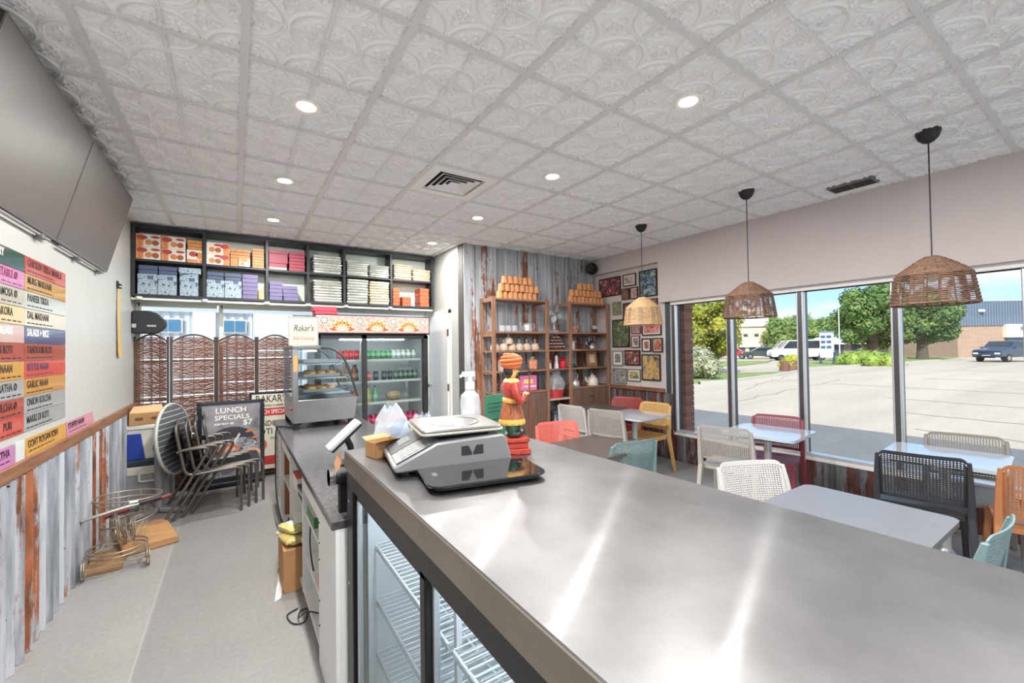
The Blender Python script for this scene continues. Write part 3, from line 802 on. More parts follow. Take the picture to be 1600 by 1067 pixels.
# ================================================================ lettering
def text(s, size, m, parent, loc, rot=(PI / 2, 0, 0), sx=1.0, align='CENTER', name='lettering', bold=0, depth=.0004, shear=0, spacing=1.0):
    cu = bpy.data.curves.new('lettering_curve', 'FONT'); cu.body = s; cu.size = size; cu.align_x = align; cu.align_y = 'CENTER'
    cu.extrude = depth; cu.offset = bold; cu.resolution_u = 3; cu.shear = shear; cu.space_character = spacing
    ob = bpy.data.objects.new('lettering_curve', cu); COL.objects.link(ob)
    dg = bpy.context.evaluated_depsgraph_get(); me = bpy.data.meshes.new_from_object(ob.evaluated_get(dg))
    bpy.data.objects.remove(ob); bpy.data.curves.remove(cu)
    me.name = name; me.materials.clear(); me.materials.append(m)
    if sx != 1: me.transform(Matrix.Diagonal((sx, 1, 1, 1)))
    o = link(name, me, parent, loc, rot); return o
ink = mat('ink_black', (38, 36, 38), .6); ink_w = mat('ink_white', (240, 238, 234), .6); ink_r = mat('ink_red', (196, 66, 58), .6); ink_n = mat('ink_navy', (48, 60, 96), .6)

# ================================================================ undercounter cooler with steel top
def cooler():
    X0, Y0, Y1 = .385, -1.2, 1.835
    r = thing('display_cooler', 'black under-counter cooler with sliding glass doors and brushed steel top', 'cooler', (X0, .3, 0))
    b = lambda m, n, mt, **k: m.build(n, mt, r, world=True, **k)
    # worktop, slightly wider at the near end, folded lip along the front
    t = MB(); t.prism([(X0 - .008, Y0), (1.28, Y0), (1.168, .134), (1.135, Y1 - .55), (1.12, Y1), (X0 - .008, Y1)], 1.093, 1.13)
    b(t, 'steel_top', steel_aniso, bevel=.0025, smooth=.5)
    b(MB().box(X0 - .010, Y0, 1.056, X0 + .012, Y1 + .002, 1.1275), 'steel_lip', mat('steel_lip', (158, 150, 138), .36, metal=.85, var=.08, vs=5), bevel=.002)
    k = black_p
    b(MB().box(X0, Y0, .985, X0 + .05, Y1, 1.058), 'header_rail', mm('cooler_header', (27, 24, 22), .4), bevel=.003)
    b(MB().box(X0, Y1 - .09, .13, X0 + .06, Y1, .985), 'end_post', k, bevel=.004)
    b(MB().box(X0, .24, .13, X0 + .06, .34, .985), 'end_post', k, bevel=.004)
    b(MB().box(X0, Y0, .06, X0 + .06, Y1, .13), 'sill_rail', mm('cooler_header', (27, 24, 22), .4), bevel=.003)
    b(MB().box(X0 + .05, Y0, .0, 1.0, Y1, .06), 'plinth', k)
    # insulated white cabinet
    w = mm('cooler_liner', (226, 230, 232), .4)
    c = MB().box(X0 + .06, Y1 - .04, .06, 1.10, Y1, 1.05).box(1.05, .26, .06, 1.10, Y1 - .04, 1.05).box(X0 + .06, .26, .06, 1.05, .30, 1.05).box(X0 + .06, .30, .06, 1.05, Y1 - .04, .12).box(X0 + .06, .30, 1.05, 1.05, Y1 - .04, 1.092)
    b(c, 'liner', w)
    b(MB().box(X0 + .0, Y1 + .0, .06, 1.10, Y1 + .004, 1.058), 'end_panel', mm('cooler_end', (52, 50, 50), .4))
    # machine compartment beyond the near post
    b(MB().box(X0 + .03, Y0, .13, X0 + .05, .24, .985), 'machine_panel', k)
    for i in range(16):
        z = .2 + .046 * i
        b(MB().box(X0 + .012, Y0, z, X0 + .036, .22, z + .02), 'louver', mm('louver_black', (30, 30, 31), .4), bevel=.003)
    # lit lamp tube inside
    # sliding doors
    for y0, y1, dx in ((1.02, Y1 - .085, .012), (.345, 1.065, .036)):
        d = MB().box(X0 + dx, y0, .135, X0 + dx + .018, y0 + .035, .985).box(X0 + dx, y1 - .035, .135, X0 + dx + .018, y1, .985)
        d.box(X0 + dx, y0, .135, X0 + dx + .018, y1, .165).box(X0 + dx, y0, .955, X0 + dx + .018, y1, .985)
        do = b(d, 'door', k, bevel=.003)
        MB().box(X0 + dx + .007, y0 + .03, .16, X0 + dx + .011, y1 - .03, .96).build('glass_pane', fridge_glass, do, world=True)
        MB().box(X0 + dx - .002, y1 - .05, .165, X0 + dx + .016, y1 - .035, .955).build('edge_strip', alu, do, world=True, bevel=.002)
    # wire shelves
    wire = mm('wire_white', (216, 220, 222), .35)
    for z, ys in ((.30, ((.32, 1.04), (1.07, 1.78))), (.52, ((.32, 1.04), (1.07, 1.78))), (.74, ((.32, 1.04), (1.07, 1.78)))):
        for a, c_ in ys:
            m = MB(); n = 26
            for i in range(n): 
                y = a + (c_ - a) * i / (n - 1)
                m.tube([(X0 + .10, y, z - .018), (X0 + .10, y, z), (1.03, y, z)], .0026, 4)
            for x in (X0 + .10, X0 + .30, .85, 1.03): m.tube([(x, a, z - .004), (x, c_, z - .004)], .0036, 5)
            m.tube([(X0 + .10, a, z - .02), (X0 + .10, c_, z - .02)], .0036, 5)
            b(m, 'wire_shelf', wire)
    for y in (1.055,):
        for x in (X0 + .12, 1.02): b(MB().box(x - .008, y - .008, .12, x + .008, y + .008, 1.05), 'shelf_post', wire)
    # two wire baskets lying on the middle and bottom shelves
    for z, a, c_, x0, x1 in ((.525, .42, .86, .56, .98), (.305, .4, .95, .52, .96)):
        m = MB()
        for i in range(15):
            y = a + (c_ - a) * i / 14; m.tube([(x0, y, z + .07), (x0, y, z + .004), (x1, y, z + .004), (x1, y, z + .07)], .0022, 4)
        for i in range(13):
            x = x0 + (x1 - x0) * i / 12; m.tube([(x, a, z + .07), (x, a, z + .004), (x, c_, z + .004), (x, c_, z + .07)], .0022, 4)
        m.tube([(x0, a, z + .07), (x1, a, z + .07), (x1, c_, z + .07), (x0, c_, z + .07)], .004, 5, True)
        bo = m.build('wire_basket', wire); tag(bo, 'white wire basket on the ' + ('middle' if z > .4 else 'lowest') + ' shelf inside the black cooler', 'basket')
    MB_ = MB().lathe([(.0001, 0), (.006, 0), (.006, .003), (.0001, .004)], 8)
    for z in (.2, .6, .93): b(MB().cyl((X0 - .002, Y1 - .027, z), (X0 + .002, Y1 - .027, z), .006, n=8), 'screw', alu)
    # light tube in the ceiling of the cooler (the cabinet has its own light)
    b(MB().box(X0 + .09, .45, 1.035, X0 + .12, 1.70, 1.049), 'light_tube', mat('cooler_tube', (236, 244, 255), .4, emit=30))
cooler()

# ================================================================ scales and other things on the steel top
def shop_scale():
    # local frame: front (keypad) towards -x
    rz = -.18
    r = thing('shop_scale', 'grey electronic counter scale with steel pan and sloping keypad', 'scale', (.65, 1.45, 1.13), rz); r.scale = (.93, 1, 1)
    body = mm('scale_body', (132, 133, 135), .34, .3)
    pr = [(-.215, .016), (-.225, .034), (-.07, .100), (.180, .110), (.195, .10), (.218, .018)]
    m = MB(); M_ = Matrix(((1, 0, 0, 0), (0, 0, 1, 0), (0, 1, 0, 0), (0, 0, 0, 1)))
    m.prism([(x, z) for x, z in pr][::-1], -.16, .16, M_)
    m.build('body', body, r, .5, bevel=.006)
    for x in (-.17, .17):
        for y in (-.12, .12): MB().cyl((x, y, 0), (x, y, .02), .018, n=12).build('foot', black_p, r)
    # sloping panel plates
    a = math.atan2(.066, .155); cx, cz = -.1475, .0695
    S = Matrix.Translation((cx, 0, cz)) @ Matrix.Rotation(-a, 4, 'Y')
    MB().box(-.068, -.018, .0005, .066, .148, .003, S).build('display_panel', mm('scale_display', (62, 65, 67), .25), r, bevel=.001)
    MB().box(-.026, .03, .003, .022, .11, .0042, S).build('lcd', mm('scale_lcd', (104, 110, 108), .2), r)
    MB().box(-.068, -.148, .0005, .066, -.026, .003, S).build('keypad', mm('scale_keypad', (118, 124, 122), .4), r, bevel=.001)
    for i in range(4):
        for j in range(5):
            MB().box(-.045 + i * .024, -.132 + j * .021, .003, -.027 + i * .024, -.117 + j * .021, .0052, S).build('key', mm('scale_key', (140, 146, 144), .45), r)
    # weighing pan
    MB().box(-.06, -.12, .108, .14, .12, .122).build('pan_support', black_p, r, bevel=.004)
    MB().prism(rrect(.32, .30, .025, 4), .122, .130, Matrix.Translation((.035, 0, 0))).build('pan_frame', mm('pan_frame', (186, 184, 176), .35, .4), r, .6, bevel=.002)
    MB().prism(rrect(.31, .29, .022, 4), .130, .140, Matrix.Translation((.035, 0, 0))).build('pan', steel, r, .6, bevel=.004)
    MB().tube([(.035 + .10 * math.cos(t), .10 * math.sin(t), .1405) for t in [2 * PI * i / 40 for i in range(40)]], .002, 5, True).build('pan_ring', steel, r)
    # printed arrow mark on the side
    for s in (-1, 1):
        MB().add([(.06 + s * .022 - .02, -.1608, .05), (.06 + s * .022 + .02, -.1608, .05), (.06 + s * .022 + .02, -.1608, .082), (.06 + s * .022 - .02, -.1608, .082)], [(0, 1, 2, 3)]).build('printed_mark', ink, r)
    MB().add([(.044, -.1612, .084), (.076, -.1612, .084), (.06, -.1612, .054)], [(0, 2, 1)]).build('printed_arrow', body, r)
shop_scale()
def flat_scale():
    r = thing('platform_scale', 'flat black glass platform scale lying in front of the grey scale', 'scale', (.66, 1.205, 1.13), -.20)
    MB().prism(rrect(.335, .235, .03, 5), .004, .016).build('base', black_p, r, .6, bevel=.003)
    MB().prism(rrect(.375, .265, .045, 6), .016, .024).build('glass_plate', mat('black_glass_plate', (22, 22, 24), .03, coat=1), r, .6, bevel=.003)
    for x in (-.13, .13):
        for y in (-.08, .08): MB().cyl((x, y, 0), (x, y, .006), .014, n=12).build('foot', black_p, r)
    for i in range(3): MB().box(-.155, -.02 + i * .012, .0241, -.14, -.016 + i * .012, .0244).build('print_mark', mm('grey_print', (150, 150, 150), .5), r)
flat_scale()
def sanitizer():
    r = thing('sanitizer_bottle', 'clear pump bottle with white cap beside the scale pan', 'bottle', (.835, 1.60, 1.13)); r.scale = (1.05, 1.05, 1.26)
    MB().lathe([(.0001, 0), (.036, 0), (.041, .006), (.041, .15), (.037, .17), (.016, .186), (.014, .195)], 24).build('bottle_body', film('clear_bottle', (226, 232, 238), .42), r, .6)
    MB().lathe([(.0001, .004), (.034, .004), (.037, .01), (.037, .13), (.0001, .131)], 20).build('gel', film('clear_gel', (220, 230, 240), .25), r, .7)
    MB().add([(.0415 * math.cos(a), .0415 * math.sin(a), z) for a in [-2.9 + 1.3 * i / 8 for i in range(9)] for z in (.03, .125)], [(2 * i, 2 * i + 2, 2 * i + 3, 2 * i + 1) for i in range(8)]).build('label_sticker', mm('sticker_white', (224, 226, 232), .5), r)
    p = MB().cyl((0, 0, .190), (0, 0, .214), .019, .019, 16).cyl((0, 0, .214), (0, 0, .235), .009, .009, 12).boxc((-.006, 0, .241), (.05, .022, .016)).cyl((-.03, 0, .241), (-.045, 0, .232), .006, .005, 8)
    p.build('pump', white_p, r, .6, bevel=.0015)
sanitizer()
def statuette():
    r = thing('statuette', 'painted wooden statuette of a turbaned guard with spear on a red base', 'figurine', (.915, 1.40, 1.13), -.35)
    r.scale = (1.0, 1.0, 1.0)
    # faces +x; built 0.37 m tall
    cr = mat('paint_red', (170, 58, 46), .3, var=.25, vs=60, coat=.3); og = mat('paint_orange', (206, 106, 56), .35, var=.15, vs=90)
    gd = mat('paint_gold', (222, 168, 84), .35, var=.1, vs=40); bl = mat('paint_black', (30, 32, 34), .3, coat=.4); gn = mat('paint_green', (40, 84, 62), .35, var=.25, vs=60)
    sk = mat('paint_skin', (224, 178, 122), .4); br = mat('paint_brown', (122, 66, 42), .35)
    MB().boxc((0, 0, .011), (.125, .105, .022)).boxc((0, 0, .033), (.11, .09, .022)).boxc((0, 0, .054), (.12, .10, .016)).build('base', cr, r, bevel=.003)
    for s, dx in ((1, .018), (-1, -.006)):       # legs, shoes
        MB().lathe([(.020, .115), (.024, .10), (.018, .085), (.016, .072)], 12, (dx, s * .020, 0)).build('leg', gn, r, .8)
        MB().ball((dx + .012, s * .020, .074), .022, 12, None, (1.5, .8, .7)).build('shoe', bl, r, .9)
    sk_ = MB(); n = 26; pr = [(.034, .205), (.041, .165), (.049, .128), (.052, .115), (.0001, .113)]
    sk_.lathe(pr, n); sk_.v = [(x * (1 + .05 * ((i % n) % 2)), y * .85 * (1 + .05 * ((i % n) % 2)), z) for i, (x, y, z) in enumerate(sk_.v)]
    sk_.build('skirt', mat('paint_stripes', (150, 84, 50), .35, var=.5, vs=3, stretch=(60, 60, 2)), r, .5)
    MB().lathe([(.053, .112), (.0545, .122), (.050, .133), (.047, .133)], 26, sy=.85).build('skirt_trim', gd, r, .7)
    MB().lathe([(.0001, .198), (.036, .198), (.036, .206), (.045, .245), (.048, .268), (.034, .286), (.018, .292), (.0001, .292)], 20, sy=1.12, sx=.8).build('torso', cr, r, .9)
    MB().lathe([(.038, .197), (.041, .204), (.040, .214), (.036, .217)], 20, sy=1.05, sx=.9).build('sash', gd, r, .8)
    MB().lathe([(.037, .279), (.030, .289), (.018, .294)], 20, sy=1.2, sx=.9).build('collar', gd, r, .8)
    for s in (-1, 1):
        P = [(0, s * .050, .272), (.004, s * .064, .235), (.022, s * .060, .205), (.040, s * .045, .205 if s > 0 else .23)]
        MB().tube(bez(P, 5), [.017 - .006 * i / 15 for i in range(16)], 10).build('sleeve', cr, r, .9)
        hd = MB().ball((.045, s * .043, .207 if s > 0 else .233), .010, 8); 
        for f in range(4): hd.tube([(.046, s * .043 - .006 + .004 * f, .204 if s > 0 else .230), (.056, s * .043 - .006 + .004 * f, .207 if s > 0 else .233), (.058, s * .043 - .006 + .004 * f, .213 if s > 0 else .239)], .0022, 5)
        hd.build('hand', sk, r, .9)
    MB().tube([(.060, -.044, .07), (.062, -.046, .31)], .0028, 6).build('spear_shaft', br, r)
    MB().lathe([(.0001, .345), (.006, .322), (.0026, .310)], 6, (.062, -.046, 0)).build('spear_head', bl, r)
    h = MB().lathe([(.0001, .288), (.014, .290), (.022, .302), (.026, .320), (.025, .338), (.018, .352), (.0001, .356)], 18, sx=.95, sy=.86)
    h.lathe([(.0001, -.012), (.006, -.006), (.004, .008), (.0001, .012)], 8, (.025, 0, .318))
    hd = h.build('head', sk, r, .9)
    MB().ball((-.010, 0, .320), .026, 14, None, (.9, 1.0, 1.15)).build('hair', bl, r, .9)
    MB().ball((.021, 0, .300), .012, 10, None, (.7, 1.3, 1.2)).build('beard', bl, r, .9)
    for s in (-1, 1): MB().ball((.023, s * .009, .326), .0028, 8).build('eye', bl, hd, .9)
    MB().tube([(.027, -.012, .312), (.029, 0, .314), (.027, .012, .312)], .0022, 5).build('moustache', bl, r)
    t = MB()
    for k, (R0, z) in enumerate(((.029, .342), (.035, .351), (.036, .362), (.032, .372), (.023, .380))):
        t.tube([(R0 * math.cos(a) * 1.05, R0 * math.sin(a), z + .004 * math.sin(a + k)) for a in [2 * PI * i / 24 for i in range(24)]], .009, 8, True)
    t.ball((0, 0, .364), .029, 14, None, (1, 1, .7)); t.build('turban', og, r, .9)
statuette()
def counter_bits():
    # small cardboard carton behind the scale
    r = thing('carton', 'small open brown carton between the scale and the plastic bag', 'box', (.485, 1.665, 1.13), .25); r.scale = (.72, .72, .8)
    m = MB().box(-.075, -.055, 0, .075, .055, .003).box(-.075, -.055, 0, -.072, .055, .075).box(.072, -.055, 0, .075, .055, .075).box(-.075, -.055, 0, .075, -.052, .075).box(-.075, .052, 0, .075, .055, .075)
    m.build('carton_body', cardboard, r)
    for s in (-1, 1): MB().add([(-.075, s * .055, .075), (.075, s * .055, .075), (.07, s * .10, .088), (-.07, s * .10, .088)], [(0, 1, 2, 3) if s < 0 else (3, 2, 1, 0)]).build('flap', cardboard, r)
    # crumpled clear bag with blue contents
    r = thing('plastic_bag', 'crumpled clear plastic bag with blue packets at the counter end', 'bag', (.62, 1.78, 1.13))
    rnd = random.Random(4)
    def crumple(cx, sx, sy, h, seed, n=14):
        rd = random.Random(seed); m = MB(); rows = 7
        for j in range(rows):
            t = j / (rows - 1)
            for i in range(n):
                a = 2 * PI * i / n; q = (1 - .75 * t ** 1.5) * (1 + rd.uniform(-.14, .14))
                m.v.append((cx + sx * q * math.cos(a) + (-.02 * t), sy * q * math.sin(a), max(0.001, h * t * (1 + rd.uniform(-.12, .12)))))
        for j in range(rows - 1):
            for i in range(n): m.f.append([j * n + i, j * n + (i + 1) % n, (j + 1) * n + (i + 1) % n, (j + 1) * n + i]); m.m.append(0)
        return m
    crumple(-.05, .105, .05, .175, 5).build('bag_film', film('bag_film', (222, 232, 240), .38), r)
    crumple(.09, .11, .045, .125, 8).build('bag_film', film('bag_film_b', (214, 228, 240), .30), r)
    bl = mat('packet_blue', (44, 104, 150), .4, var=.1)
    MB().boxc((-.02, 0, .045), (.09, .05, .09), .3).build('packet', bl, r, bevel=.008)
    MB().lathe([(.0001, -.03), (.045, -.03), (.05, -.02), (.05, .02), (.045, .03), (.0001, .03)], 20, M=Matrix.Translation((.10, 0, .055)) @ Matrix.Rotation(PI / 2, 4, 'X')).build('packet', bl, r, .7)
    MB().boxc((.055, -.02, .05), (.10, .04, .10), .1).build('packet', mat('packet_tan', (206, 190, 166), .6), r, bevel=.01)
    # green menu card behind statuette
    r = thing('menu_card', 'dark green printed menu card standing behind the statuette', 'menu', (.97, 1.62, 1.13), .25)
    MB().box(-.062, -.003, 0, .062, .003, .205).build('card', mat('card_green', (52, 118, 92), .5), r)
    for i in range(9):
        if i != 3: MB().box(-.05, -.0036, .165 - .018 * i, .05 - .012 * (i % 3), -.003, .170 - .018 * i).build('text_line', mm('card_ink', (34, 78, 62), .6), r)
    MB().box(-.062, -.02, 0, .062, .02, .004).build('stand_foot', mm('acrylic', (200, 210, 206), .2), r)
    # small amber votive jar near the pump bottle
    r = thing('honey_jar', 'small amber jar beside the clear pump bottle', 'jar', (.80, 1.66, 1.13))
    MB().lathe([(.0001, 0), (.026, 0), (.030, .01), (.030, .05), (.022, .062)], 18).build('jar_body', mat('amber_jar', (196, 138, 66), .25, var=.2, vs=60), r, .7)
    MB().lathe([(.024, .062), (.024, .078), (.0001, .079)], 18).build('lid', mm('jar_lid', (226, 214, 190), .4), r, .6)
counter_bits()

# ================================================================ back counter with open white cabinets
CX, CT = .34, .84
def back_counter():
    Y0, Y1 = 1.86, 4.97
    r = thing('back_counter', 'white open-fronted cabinet row with black speckled worktop behind the cooler', 'counter', (CX, 3.4, 0))
    b = lambda m, n, mt, **k: m.build(n, mt, r, world=True, **k)
    t = NT('black_stone_laminate'); t.l(t.ramp(t.noise(t.pos(), 40, 6, .7), [(.35, (62, 62, 65)), (.7, (96, 96, 98))]), t.b.inputs['Base Color']); t.b.inputs['Roughness'].default_value = .24
    b(MB().box(CX - .012, Y0, .802, 1.10, Y1, CT), 'worktop', t.mat, bevel=.004)
    w = white_lam
    for y in (Y0 + .004, 2.28, 2.90, 3.62, 4.40, 4.93): b(MB().box(CX + .006, y, .06, 1.08, y + .02, .802), 'upright', w, bevel=.0015)
    b(MB().box(CX + .004, Y0 + .002, .0, CX + .024, 2.292, .802), 'front_panel', w, bevel=.002)
    b(MB().box(CX + .004, 4.42, .0, CX + .022, 4.60, .802), 'front_panel', w, bevel=.002)
    b(MB().box(CX + .03, Y0, 0, 1.06, Y1 - .02, .06), 'plinth', w)
    b(MB().box(CX + .01, Y0, .06, 1.08, Y1 - .02, .08), 'bottom_shelf', w, bevel=.0015)
    b(MB().box(1.06, Y0, .06, 1.08, Y1 - .02, .802), 'back_panel', w)
    for a, c, zs in ((2.30, 2.90, (.27, .53)), (2.92, 3.62, (.30, .55)), (3.64, 4.40, (.42,))):
        for z in zs: b(MB().box(CX + .02, a, z, 1.06, c, z + .018), 'shelf', w, bevel=.0015)
    for y in (2.30, 3.64): b(MB().box(CX + .005, y, .70, CX + .02, y + .58, .80), 'drawer_front', w, bevel=.002)
    b(MB().box(CX + .03, 4.30, .06, CX + .35, 4.315, .80), 'divider', mat('cabinet_wood_edge', (150, 96, 60), .5))
    rnd = random.Random(2); h = MB()
    for y in (2.285, 4.5, 4.7):
        for z in (.2, .32, .52, .6, .7): h.cyl((CX + .001, y - .02 if y < 3 else y, z), (CX + .006, y - .02 if y < 3 else y, z), .005, n=6)
    stuff(b(h, 'peg_holes', ink))
    return r
back_counter()
def under_counter():
    B = lambda name, lab, cat, loc, d, m, rz=0, **k: box_thing(name, lab, cat, loc, d, m, rz, **k)
    # cardboard box standing on the shelf edge, leaning out
    r = thing('cardboard_box', 'narrow brown cardboard box on the floor against the middle cabinet', 'box', (.312, 3.26, 0), 0)
    MB().boxc((0, 0, .135), (.115, .40, .27)).build('box_body', cardboard, r, bevel=.003)
    MB().boxc((-.058, .0, .135), (.002, .02, .27)).build('seam', mm('kraft_tape', (164, 116, 70), .5), r)
    r = thing('snack_bag', 'yellow and clear snack bags lying on the narrow cardboard box', 'bag', (.315, 3.24, .272))
    for dx, dy, dz, rz_, mt in ((0, -.07, .028, .2, mat('bag_yellow', (178, 164, 96), .45, var=.3, vs=40)), (-.01, .10, .030, -.3, mat('bag_straw', (186, 186, 150), .4, var=.35, vs=45)), (.01, .0, .075, .5, mat('bag_pale', (196, 190, 120), .4, var=.35, vs=45))):
        q = MB(); rd = random.Random(int(dy * 100) + 7); p = rrect(.115, .19, .03, 3)
        for sc, zz in ((.7, -.022), (1, -.008), (1, .010), (.72, .024)): q.v += [((x * sc) + rd.uniform(-.006, .006), (y * sc) + rd.uniform(-.008, .008), zz + rd.uniform(-.003, .003)) for x, y in p]
        n = len(p); q.f = [[L_ * n + k, L_ * n + (k + 1) % n, (L_ + 1) * n + (k + 1) % n, (L_ + 1) * n + k] for L_ in range(3) for k in range(n)] + [list(range(n - 1, -1, -1)), [3 * n + k for k in range(n)]]; q.m = [0] * len(q.f)
        T_ = Matrix.Translation((dx, dy, dz)) @ Matrix.Rotation(rz_, 4, 'Z'); q.v = [tuple(T_ @ Vector(v)) for v in q.v]
        q.build('bag', mt, r, .7)
    MB().boxc((.01, .0, .102), (.05, .08, .006), .5).build('label_patch', mm('label_white', (236, 236, 226), .5), r)
    r = thing('carton', 'green and white carton lying on the near cabinet shelf', 'box', (.46, 2.72, .548), 0)
    MB().boxc((0, 0, .03), (.19, .26, .06)).build('carton_body', mat('carton_green', (58, 128, 70), .5), r, bevel=.003)
    MB().boxc((0, 0, .062), (.186, .25, .004)).build('carton_lid', mm('label_white', (236, 236, 226), .5), r)
    r = thing('carton', 'white carton with red base stripe standing in the near cabinet', 'box', (.44, 2.42, .29), 0)
    MB().boxc((0, 0, .11), (.13, .16, .22)).build('carton_body', mm('carton_white', (232, 230, 224), .5), r, bevel=.003)
    MB().boxc((0, 0, .025), (.134, .164, .05)).build('red_band', mm('carton_red', (198, 44, 44), .5), r)
    for z in (.10, .14): MB().boxc((-.0665, 0, z), (.002, .05, .02)).build('print_mark', ink, r)
    r = thing('packing_tape', 'roll of brown tape on the near cabinet shelf', 'tape', (.44, 2.42, .548), 0)
    MB().lathe([(.05, -.025), (.05, .025), (.038, .025), (.038, -.025), (.05, -.025)], 20, M=Matrix.Translation((0, 0, .05)) @ Matrix.Rotation(PI / 2, 4, 'X')).build('tape_roll', mat('tape_brown', (150, 118, 96), .3), r, .7)
    MB().lathe([(.038, -.025), (.038, .025), (.033, .025), (.033, -.025)], 20, M=Matrix.Translation((0, 0, .05)) @ Matrix.Rotation(PI / 2, 4, 'X')).build('core', cardboard, r, .7)
    r = thing('power_adapter', 'black power adapters on the bottom shelf of the near cabinet', 'adapter', (.45, 2.50, .288 - .207), 0)
    MB().boxc((0, 0, .03), (.08, .13, .05), .2).build('adapter_body', black_p, r, bevel=.006)
    MB().boxc((.02, .05, .075), (.06, .09, .04), -.2).build('adapter_body', black_p, r, bevel=.006)
    c = MB().tube(bez([(.44, 2.48, .12), (.40, 2.60, .16), (.37, 2.66, .30), (.36, 2.70, .43), (.37, 2.74, .54)], 6), .004, 5)
    c.tube(bez([(.42, 2.5, .1), (.335, 2.62, .09), (.30, 2.72, .014), (.32, 2.80, .006), (.36, 2.80, .005), (.325, 2.68, .006), (.27, 2.70, .006), (.25, 2.80, .006), (.31, 2.84, .006)], 6), .004, 5)
    tag(c.build('power_cable', black_p), 'black cable tangled from the adapters down to the floor', 'cable')
    r = thing('carton', 'orange and white carton on the middle cabinet shelf', 'box', (.44, 3.42, .568), 0)
    MB().boxc((0, 0, .04), (.16, .22, .08)).build('carton_body', mm('carton_white', (232, 230, 224), .5), r, bevel=.003)
    MB().boxc((0, 0, .082), (.164, .224, .006)).build('carton_lid', mat('carton_orange', (214, 96, 66), .5), r)
    r = thing('clipboard_stack', 'dark books lying on the middle cabinet shelf', 'book', (.44, 3.10, .568), 0)
    for i in range(3): MB().boxc((.003 * i, .004 * i, .012 + .022 * i), (.17, .24, .02), .04 * i).build('book', mm('book_%d' % i, ((52, 54, 60), (196, 196, 196), (70, 74, 84))[i], .5), r, bevel=.002)
    r = thing('wicker_basket', 'tan wicker basket with pale lining in the far cabinet end', 'basket', (.46, 4.77, .081), 0)
    m = MB()
    for k in range(24): m.tube([((.085 + .02 * k / 23 + .003 * (-1) ** (k + i)) * math.cos(a) * .8, (.085 + .02 * k / 23 + .003 * (-1) ** (k + i)) * math.sin(a), .012 + .014 * k) for i, a in enumerate([2 * PI * i / 20 for i in range(20)])], .0075, 4, True)
    m.build('weave', mat('wicker_tan', (190, 138, 88), .7, var=.2, vs=50), r)
    MB().lathe([(.10, .345), (.108, .35), (.11, .375), (.10, .38), (.09, .34)], 20, sx=.8).build('lining', mm('lining_pink', (222, 196, 184), .7), r, .8)
    tag(MB().add([(.20, 3.0, .002), (.235, 3.02, .004), (.30, 3.42, .004), (.33, 3.6, .10), (.29, 3.6, .12), (.255, 3.4, .012)], [(0, 1, 2, 5), (5, 2, 3, 4)]).build('paper_strip', mm('tissue', (216, 214, 212), .7)), 'torn strip of white paper lying on the floor by the cabinets', 'paper')
    tag(MB().tube(bez([(.52, 4.25, .90), (.45, 4.30, .85), (.36, 4.44, .848), (.318, 4.5, .80), (.315, 4.52, .45), (.31, 4.42, .30), (.31, 4.2, .20), (.33, 3.9, .10), (.345, 3.7, .25)], 8), .006, 6).build('power_cable', black_p), 'black power cable from the glass display case down the white cabinet front', 'cable')
def box_thing(*a, **k): pass
under_counter()
def register():
    r = thing('card_terminal', 'tilted grey touch screen register on the black worktop', 'register', (.555, 2.75, CT), .0)
    c_, s_ = math.cos(.72), math.sin(.72); M_ = Matrix(((c_, 0, -s_, 0), (.0, 1, 0, 0), (s_, 0, c_, .185), (0, 0, 0, 1)))
    MB().prism(rrect(.235, .135, .012, 3), -.010, .008, M_).build('case', mm('register_grey_case', (186, 188, 190), .3), r, .6, bevel=.002)
    MB().prism(rrect(.20, .112, .004, 2), .0082, .0092, M_).build('screen', mat('register_screen', (226, 230, 234), .06, coat=.6), r)
    MB().prism(rrect(.23, .13, .012, 3), -.026, -.0102, M_).build('back_shell', black_p, r, .6, bevel=.003)
    MB().tube([M_ @ Vector((0, -.0, -.024)), (.05, .03, .10), (.055, .035, .012)], .02, 10).build('stand_neck', black_p, r, .8)
    MB().lathe([(.0001, 0), (.085, 0), (.085, .008), (.03, .016), (.0001, .016)], 24, (.05, .03, 0)).build('stand_base', black_p, r, .7)
    r = thing('paper_roll_holder', 'black scanner cradle with chrome tube and orange tag at the cooler corner', 'holder', (.395, 1.93, CT), 0)
    MB().lathe([(.0001, -.055), (.034, -.055), (.034, .055), (.0001, .055)], 20, M=Matrix.Translation((.0, .03, .155)) @ Matrix.Rotation(PI / 2, 4, 'Y')).build('roll', black_p, r, .7)
    MB().lathe([(.036, -.06), (.036, -.035), (.026, -.035), (.026, -.06), (.036, -.06)], 20, M=Matrix.Translation((0, .03, .155)) @ Matrix.Rotation(PI / 2, 4, 'Y')).build('chrome_ring', chrome, r, .7)
    MB().box(-.02, .01, 0, .05, .05, .125).build('post', black_p, r, bevel=.004)
    MB().add([(-.030, -.085, .285), (-.030, -.085, .24), (-.036, -.07, .205), (-.045, -.05, .195), (-.045, -.01, .225), (-.036, -.03, .26)], [(0, 1, 2, 3, 4, 5)]).build('paper_tag', mat('tag_peach', (228, 172, 132), .6, var=.1), r)
register()

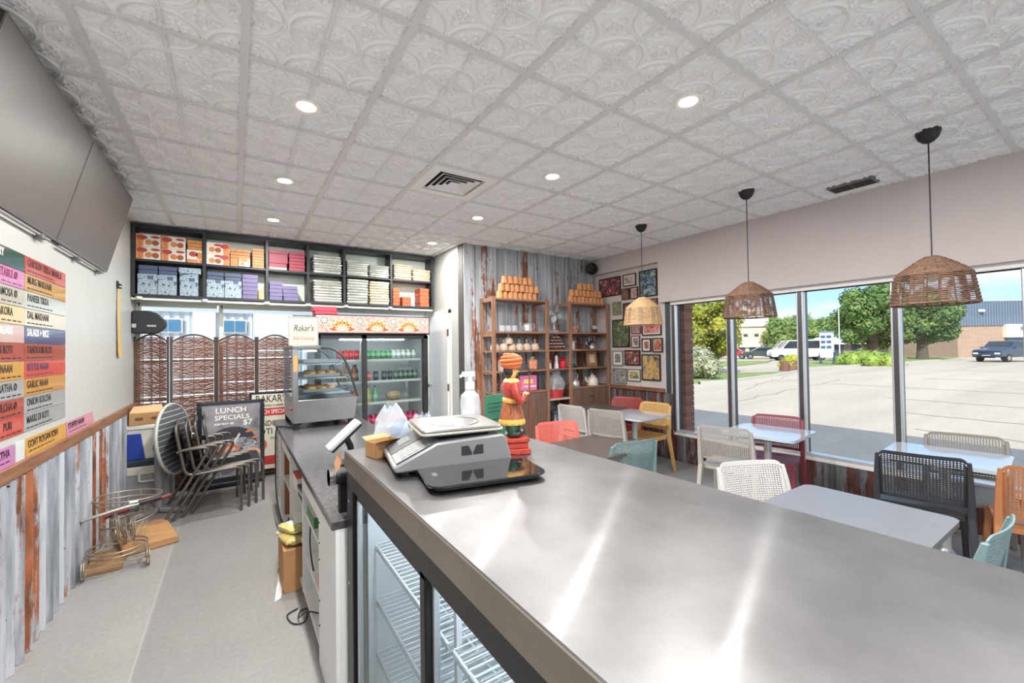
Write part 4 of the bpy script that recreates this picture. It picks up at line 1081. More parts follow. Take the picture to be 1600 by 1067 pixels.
# ================================================================ heated glass display case
def food_case():
    Y0, Y1 = 4.2, 5.0
    r = thing('display_case', 'stainless food warmer case with curved glass front on the black counter', 'case', (.70, 4.6, CT))
    b = lambda m, n, mt, **k: m.build(n, mt, r, world=True, **k)
    prof = [(.43, 1.10), (.985, 1.10), (.955, .895), (.43, .895)]
    Myz = Matrix(((1, 0, 0, 0), (0, 0, 1, 0), (0, 1, 0, 0), (0, 0, 0, 1)))
    mk = MB(); mk.prism(prof[::-1], Y0, Y1, Myz); b(mk, 'steel_base', steel, bevel=.004)
    for x in (.46, .93):
        for y in (Y0 + .04, Y1 - .04): b(MB().box(x - .025, y - .025, CT, x + .025, y + .025, .897), 'foot', black_p, bevel=.003)
    for y in (Y0, Y1 - .03):
        b(MB().box(.425, y, 1.095, .475, y + .03, 1.575), 'corner_post', steel, bevel=.004)
    curve = [(.45, 1.575), (.66, 1.57), (.76, 1.555), (.83, 1.51), (.88, 1.43), (.92, 1.32), (.985, 1.105)]
    def cs(y): return [(x, y, z) for x, z in [(p[0], p[2]) for p in bez([(a, 0, c) for a, c in curve], 5)]]
    A, B_ = cs(Y0 + .012), cs(Y1 - .012)
    g = MB(); n = len(A); g.v = A + B_; g.f = [[i, i + 1, n + i + 1, n + i] for i in range(4, n - 1)]; g.m = [0] * len(g.f); b(g, 'curved_glass', case_glass, smooth=3.2)
    for y in (Y0 + .010, Y1 - .012): 
        side = cs(y); q = MB(); q.v = side + [(.47, y, 1.105)]; q.f = [list(range(len(q.v)))]; q.m = [0]; b(q, 'side_glass', case_glass)
        b(MB().tube(cs(y), .010, 6), 'glass_edge', mm('case_edge', (86, 88, 90), .3, .6))
    b(MB().box(.425, Y0 - .004, 1.555, .66, Y1 + .004, 1.592), 'top_cap', mm('case_top', (120, 122, 124), .35, .5), bevel=.006)
    b(MB().box(.428, Y0 + .03, 1.12, .432, Y1 - .03, 1.55), 'rear_door', case_glass)
    b(MB().lathe([(.0001, 0), (.014, 0), (.012, .015), (.0001, .016)], 14, M=Matrix.Translation((.43, 4.30, 1.02)) @ Matrix.Rotation(-PI / 2, 4, 'Y')), 'dial', mat('dial_brown', (96, 60, 44), .4), smooth=.6)
    b(MB().box(.4745, Y0 - .001, 1.36, .4755, Y0 + .012, 1.52).box(.436, Y0 - .0016, 1.36, .466, Y0 - .0004, 1.50), 'warning_sticker', mat('sticker_orange', (226, 160, 90), .5))
    for z, x1 in ((1.42, .86), (1.29, .90), (1.15, .93)):
        m = MB(); m.box(.47, Y0 + .02, z - .006, x1, Y0 + .03, z + .008).box(.47, Y1 - .03, z - .006, x1, Y1 - .02, z + .008).box(x1 - .01, Y0 + .02, z - .006, x1, Y1 - .02, z + .008)
        for i in range(24): m.tube([(.48, Y0 + .03 + i * .032, z), (x1 - .01, Y0 + .03 + i * .032, z)], .002, 4)
        b(m, 'rack_shelf', chrome)
    b(MB().box(.60, Y0 + .1, 1.535, .64, Y1 - .1, 1.55), 'lamp_bar', mat('warm_bar', (255, 240, 214), .4, emit=3))
    # trays and bread
    k = 0
    for z, lab in ((1.43, 'top'), (1.30, 'middle'), (1.16, 'lowest')):
        t = thing('food_tray', 'steel food tray on the %s rack of the glass warmer' % lab, 'tray', (.68, 4.55, z), 0, 'trays inside the glass warmer')
        m = MB().box(-.16, -.28, 0, .16, .28, .004).box(-.16, -.28, 0, -.155, .28, .03).box(.155, -.28, 0, .16, .28, .03).box(-.16, -.28, 0, .16, -.275, .03).box(-.16, .275, 0, .16, .28, .03)
        m.build('tray', steel, t, bevel=.0015)
    bread = mat('fried_pastry', (196, 150, 96), .7, var=.25, vs=40); rnd = random.Random(6)
    for z, lab in ((1.305, 'middle'), (1.165, 'lowest')):
        for i in range(10):
            o = MB().ball((0, 0, .026), .04, 10, None, (1, 1.1, .62)).build('pastry', bread, None, .9)
            tag(o, 'golden fried pastry on the %s tray in the warmer, %s in the %s row' % (lab, ('left', 'middle', 'right')[i % 3], ('nearest', 'second', 'third', 'farthest')[i // 3]), 'pastry', 'pastries on the %s tray' % lab)
            o.location = (.60 + .09 * (i % 3) + rnd.uniform(-.008, .008), 4.33 + .115 * (i // 3), z); o.rotation_euler = (0, 0, rnd.random() * 3)
    # white board sign standing on the case
    s = thing('shop_sign', 'cream board with handwritten shop name standing on the food warmer', 'sign', (.545, 4.42, 1.593), .0)
    M2 = Matrix.Rotation(-.05, 4, 'Z') @ Matrix.Rotation(-.06, 4, 'X')
    MB().box(-.125, -.006, 0, .125, .006, .275, M2).build('board', mm('cream_board', (186, 181, 166), .5), s, bevel=.002)
    fr = MB().box(-.128, -.009, 0, -.118, .009, .278, M2).box(.118, -.009, 0, .128, .009, .278, M2).box(-.128, -.009, 0, .128, .009, .008, M2).box(-.128, -.009, .268, .128, .009, .278, M2); fr.build('board_frame', mm('grey_frame', (150, 150, 150), .4, .4), s)
    t_ = text("Rakar's", .082, ink, s, M2 @ Vector((.0, -.0075, .165)), (PI / 2 - .06, 0, -.05), .72, shear=.25)
    text('Real Cooking', .046, mm('ink_faded_red', (196, 120, 108), .6), s, M2 @ Vector((.0, -.0075, .070)), (PI / 2 - .06, 0, -.05), .72, shear=.2)
food_case()
# ================================================================ box shelf under the ceiling
def box_shelf():
    Y0, Y1 = 5.95, 6.195
    r = thing('wall_shelf', 'long black two-tier wall shelf full of boxes, under the ceiling', 'shelf', (.8, 6.1, 2.16))
    k = mm('shelf_black', (44, 46, 50), .45)
    b = lambda m, n: m.build(n, k, r, world=True, bevel=.002)
    b(MB().box(-.92, Y0, 2.90, 2.50, Y1, 2.94), 'top_board'); b(MB().box(-.92, Y0, 2.155, 2.50, Y1, 2.18), 'bottom_board')
    b(MB().box(-.92, Y0, 2.535, .80, Y1, 2.56), 'middle_board'); b(MB().box(.80, Y0, 2.535, 2.50, Y1, 2.558), 'middle_board')
    for x in (-.92, -.305, .318, .775, 1.218, 1.852, 2.475): b(MB().box(x, Y0 - .004, 2.155, x + .03, Y1, 2.94), 'upright')
    b(MB().box(.318, Y1 - .012, 2.18, 2.48, Y1 - .004, 2.54), 'back_board').data.materials[0] = mm('shelf_back', (212, 222, 208), .6)
    MB().box(-.92, Y0 + .01, 2.118, 2.50, Y0 + .03, 2.14).build('light_strip', mm('strip_white', (226, 232, 222), .4), r, world=True)
    for x in (-.86, -.29, .33, .79, 1.25, 1.85): MB().boxc((x, Y0 + .01, 2.138), (.05, .05, .03), .5).build('bracket', mm('bracket_pale', (220, 226, 214), .4), r, world=True, bevel=.004)
box_shelf()
ORD = ['lowest', 'second', 'third', 'fourth', 'fifth', 'sixth', 'seventh', 'eighth', 'ninth', 'tenth']
BAYS = ['first', 'second', 'third', 'fourth', 'fifth', 'sixth']
def boxes():
    YF_ = 5.958; dep = .225
    og = mat('box_orange', (202, 138, 84), .5, var=.12, vs=20); nv = mat('box_navy', (78, 88, 118), .5, var=.06, vs=8); pu = mat('box_purple', (110, 104, 142), .5, var=.06, vs=8)
    mr = mat('box_maroon', (150, 62, 78), .5, var=.06, vs=8); wh = mat('box_white_print', (228, 222, 214), .45); ro = mat('box_rust_orange', (196, 92, 56), .5, var=.1, vs=14)
    foil = mat('foil_tray', (196, 202, 194), .3, metal=.55, var=.16, vs=34, bump=.6, bs=46); foil2 = mat('foil_tray_tan', (206, 194, 168), .35, metal=.4, var=.16, vs=34, bump=.6, bs=46)
    tanm = mat('print_tan', (206, 134, 76), .5); redm = mat('print_red', (178, 72, 62), .5); brn = mat('print_brown', (160, 96, 52), .5)
    t = NT('box_orange_print'); vo = t.n('TexVoronoi'); vo.inputs['Scale'].default_value = 22; t.l(t.pos(obj=True), vo.inputs['Vector'])
    t.l(t.ramp(vo.outputs['Distance'], [(.15, (226, 162, 106)), (.5, (200, 118, 66)), (.8, (236, 210, 176))]), t.b.inputs['Base Color']); og_p = t.mat
    def mandala():
        t = NT('box_blue_mandala'); ps = t.pos(obj=True); v = t.n('VectorMath', operation='LENGTH')
        s = t.n('VectorMath', operation='MULTIPLY_ADD'); s.inputs[1].default_value = (1, 0, 1); s.inputs[2].default_value = (0, 0, -.11); t.l(ps, s.inputs[0]); t.l(s.outputs[0], v.inputs[0])
        w = t.n('Math', operation='SINE'); q = t.n('Math', operation='MULTIPLY'); q.inputs[1].default_value = 95; t.l(v.outputs['Value'], q.inputs[0]); t.l(q.outputs[0], w.inputs[0])
        vo = t.n('TexVoronoi'); vo.inputs['Scale'].default_value = 27; t.l(ps, vo.inputs['Vector'])
        a = t.n('Math', operation='MULTIPLY_ADD'); a.inputs[1].default_value = .16; t.l(w.outputs[0], a.inputs[0]); t.l(vo.outputs['Distance'], a.inputs[2])
        t.l(t.ramp(a.outputs[0], [(.08, (70, 98, 130)), (.22, (120, 152, 172)), (.36, (176, 192, 198)), (.5, (104, 140, 164)), (.66, (190, 198, 198)), (.8, (74, 98, 128))]), t.b.inputs['Base Color']); t.b.inputs['Roughness'].default_value = .45
        return t.mat
    md = mandala()
    def bx(x0, x1, z0, z1, m, lab, group, name='sweet_box', d=dep, jig=0, lid=None, yo=0):
        w, h = x1 - x0 - .003, z1 - z0 - .0015
        o = thing(name, lab, 'box', ((x0 + x1) / 2 + jig, YF_ + yo + d / 2, z0), 0, group)
        MB().box(-w / 2, -d / 2, 0, w / 2, d / 2, h * (.62 if lid else 1)).build('box_body', m, o, bevel=.002)
        if lid: MB().box(-w / 2 - .001, -d / 2 - .0015, h * .55, w / 2 + .001, d / 2, h).build('box_lid', lid, o, bevel=.002)
        return o, w, h, d
    def disc(o, x, z, rx, rz, m, d, nm='printed_motif', y=0):
        MB().add([(x + rx * math.cos(a), -d / 2 - .0008 - y, z + rz * math.sin(a)) for a in [2 * PI * i / 18 for i in range(18)]], [tuple(range(18))]).build(nm, m, o)
    def printed(x0, x1, z0, z1, lab, side):
        o, w, h, d = bx(x0, x1, z0, z1, wh, lab, 'white printed sweet boxes on the top tier')
        MB().box(-w / 2 if side < 0 else w / 2 - .062, -d / 2 - .0006, 0, -w / 2 + .062 if side < 0 else w / 2, -d / 2, h).build('printed_band', og_p, o)
        disc(o, side * (w / 2 - .05), h * .72, .045, .026, redm, d, y=.0004); c = -side * .03
        disc(o, c - .028, h * .36, .030, .030, tanm, d); disc(o, c + .03, h * .34, .030, .030, brn, d); disc(o, c + .03, h * .80, .040, .015, redm, d)
    # bay 1 / 2, upper tier
    for j, nm in enumerate(('lower', 'upper')):
        printed(-.885, -.676, 2.56 + .137 * j, 2.697 + .137 * j, '%s white sweet box with orange print at the left end of the shelf' % nm, -1)
        printed(-.674, -.460, 2.56 + .137 * j, 2.697 + .137 * j, '%s white sweet box with orange print, second column of the first bay' % nm, -1)
        printed(-.272, -.048, 2.56 + .128 * j, 2.688 + .128 * j, '%s white sweet box with orange print at the left of the second bay' % nm, 1)
    o, w, h, d = bx(-.452, -.309, 2.56, 2.71, wh, 'small white sweet box under thin orange boxes in the first bay', 'white printed sweet boxes on the top tier')
    disc(o, -.01, .10, .04, .03, redm, d); MB().box(-w / 2, -d / 2 - .0006, 0, w / 2, -d / 2, .04).build('printed_band', og_p, o); disc(o, .045, .085, .03, .04, tanm, d)
    for k in range(3): bx(-.445, -.309, 2.712 + .036 * k, 2.746 + .036 * k, og, '%s thin orange box stacked on the small white box' % ORD[k], 'thin orange boxes on the top tier')
    bx(-.044, .157, 2.56, 2.66, og, 'plain orange carton at the bottom middle of the second bay', 'thin orange boxes on the top tier')
    for k in range(3): bx(-.044, .157, 2.661 + .036 * k, 2.695 + .036 * k, og, '%s thin orange box above the plain orange carton' % ORD[k], 'thin orange boxes on the top tier')
    o, w, h, d = bx(.04, .157, 2.562, 2.66, wh, 'little white sweet box in front of the plain orange carton', 'white printed sweet boxes on the top tier', d=.02, yo=-.022)
    MB().box(-w / 2, -d / 2 - .0006, .055, w / 2, -d / 2, h).build('printed_band', og_p, o); disc(o, -.02, .03, .025, .022, tanm, d)
    for k in range(7): bx(.178, .303, 2.56 + .034 * k, 2.593 + .034 * k, og, '%s thin orange box in the stack at the right of the second bay' % ORD[k], 'thin orange boxes on the top tier')
    # lower tier: navy, mandala
    for i, x in enumerate((-.872, -.705)):
        bx(x, x + .166, 2.18, 2.405, md, '%s big blue mandala box in the first bay' % ('left', 'right')[i], 'blue mandala boxes')
        for k in range(2): bx(x + .01, x + .17, 2.406 + .045 * k, 2.449 + .045 * k, nv, '%s flat navy box on the %s mandala box of the first bay' % (ORD[k], ('left', 'right')[i]), 'flat navy boxes')
    bx(-.515, -.345, 2.18, 2.43, md, 'tall blue mandala box at the right of the first bay', 'blue mandala boxes'); bx(-.525, -.32, 2.432, 2.50, md, 'blue mandala box lying on top of the tall one', 'blue mandala boxes')
    for i, x in enumerate((-.272, -.100)):
        bx(x, x + .171, 2.18, 2.385, md, '%s blue mandala box in the second bay' % ('left', 'right')[i], 'blue mandala boxes')
        for k in range(2): bx(x + .005, x + .165, 2.386 + .045 * k, 2.429 + .045 * k, nv, '%s flat navy box on the %s mandala box of the second bay' % (ORD[k], ('left', 'right')[i]), 'flat navy boxes')
    for k in range(6): bx(.075, .235, 2.18 + .049 * k, 2.228 + .049 * k, pu, '%s purple box in the stack of the second bay' % ORD[k], 'flat purple boxes', jig=.003 * (k % 2))
    bx(.24, .285, 2.18, 2.30, mat('box_kraft', (198, 160, 104), .6), 'narrow tan box at the right end of the second bay', 'odd cartons on the wall shelf')
    for k in range(5): bx(.355, .50, 2.18 + .047 * k, 2.226 + .047 * k, pu, '%s purple box in the left stack of the third bay' % ORD[k], 'flat purple boxes', jig=.003 * (k % 2))
    for k in range(4): bx(.51, .68, 2.18 + .047 * k, 2.226 + .047 * k, pu, '%s purple box in the right stack of the third bay' % ORD[k], 'flat purple boxes', jig=-.004 * k)
    # maroon
    hs = [.035, .045, .12, .045]; z = 2.56
    for k, h in enumerate(hs): bx(.352, .56 - .01 * (k < 2), z, z + h - .001, mr if k else mat('box_pale_pink', (206, 178, 172), .5), '%s box in the left maroon stack' % ORD[k], 'flat maroon boxes'); z += h
    for k in range(6): bx(.572, .752, 2.56 + .041 * k, 2.60 + .041 * k, mr, '%s box in the right maroon stack' % ORD[k], 'flat maroon boxes', jig=.004 * (k % 2))
    # foil tray packs
    rnd = random.Random(8)
    def foils(x0, x1, z0, n, h, m, where):
        for k in range(n):
            w = x1 - x0; j = rnd.uniform(-.006, .006)
            o = thing('foil_pack', '%s wrapped pack in the %s' % (ORD[k], where), 'package', ((x0 + x1) / 2 + j, YF_ + dep / 2 - .01, z0 + h * k), rnd.uniform(-.02, .02), 'wrapped foil container packs')
            p = rrect(w - .008, dep, .02, 2); q = MB(); nn = len(p)
            for sc, zz in ((.94, .001), (1, h * .35), (1, h * .75), (.96, h - .001)):
                q.v += [(x * sc + rnd.uniform(-.003, .003), y * sc + rnd.uniform(-.003, .003), zz) for x, y in p]
            for L_ in range(3):
                for i in range(nn): q.f.append([L_ * nn + i, L_ * nn + (i + 1) % nn, (L_ + 1) * nn + (i + 1) % nn, (L_ + 1) * nn + i])
            q.f += [list(range(nn - 1, -1, -1)), [3 * nn + i for i in range(nn)]]; q.m = [0] * len(q.f)
            q.build('wrapped_body', m, o, .6)
    foils(.85, 1.205, 2.558, 7, .034, foil, 'fourth bay, top tier stack'); foils(.85, 1.205, 2.18, 8, .036, foil, 'fourth bay, bottom tier stack')
    foils(1.262, 1.55, 2.558, 7, .030, foil, 'fifth bay, top tier left stack'); foils(1.56, 1.845, 2.558, 6, .029, foil, 'fifth bay, top tier right stack')
    foils(1.262, 1.55, 2.18, 9, .037, foil, 'fifth bay, bottom tier left stack'); foils(1.56, 1.845, 2.18, 9, .036, foil2, 'fifth bay, bottom tier right stack')
    foils(1.90, 2.175, 2.558, 7, .031, foil2, 'sixth bay, top tier left stack'); foils(2.185, 2.47, 2.558, 5, .034, foil2, 'sixth bay, top tier right stack')
    for k in range(5): bx(1.89, 1.99, 2.18 + .05 * k, 2.229 + .05 * k, ro, '%s orange box in the left stack of the last bay' % ORD[k], 'orange boxes in the last bay', jig=.004 * (k % 2))
    for k in range(3): bx(2.03, 2.16, 2.18 + .045 * k, 2.224 + .045 * k, ro, '%s orange box in the low middle stack of the last bay' % ORD[k], 'orange boxes in the last bay')
    for k in range(5): bx(2.30, 2.44, 2.18 + .055 * k, 2.234 + .055 * k, ro, '%s orange box in the right stack of the last bay' % ORD[k], 'orange boxes in the last bay', jig=-.004 * (k % 2))
boxes()

# ================================================================ drinks fridge
def fridge():
    X0, X1, Y0, Y1 = .80, 2.225, 5.48, 6.18
    r = thing('drinks_fridge', 'tall black two-door drinks fridge with painted lotus header', 'fridge', ((X0 + X1) / 2, 5.83, 0))
    b = lambda m, n, mt, **k: m.build(n, mt, r, world=True, **k)
    k = mm('fridge_black', (44, 45, 48), .35); lin_ = mat('fridge_liner', (206, 210, 212), .45)
    b(MB().box(X0, Y0 + .05, .04, X0 + .05, Y1, 1.97).box(X1 - .05, Y0 + .05, .04, X1, Y1, 1.97).box(X0, Y1 - .05, .04, X1, Y1, 1.97).box(X0, Y0 + .05, .04, X1, Y1, .25).box(X0, Y0 + .05, 1.70, X1, Y1, 1.97), 'cabinet', k, bevel=.004)
    b(MB().box(X0 + .05, Y0 + .12, .25, X0 + .056, Y1 - .05, 1.70).box(X1 - .056, Y0 + .12, .25, X1 - .05, Y1 - .05, 1.70).box(X0 + .05, Y1 - .056, .25, X1 - .05, Y1 - .05, 1.70).box(X0 + .05, Y0 + .12, 1.694, X1 - .05, Y1 - .05, 1.70), 'liner', lin_)
    for x in (X0 + .08, X1 - .08):
        for y in (Y0 + .12, Y1 - .1): b(MB().cyl((x, y, 0), (x, y, .04), .025, n=10), 'foot', black_p)
    b(MB().box(X0, Y0 + .02, .05, X1, Y0 + .05, .25), 'grille', black_p, bevel=.003)
    xm = 1.372
    for x0, x1, dy in ((X0 + .005, xm + .03, .018), (xm - .03, X1 - .005, 0)):
        d = MB().box(x0, Y0 + dy, .26, x0 + .06, Y0 + dy + .022, 1.735).box(x1 - .06, Y0 + dy, .26, x1, Y0 + dy + .022, 1.735).box(x0, Y0 + dy, .26, x1, Y0 + dy + .022, .31).box(x0, Y0 + dy, 1.69, x1, Y0 + dy + .022, 1.735)
        do = b(d, 'door', k, bevel=.003)
        MB().box(x0 + .05, Y0 + dy + .009, .30, x1 - .05, Y0 + dy + .013, 1.70).build('glass_pane', fridge_glass, do, world=True)
        hx = x0 + .03 if dy else x1 - .03
        MB().box(hx - .012, Y0 + dy - .006, .95, hx + .012, Y0 + dy + .002, 1.18).build('handle', mm('fridge_handle', (24, 24, 26), .3), do, world=True, bevel=.003)
    # header lightbox with printed lotus flowers
    hz0, hz1 = 1.745, 1.985
    b(MB().box(X0 - .01, Y0 - .03, hz0, X1 + .01, Y0 + .10, hz1), 'header_box', black_p, bevel=.004)
    t = NT('header_pink_print'); n = t.noise(t.pos((1, 1, 1)), 26, 4)
    t.l(t.ramp(n, [(.38, (222, 142, 132)), (.55, (232, 178, 164)), (.66, (196, 120, 140))]), t.b.inputs['Base Color']); t.b.inputs['Roughness'].default_value = .35
    hp = b(MB().box(X0 + .005, Y0 - .034, hz0 + .018, X1 - .005, Y0 - .029, hz1 - .014), 'header_print', t.mat)
    pc = [mat('petal_orange', (232, 140, 60), .4), mat('petal_cream', (240, 216, 190), .4), mat('petal_red', (190, 76, 72), .4), mat('petal_plum', (88, 40, 56), .4)]
    def petal(cx, cz, a, L0, L1, w, m, yy):
        P = [(L0, 0), ((L0 + L1) * .5, w), (L1 * .9, w * .5), (L1, 0), (L1 * .9, -w * .5), ((L0 + L1) * .5, -w)]
        c, s = math.cos(a), math.sin(a)
        MB().add([(cx + u * c - v * s, yy, cz + u * s + v * c) for u, v in P], [tuple(range(6))]).build('printed_petal', m, hp, world=True)
    for cx in (1.10, 1.52, 1.94):
        cz = hz0 + .035
        for i in range(7):
            a = PI * (.06 + .88 * i / 6)
            petal(cx, cz, a, .035, .178, .032, pc[1], Y0 - .0352); petal(cx, cz, a, .05, .158, .020, pc[0] if 1 <= i <= 5 else pc[2], Y0 - .0356)
        petal(cx, cz + .0, PI / 2, .0, .03, .03, mm('lotus_white', (236, 228, 222), .4), Y0 - .0354)
    for cx in (.895, 1.31, 1.73, 2.13):
        MB().add([(cx + .06 * math.cos(a), Y0 - .0348, hz1 - .075 + .052 * math.sin(a)) for a in [2 * PI * i / 16 for i in range(16)]], [tuple(range(16))]).build('printed_disc', pc[1], hp, world=True)
        for i in range(9): petal(cx, hz1 - .075, 2 * PI * i / 9, .024, .05, .009, pc[3], Y0 - .0354)
    # shelves
    sw = mm('fridge_shelf', (216, 220, 220), .35)
    SH = [.56, .86, 1.14, 1.42]
    for z in SH:
        for a, c in ((X0 + .06, xm - .01), (xm + .01, X1 - .06)):
            m = MB().box(a, Y0 + .13, z - .026, c, Y0 + .142, z + .006)
            for i in range(22): x = a + (c - a) * i / 21; m.tube([(x, Y0 + .14, z), (x, Y1 - .07, z)], .0028, 4)
            b(m, 'wire_shelf', sw)
    b(MB().box(xm - .012, Y0 + .14, .25, xm + .012, Y0 + .18, 1.70), 'centre_post', lin_)
    b(MB().box(X0 + .3, Y0 + .125, 1.672, X1 - .3, Y0 + .15, 1.69), 'light_tube', mat('fridge_tube', (250, 252, 255), .4, emit=14))
    # drinks
    def can(c): 
        o = bpy.data.objects.new('drink_can', None); COL.objects.link(o)
        MB().lathe([(.0001, .002), (.024, 0), (.033, .01), (.033, .108), (.027, .12)], 16).build('can_body', mm('can_%d_%d_%d' % c, c, .3, .3), o, .7)
        MB().lathe([(.027, .12), (.028, .123), (.025, .121), (.0001, .119)], 16).build('can_lid', chrome, o, .7)
        MB().lathe([(.0333, .045), (.0333, .085)], 16).build('can_band', mm('can_band_%d' % sum(c), tuple(min(255, int(x * 1.25 + 40)) for x in c), .35), o, .8); return o
    def bottle(c, capc):
        o = bpy.data.objects.new('drink_bottle', None); COL.objects.link(o)
        MB().lathe([(.0001, 0), (.033, 0), (.036, .01), (.036, .13), (.014, .175), (.013, .195)], 16).build('bottle_body', mm('bot_%d_%d_%d' % c, c, .2), o, .7)
        MB().lathe([(.015, .195), (.015, .212), (.0001, .213)], 12).build('cap', mm('cap_%d_%d_%d' % capc, capc, .4), o, .7)
        MB().lathe([(.0365, .05), (.0365, .10)], 16).build('wrap', mm('wrap_%d' % sum(c), tuple(min(255, int(x * .6 + 100)) for x in c), .45), o, .8); return o
    P = {}
    def put(kind, c, cap, xs, y, z, lab, grp):
        key = (kind, c)
        for i, x in enumerate(xs):
            if key not in P: o = P[key] = can(c) if kind == 'can' else bottle(c, cap)
            else: o = copy_tree(P[key])
            tag(o, '', 'can' if kind == 'can' else 'bottle', grp)
            n = len(xs); w = 'only' if n == 1 else (['leftmost'] + ['second', 'third', 'fourth', 'fifth', 'sixth', 'seventh', 'eighth', 'ninth', 'tenth'][:max(0, n - 2)] + ['last'])[i]
            place(o, (x, y, z + .003), .3 * i, '%s %s' % (w, lab), grp)
    ar = lambda a, s, n: [a + s * i for i in range(n)]
    y = Y0 + .19
    put('can', (190, 44, 50), 0, ar(1.10, .072, 4), y, 1.42, 'red can on the top shelf of the left fridge door', 'red cans on the top shelf')
    put('can', (86, 140, 98), 0, ar(1.45, .070, 5), y, 1.42, 'green can on the top shelf of the right fridge door', 'green cans on the top shelf')
    put('can', (176, 196, 180), 0, ar(1.80, .070, 5), y, 1.42, 'pale green can on the top shelf at the right', 'pale cans on the top shelf')
    put('bottle', (150, 96, 46), (60, 40, 30), (1.10, 1.19, 1.28), y, 1.14, 'amber bottle on the second shelf of the left fridge door', 'amber bottles')
    put('can', (214, 106, 110), 0, (1.46,), y, 1.14, 'pink can on the second shelf of the right fridge door', 'mixed cans on the second shelf')
    put('can', (58, 66, 70), 0, (1.56, 1.67, 1.75), y, 1.14, 'dark can on the second shelf of the right fridge door', 'mixed cans on the second shelf')
    put('can', (84, 104, 92), 0, ar(1.83, .066, 5), y, 1.14, 'dull green can on the second shelf at the right', 'mixed cans on the second shelf')
    put('bottle', (206, 88, 46), (220, 60, 50), (1.12, 1.20, 1.29), y, .86, 'orange bottle on the third shelf of the left fridge door', 'orange bottles')
    put('bottle', (206, 200, 96), (60, 120, 60), (1.45,), y, .86, 'yellow bottle on the third shelf of the right fridge door', 'bottles on the third shelf')
    put('bottle', (120, 180, 140), (40, 110, 70), (1.55,), y, .86, 'mint green bottle on the third shelf of the right fridge door', 'bottles on the third shelf')
    put('can', (196, 56, 96), 0, ar(1.45, .072, 10), y, .56, 'magenta can in the front row of the fourth shelf', 'magenta cans on the fourth shelf')
    put('can', (178, 50, 86), 0, ar(1.45, .072, 10), y + .09, .56, 'magenta can in the back row of the fourth shelf', 'magenta cans on the fourth shelf')
    put('can', (190, 70, 70), 0, ar(1.10, .075, 3), y, .56, 'faded red can on the fourth shelf of the left fridge door', 'red cans on the fourth shelf')
    o = tag(MB().ball((0, 0, .06), .09, 12, None, (1.2, .7, .75)).build('snack_bag', mat('snack_tan', (186, 166, 136), .4, var=.3, vs=30), None, .9), 'crumpled tan bag on the third shelf of the fridge', 'bag'); o.location = (1.80, y + .02, .865)
    o = tag(MB().boxc((0, 0, .075), (.20, .05, .15)).build('carton', mat('fridge_carton', (206, 206, 214), .5), None, bevel=.003), 'pale carton behind the cans on the second fridge shelf', 'box'); o.location = (2.02, y + .2, 1.145)
    put('bottle', (70, 90, 110), (30, 40, 50), (1.02, 1.36 - .03), y + .12, 1.14, 'blue grey bottle at the back of the second fridge shelf', 'blue bottles')
    # red boxes on top
    rb = mat('red_carton', (190, 66, 84), .5)
    for i in range(2):
        o = tag(MB().boxc((0, 0, .03), (.26, .22, .058)).build('flat_box', rb, None, bevel=.003), '%s flat raspberry red box on top of the drinks fridge' % ('lower', 'upper')[i], 'box', 'red boxes on the fridge'); o.location = (.95 - .012 * i, 5.72, 1.972 + .06 * i)
fridge()

# ================================================================ woven folding screen in front of the back window
def divider():
    r = thing('folding_screen', 'brown woven wicker folding screen standing before the back window', 'screen', (-.2, 6.10, 0))
    post = mat('screen_post', (78, 64, 58), .6); wv = mat('screen_weave', (124, 84, 66), .75, var=.25, vs=22)
    xs = [-.905, -.612, -.20, -.185, .02, .21, .225, .50]
    pan = [(-.918, -.628, 6.14, 6.08), (-.598, -.196, 6.08, 6.14), (-.176, .214, 6.14, 6.08), (.234, .62, 6.08, 6.14)]
    rnd = random.Random(12)
    for k, (x0, x1, y0, y1) in enumerate(pan):
        d = Vector((x1 - x0, y1 - y0, 0)); L0 = d.length; d.normalize()
        at = lambda u, z, off=0: (x0 + d.x * u - d.y * off, y0 + d.y * u + d.x * off, z)
        pr = MB()
        for u in (0, L0): pr.tube([at(u, 0), at(u, 1.725)], .012, 8)
        p = pr.build('panel_frame', post, r, world=True)
        arch = lambda u: 1.665 + .085 * math.sin(PI * u / L0)
        MB().tube([at(u, arch(u)) for u in [L0 * i / 14 for i in range(15)]], .010, 6).build('top_rail', post, p, world=True)
        for z in (.08, .55, 1.02, 1.45): MB().tube([at(0, z), at(L0, z)], .007, 6).build('rail', post, p, world=True)
        w = MB(); nv = 4
        for z_i in range(118):
            z = .04 + z_i * .0143
            if any(abs(z - q) < .011 for q in (.61, 1.055, 1.47)): continue
            gap = rnd.random() < .035
            if gap: continue
            e = .0 
            pts = []; ns = 18
            for i in range(ns + 1):
                u = .016 + (L0 - .032) * i / ns
                if z > arch(u) - .01: 
                    if len(pts) > 1: break
                    continue
                pts.append(at(u, z + rnd.uniform(-.0028, .0028), .005 * math.sin(PI * (i * nv / ns * 2 + z_i))))
            if len(pts) > 1:
                pts[0] = at(max(.012, (pts[0][0] - x0) / max(d.x, .1)), pts[0][2])
                w.tube(pts, rnd.choice((.0074, .0080, .0086)), 4)
        stuff(w.build('woven_reed', wv, p, world=True))
        m = MB()
        for i in range(1, nv): u = L0 * i / nv; m.tube([at(u, .04), at(u, arch(u))], .004, 5)
        stuff(m.build('stake', post, p, world=True))
divider()
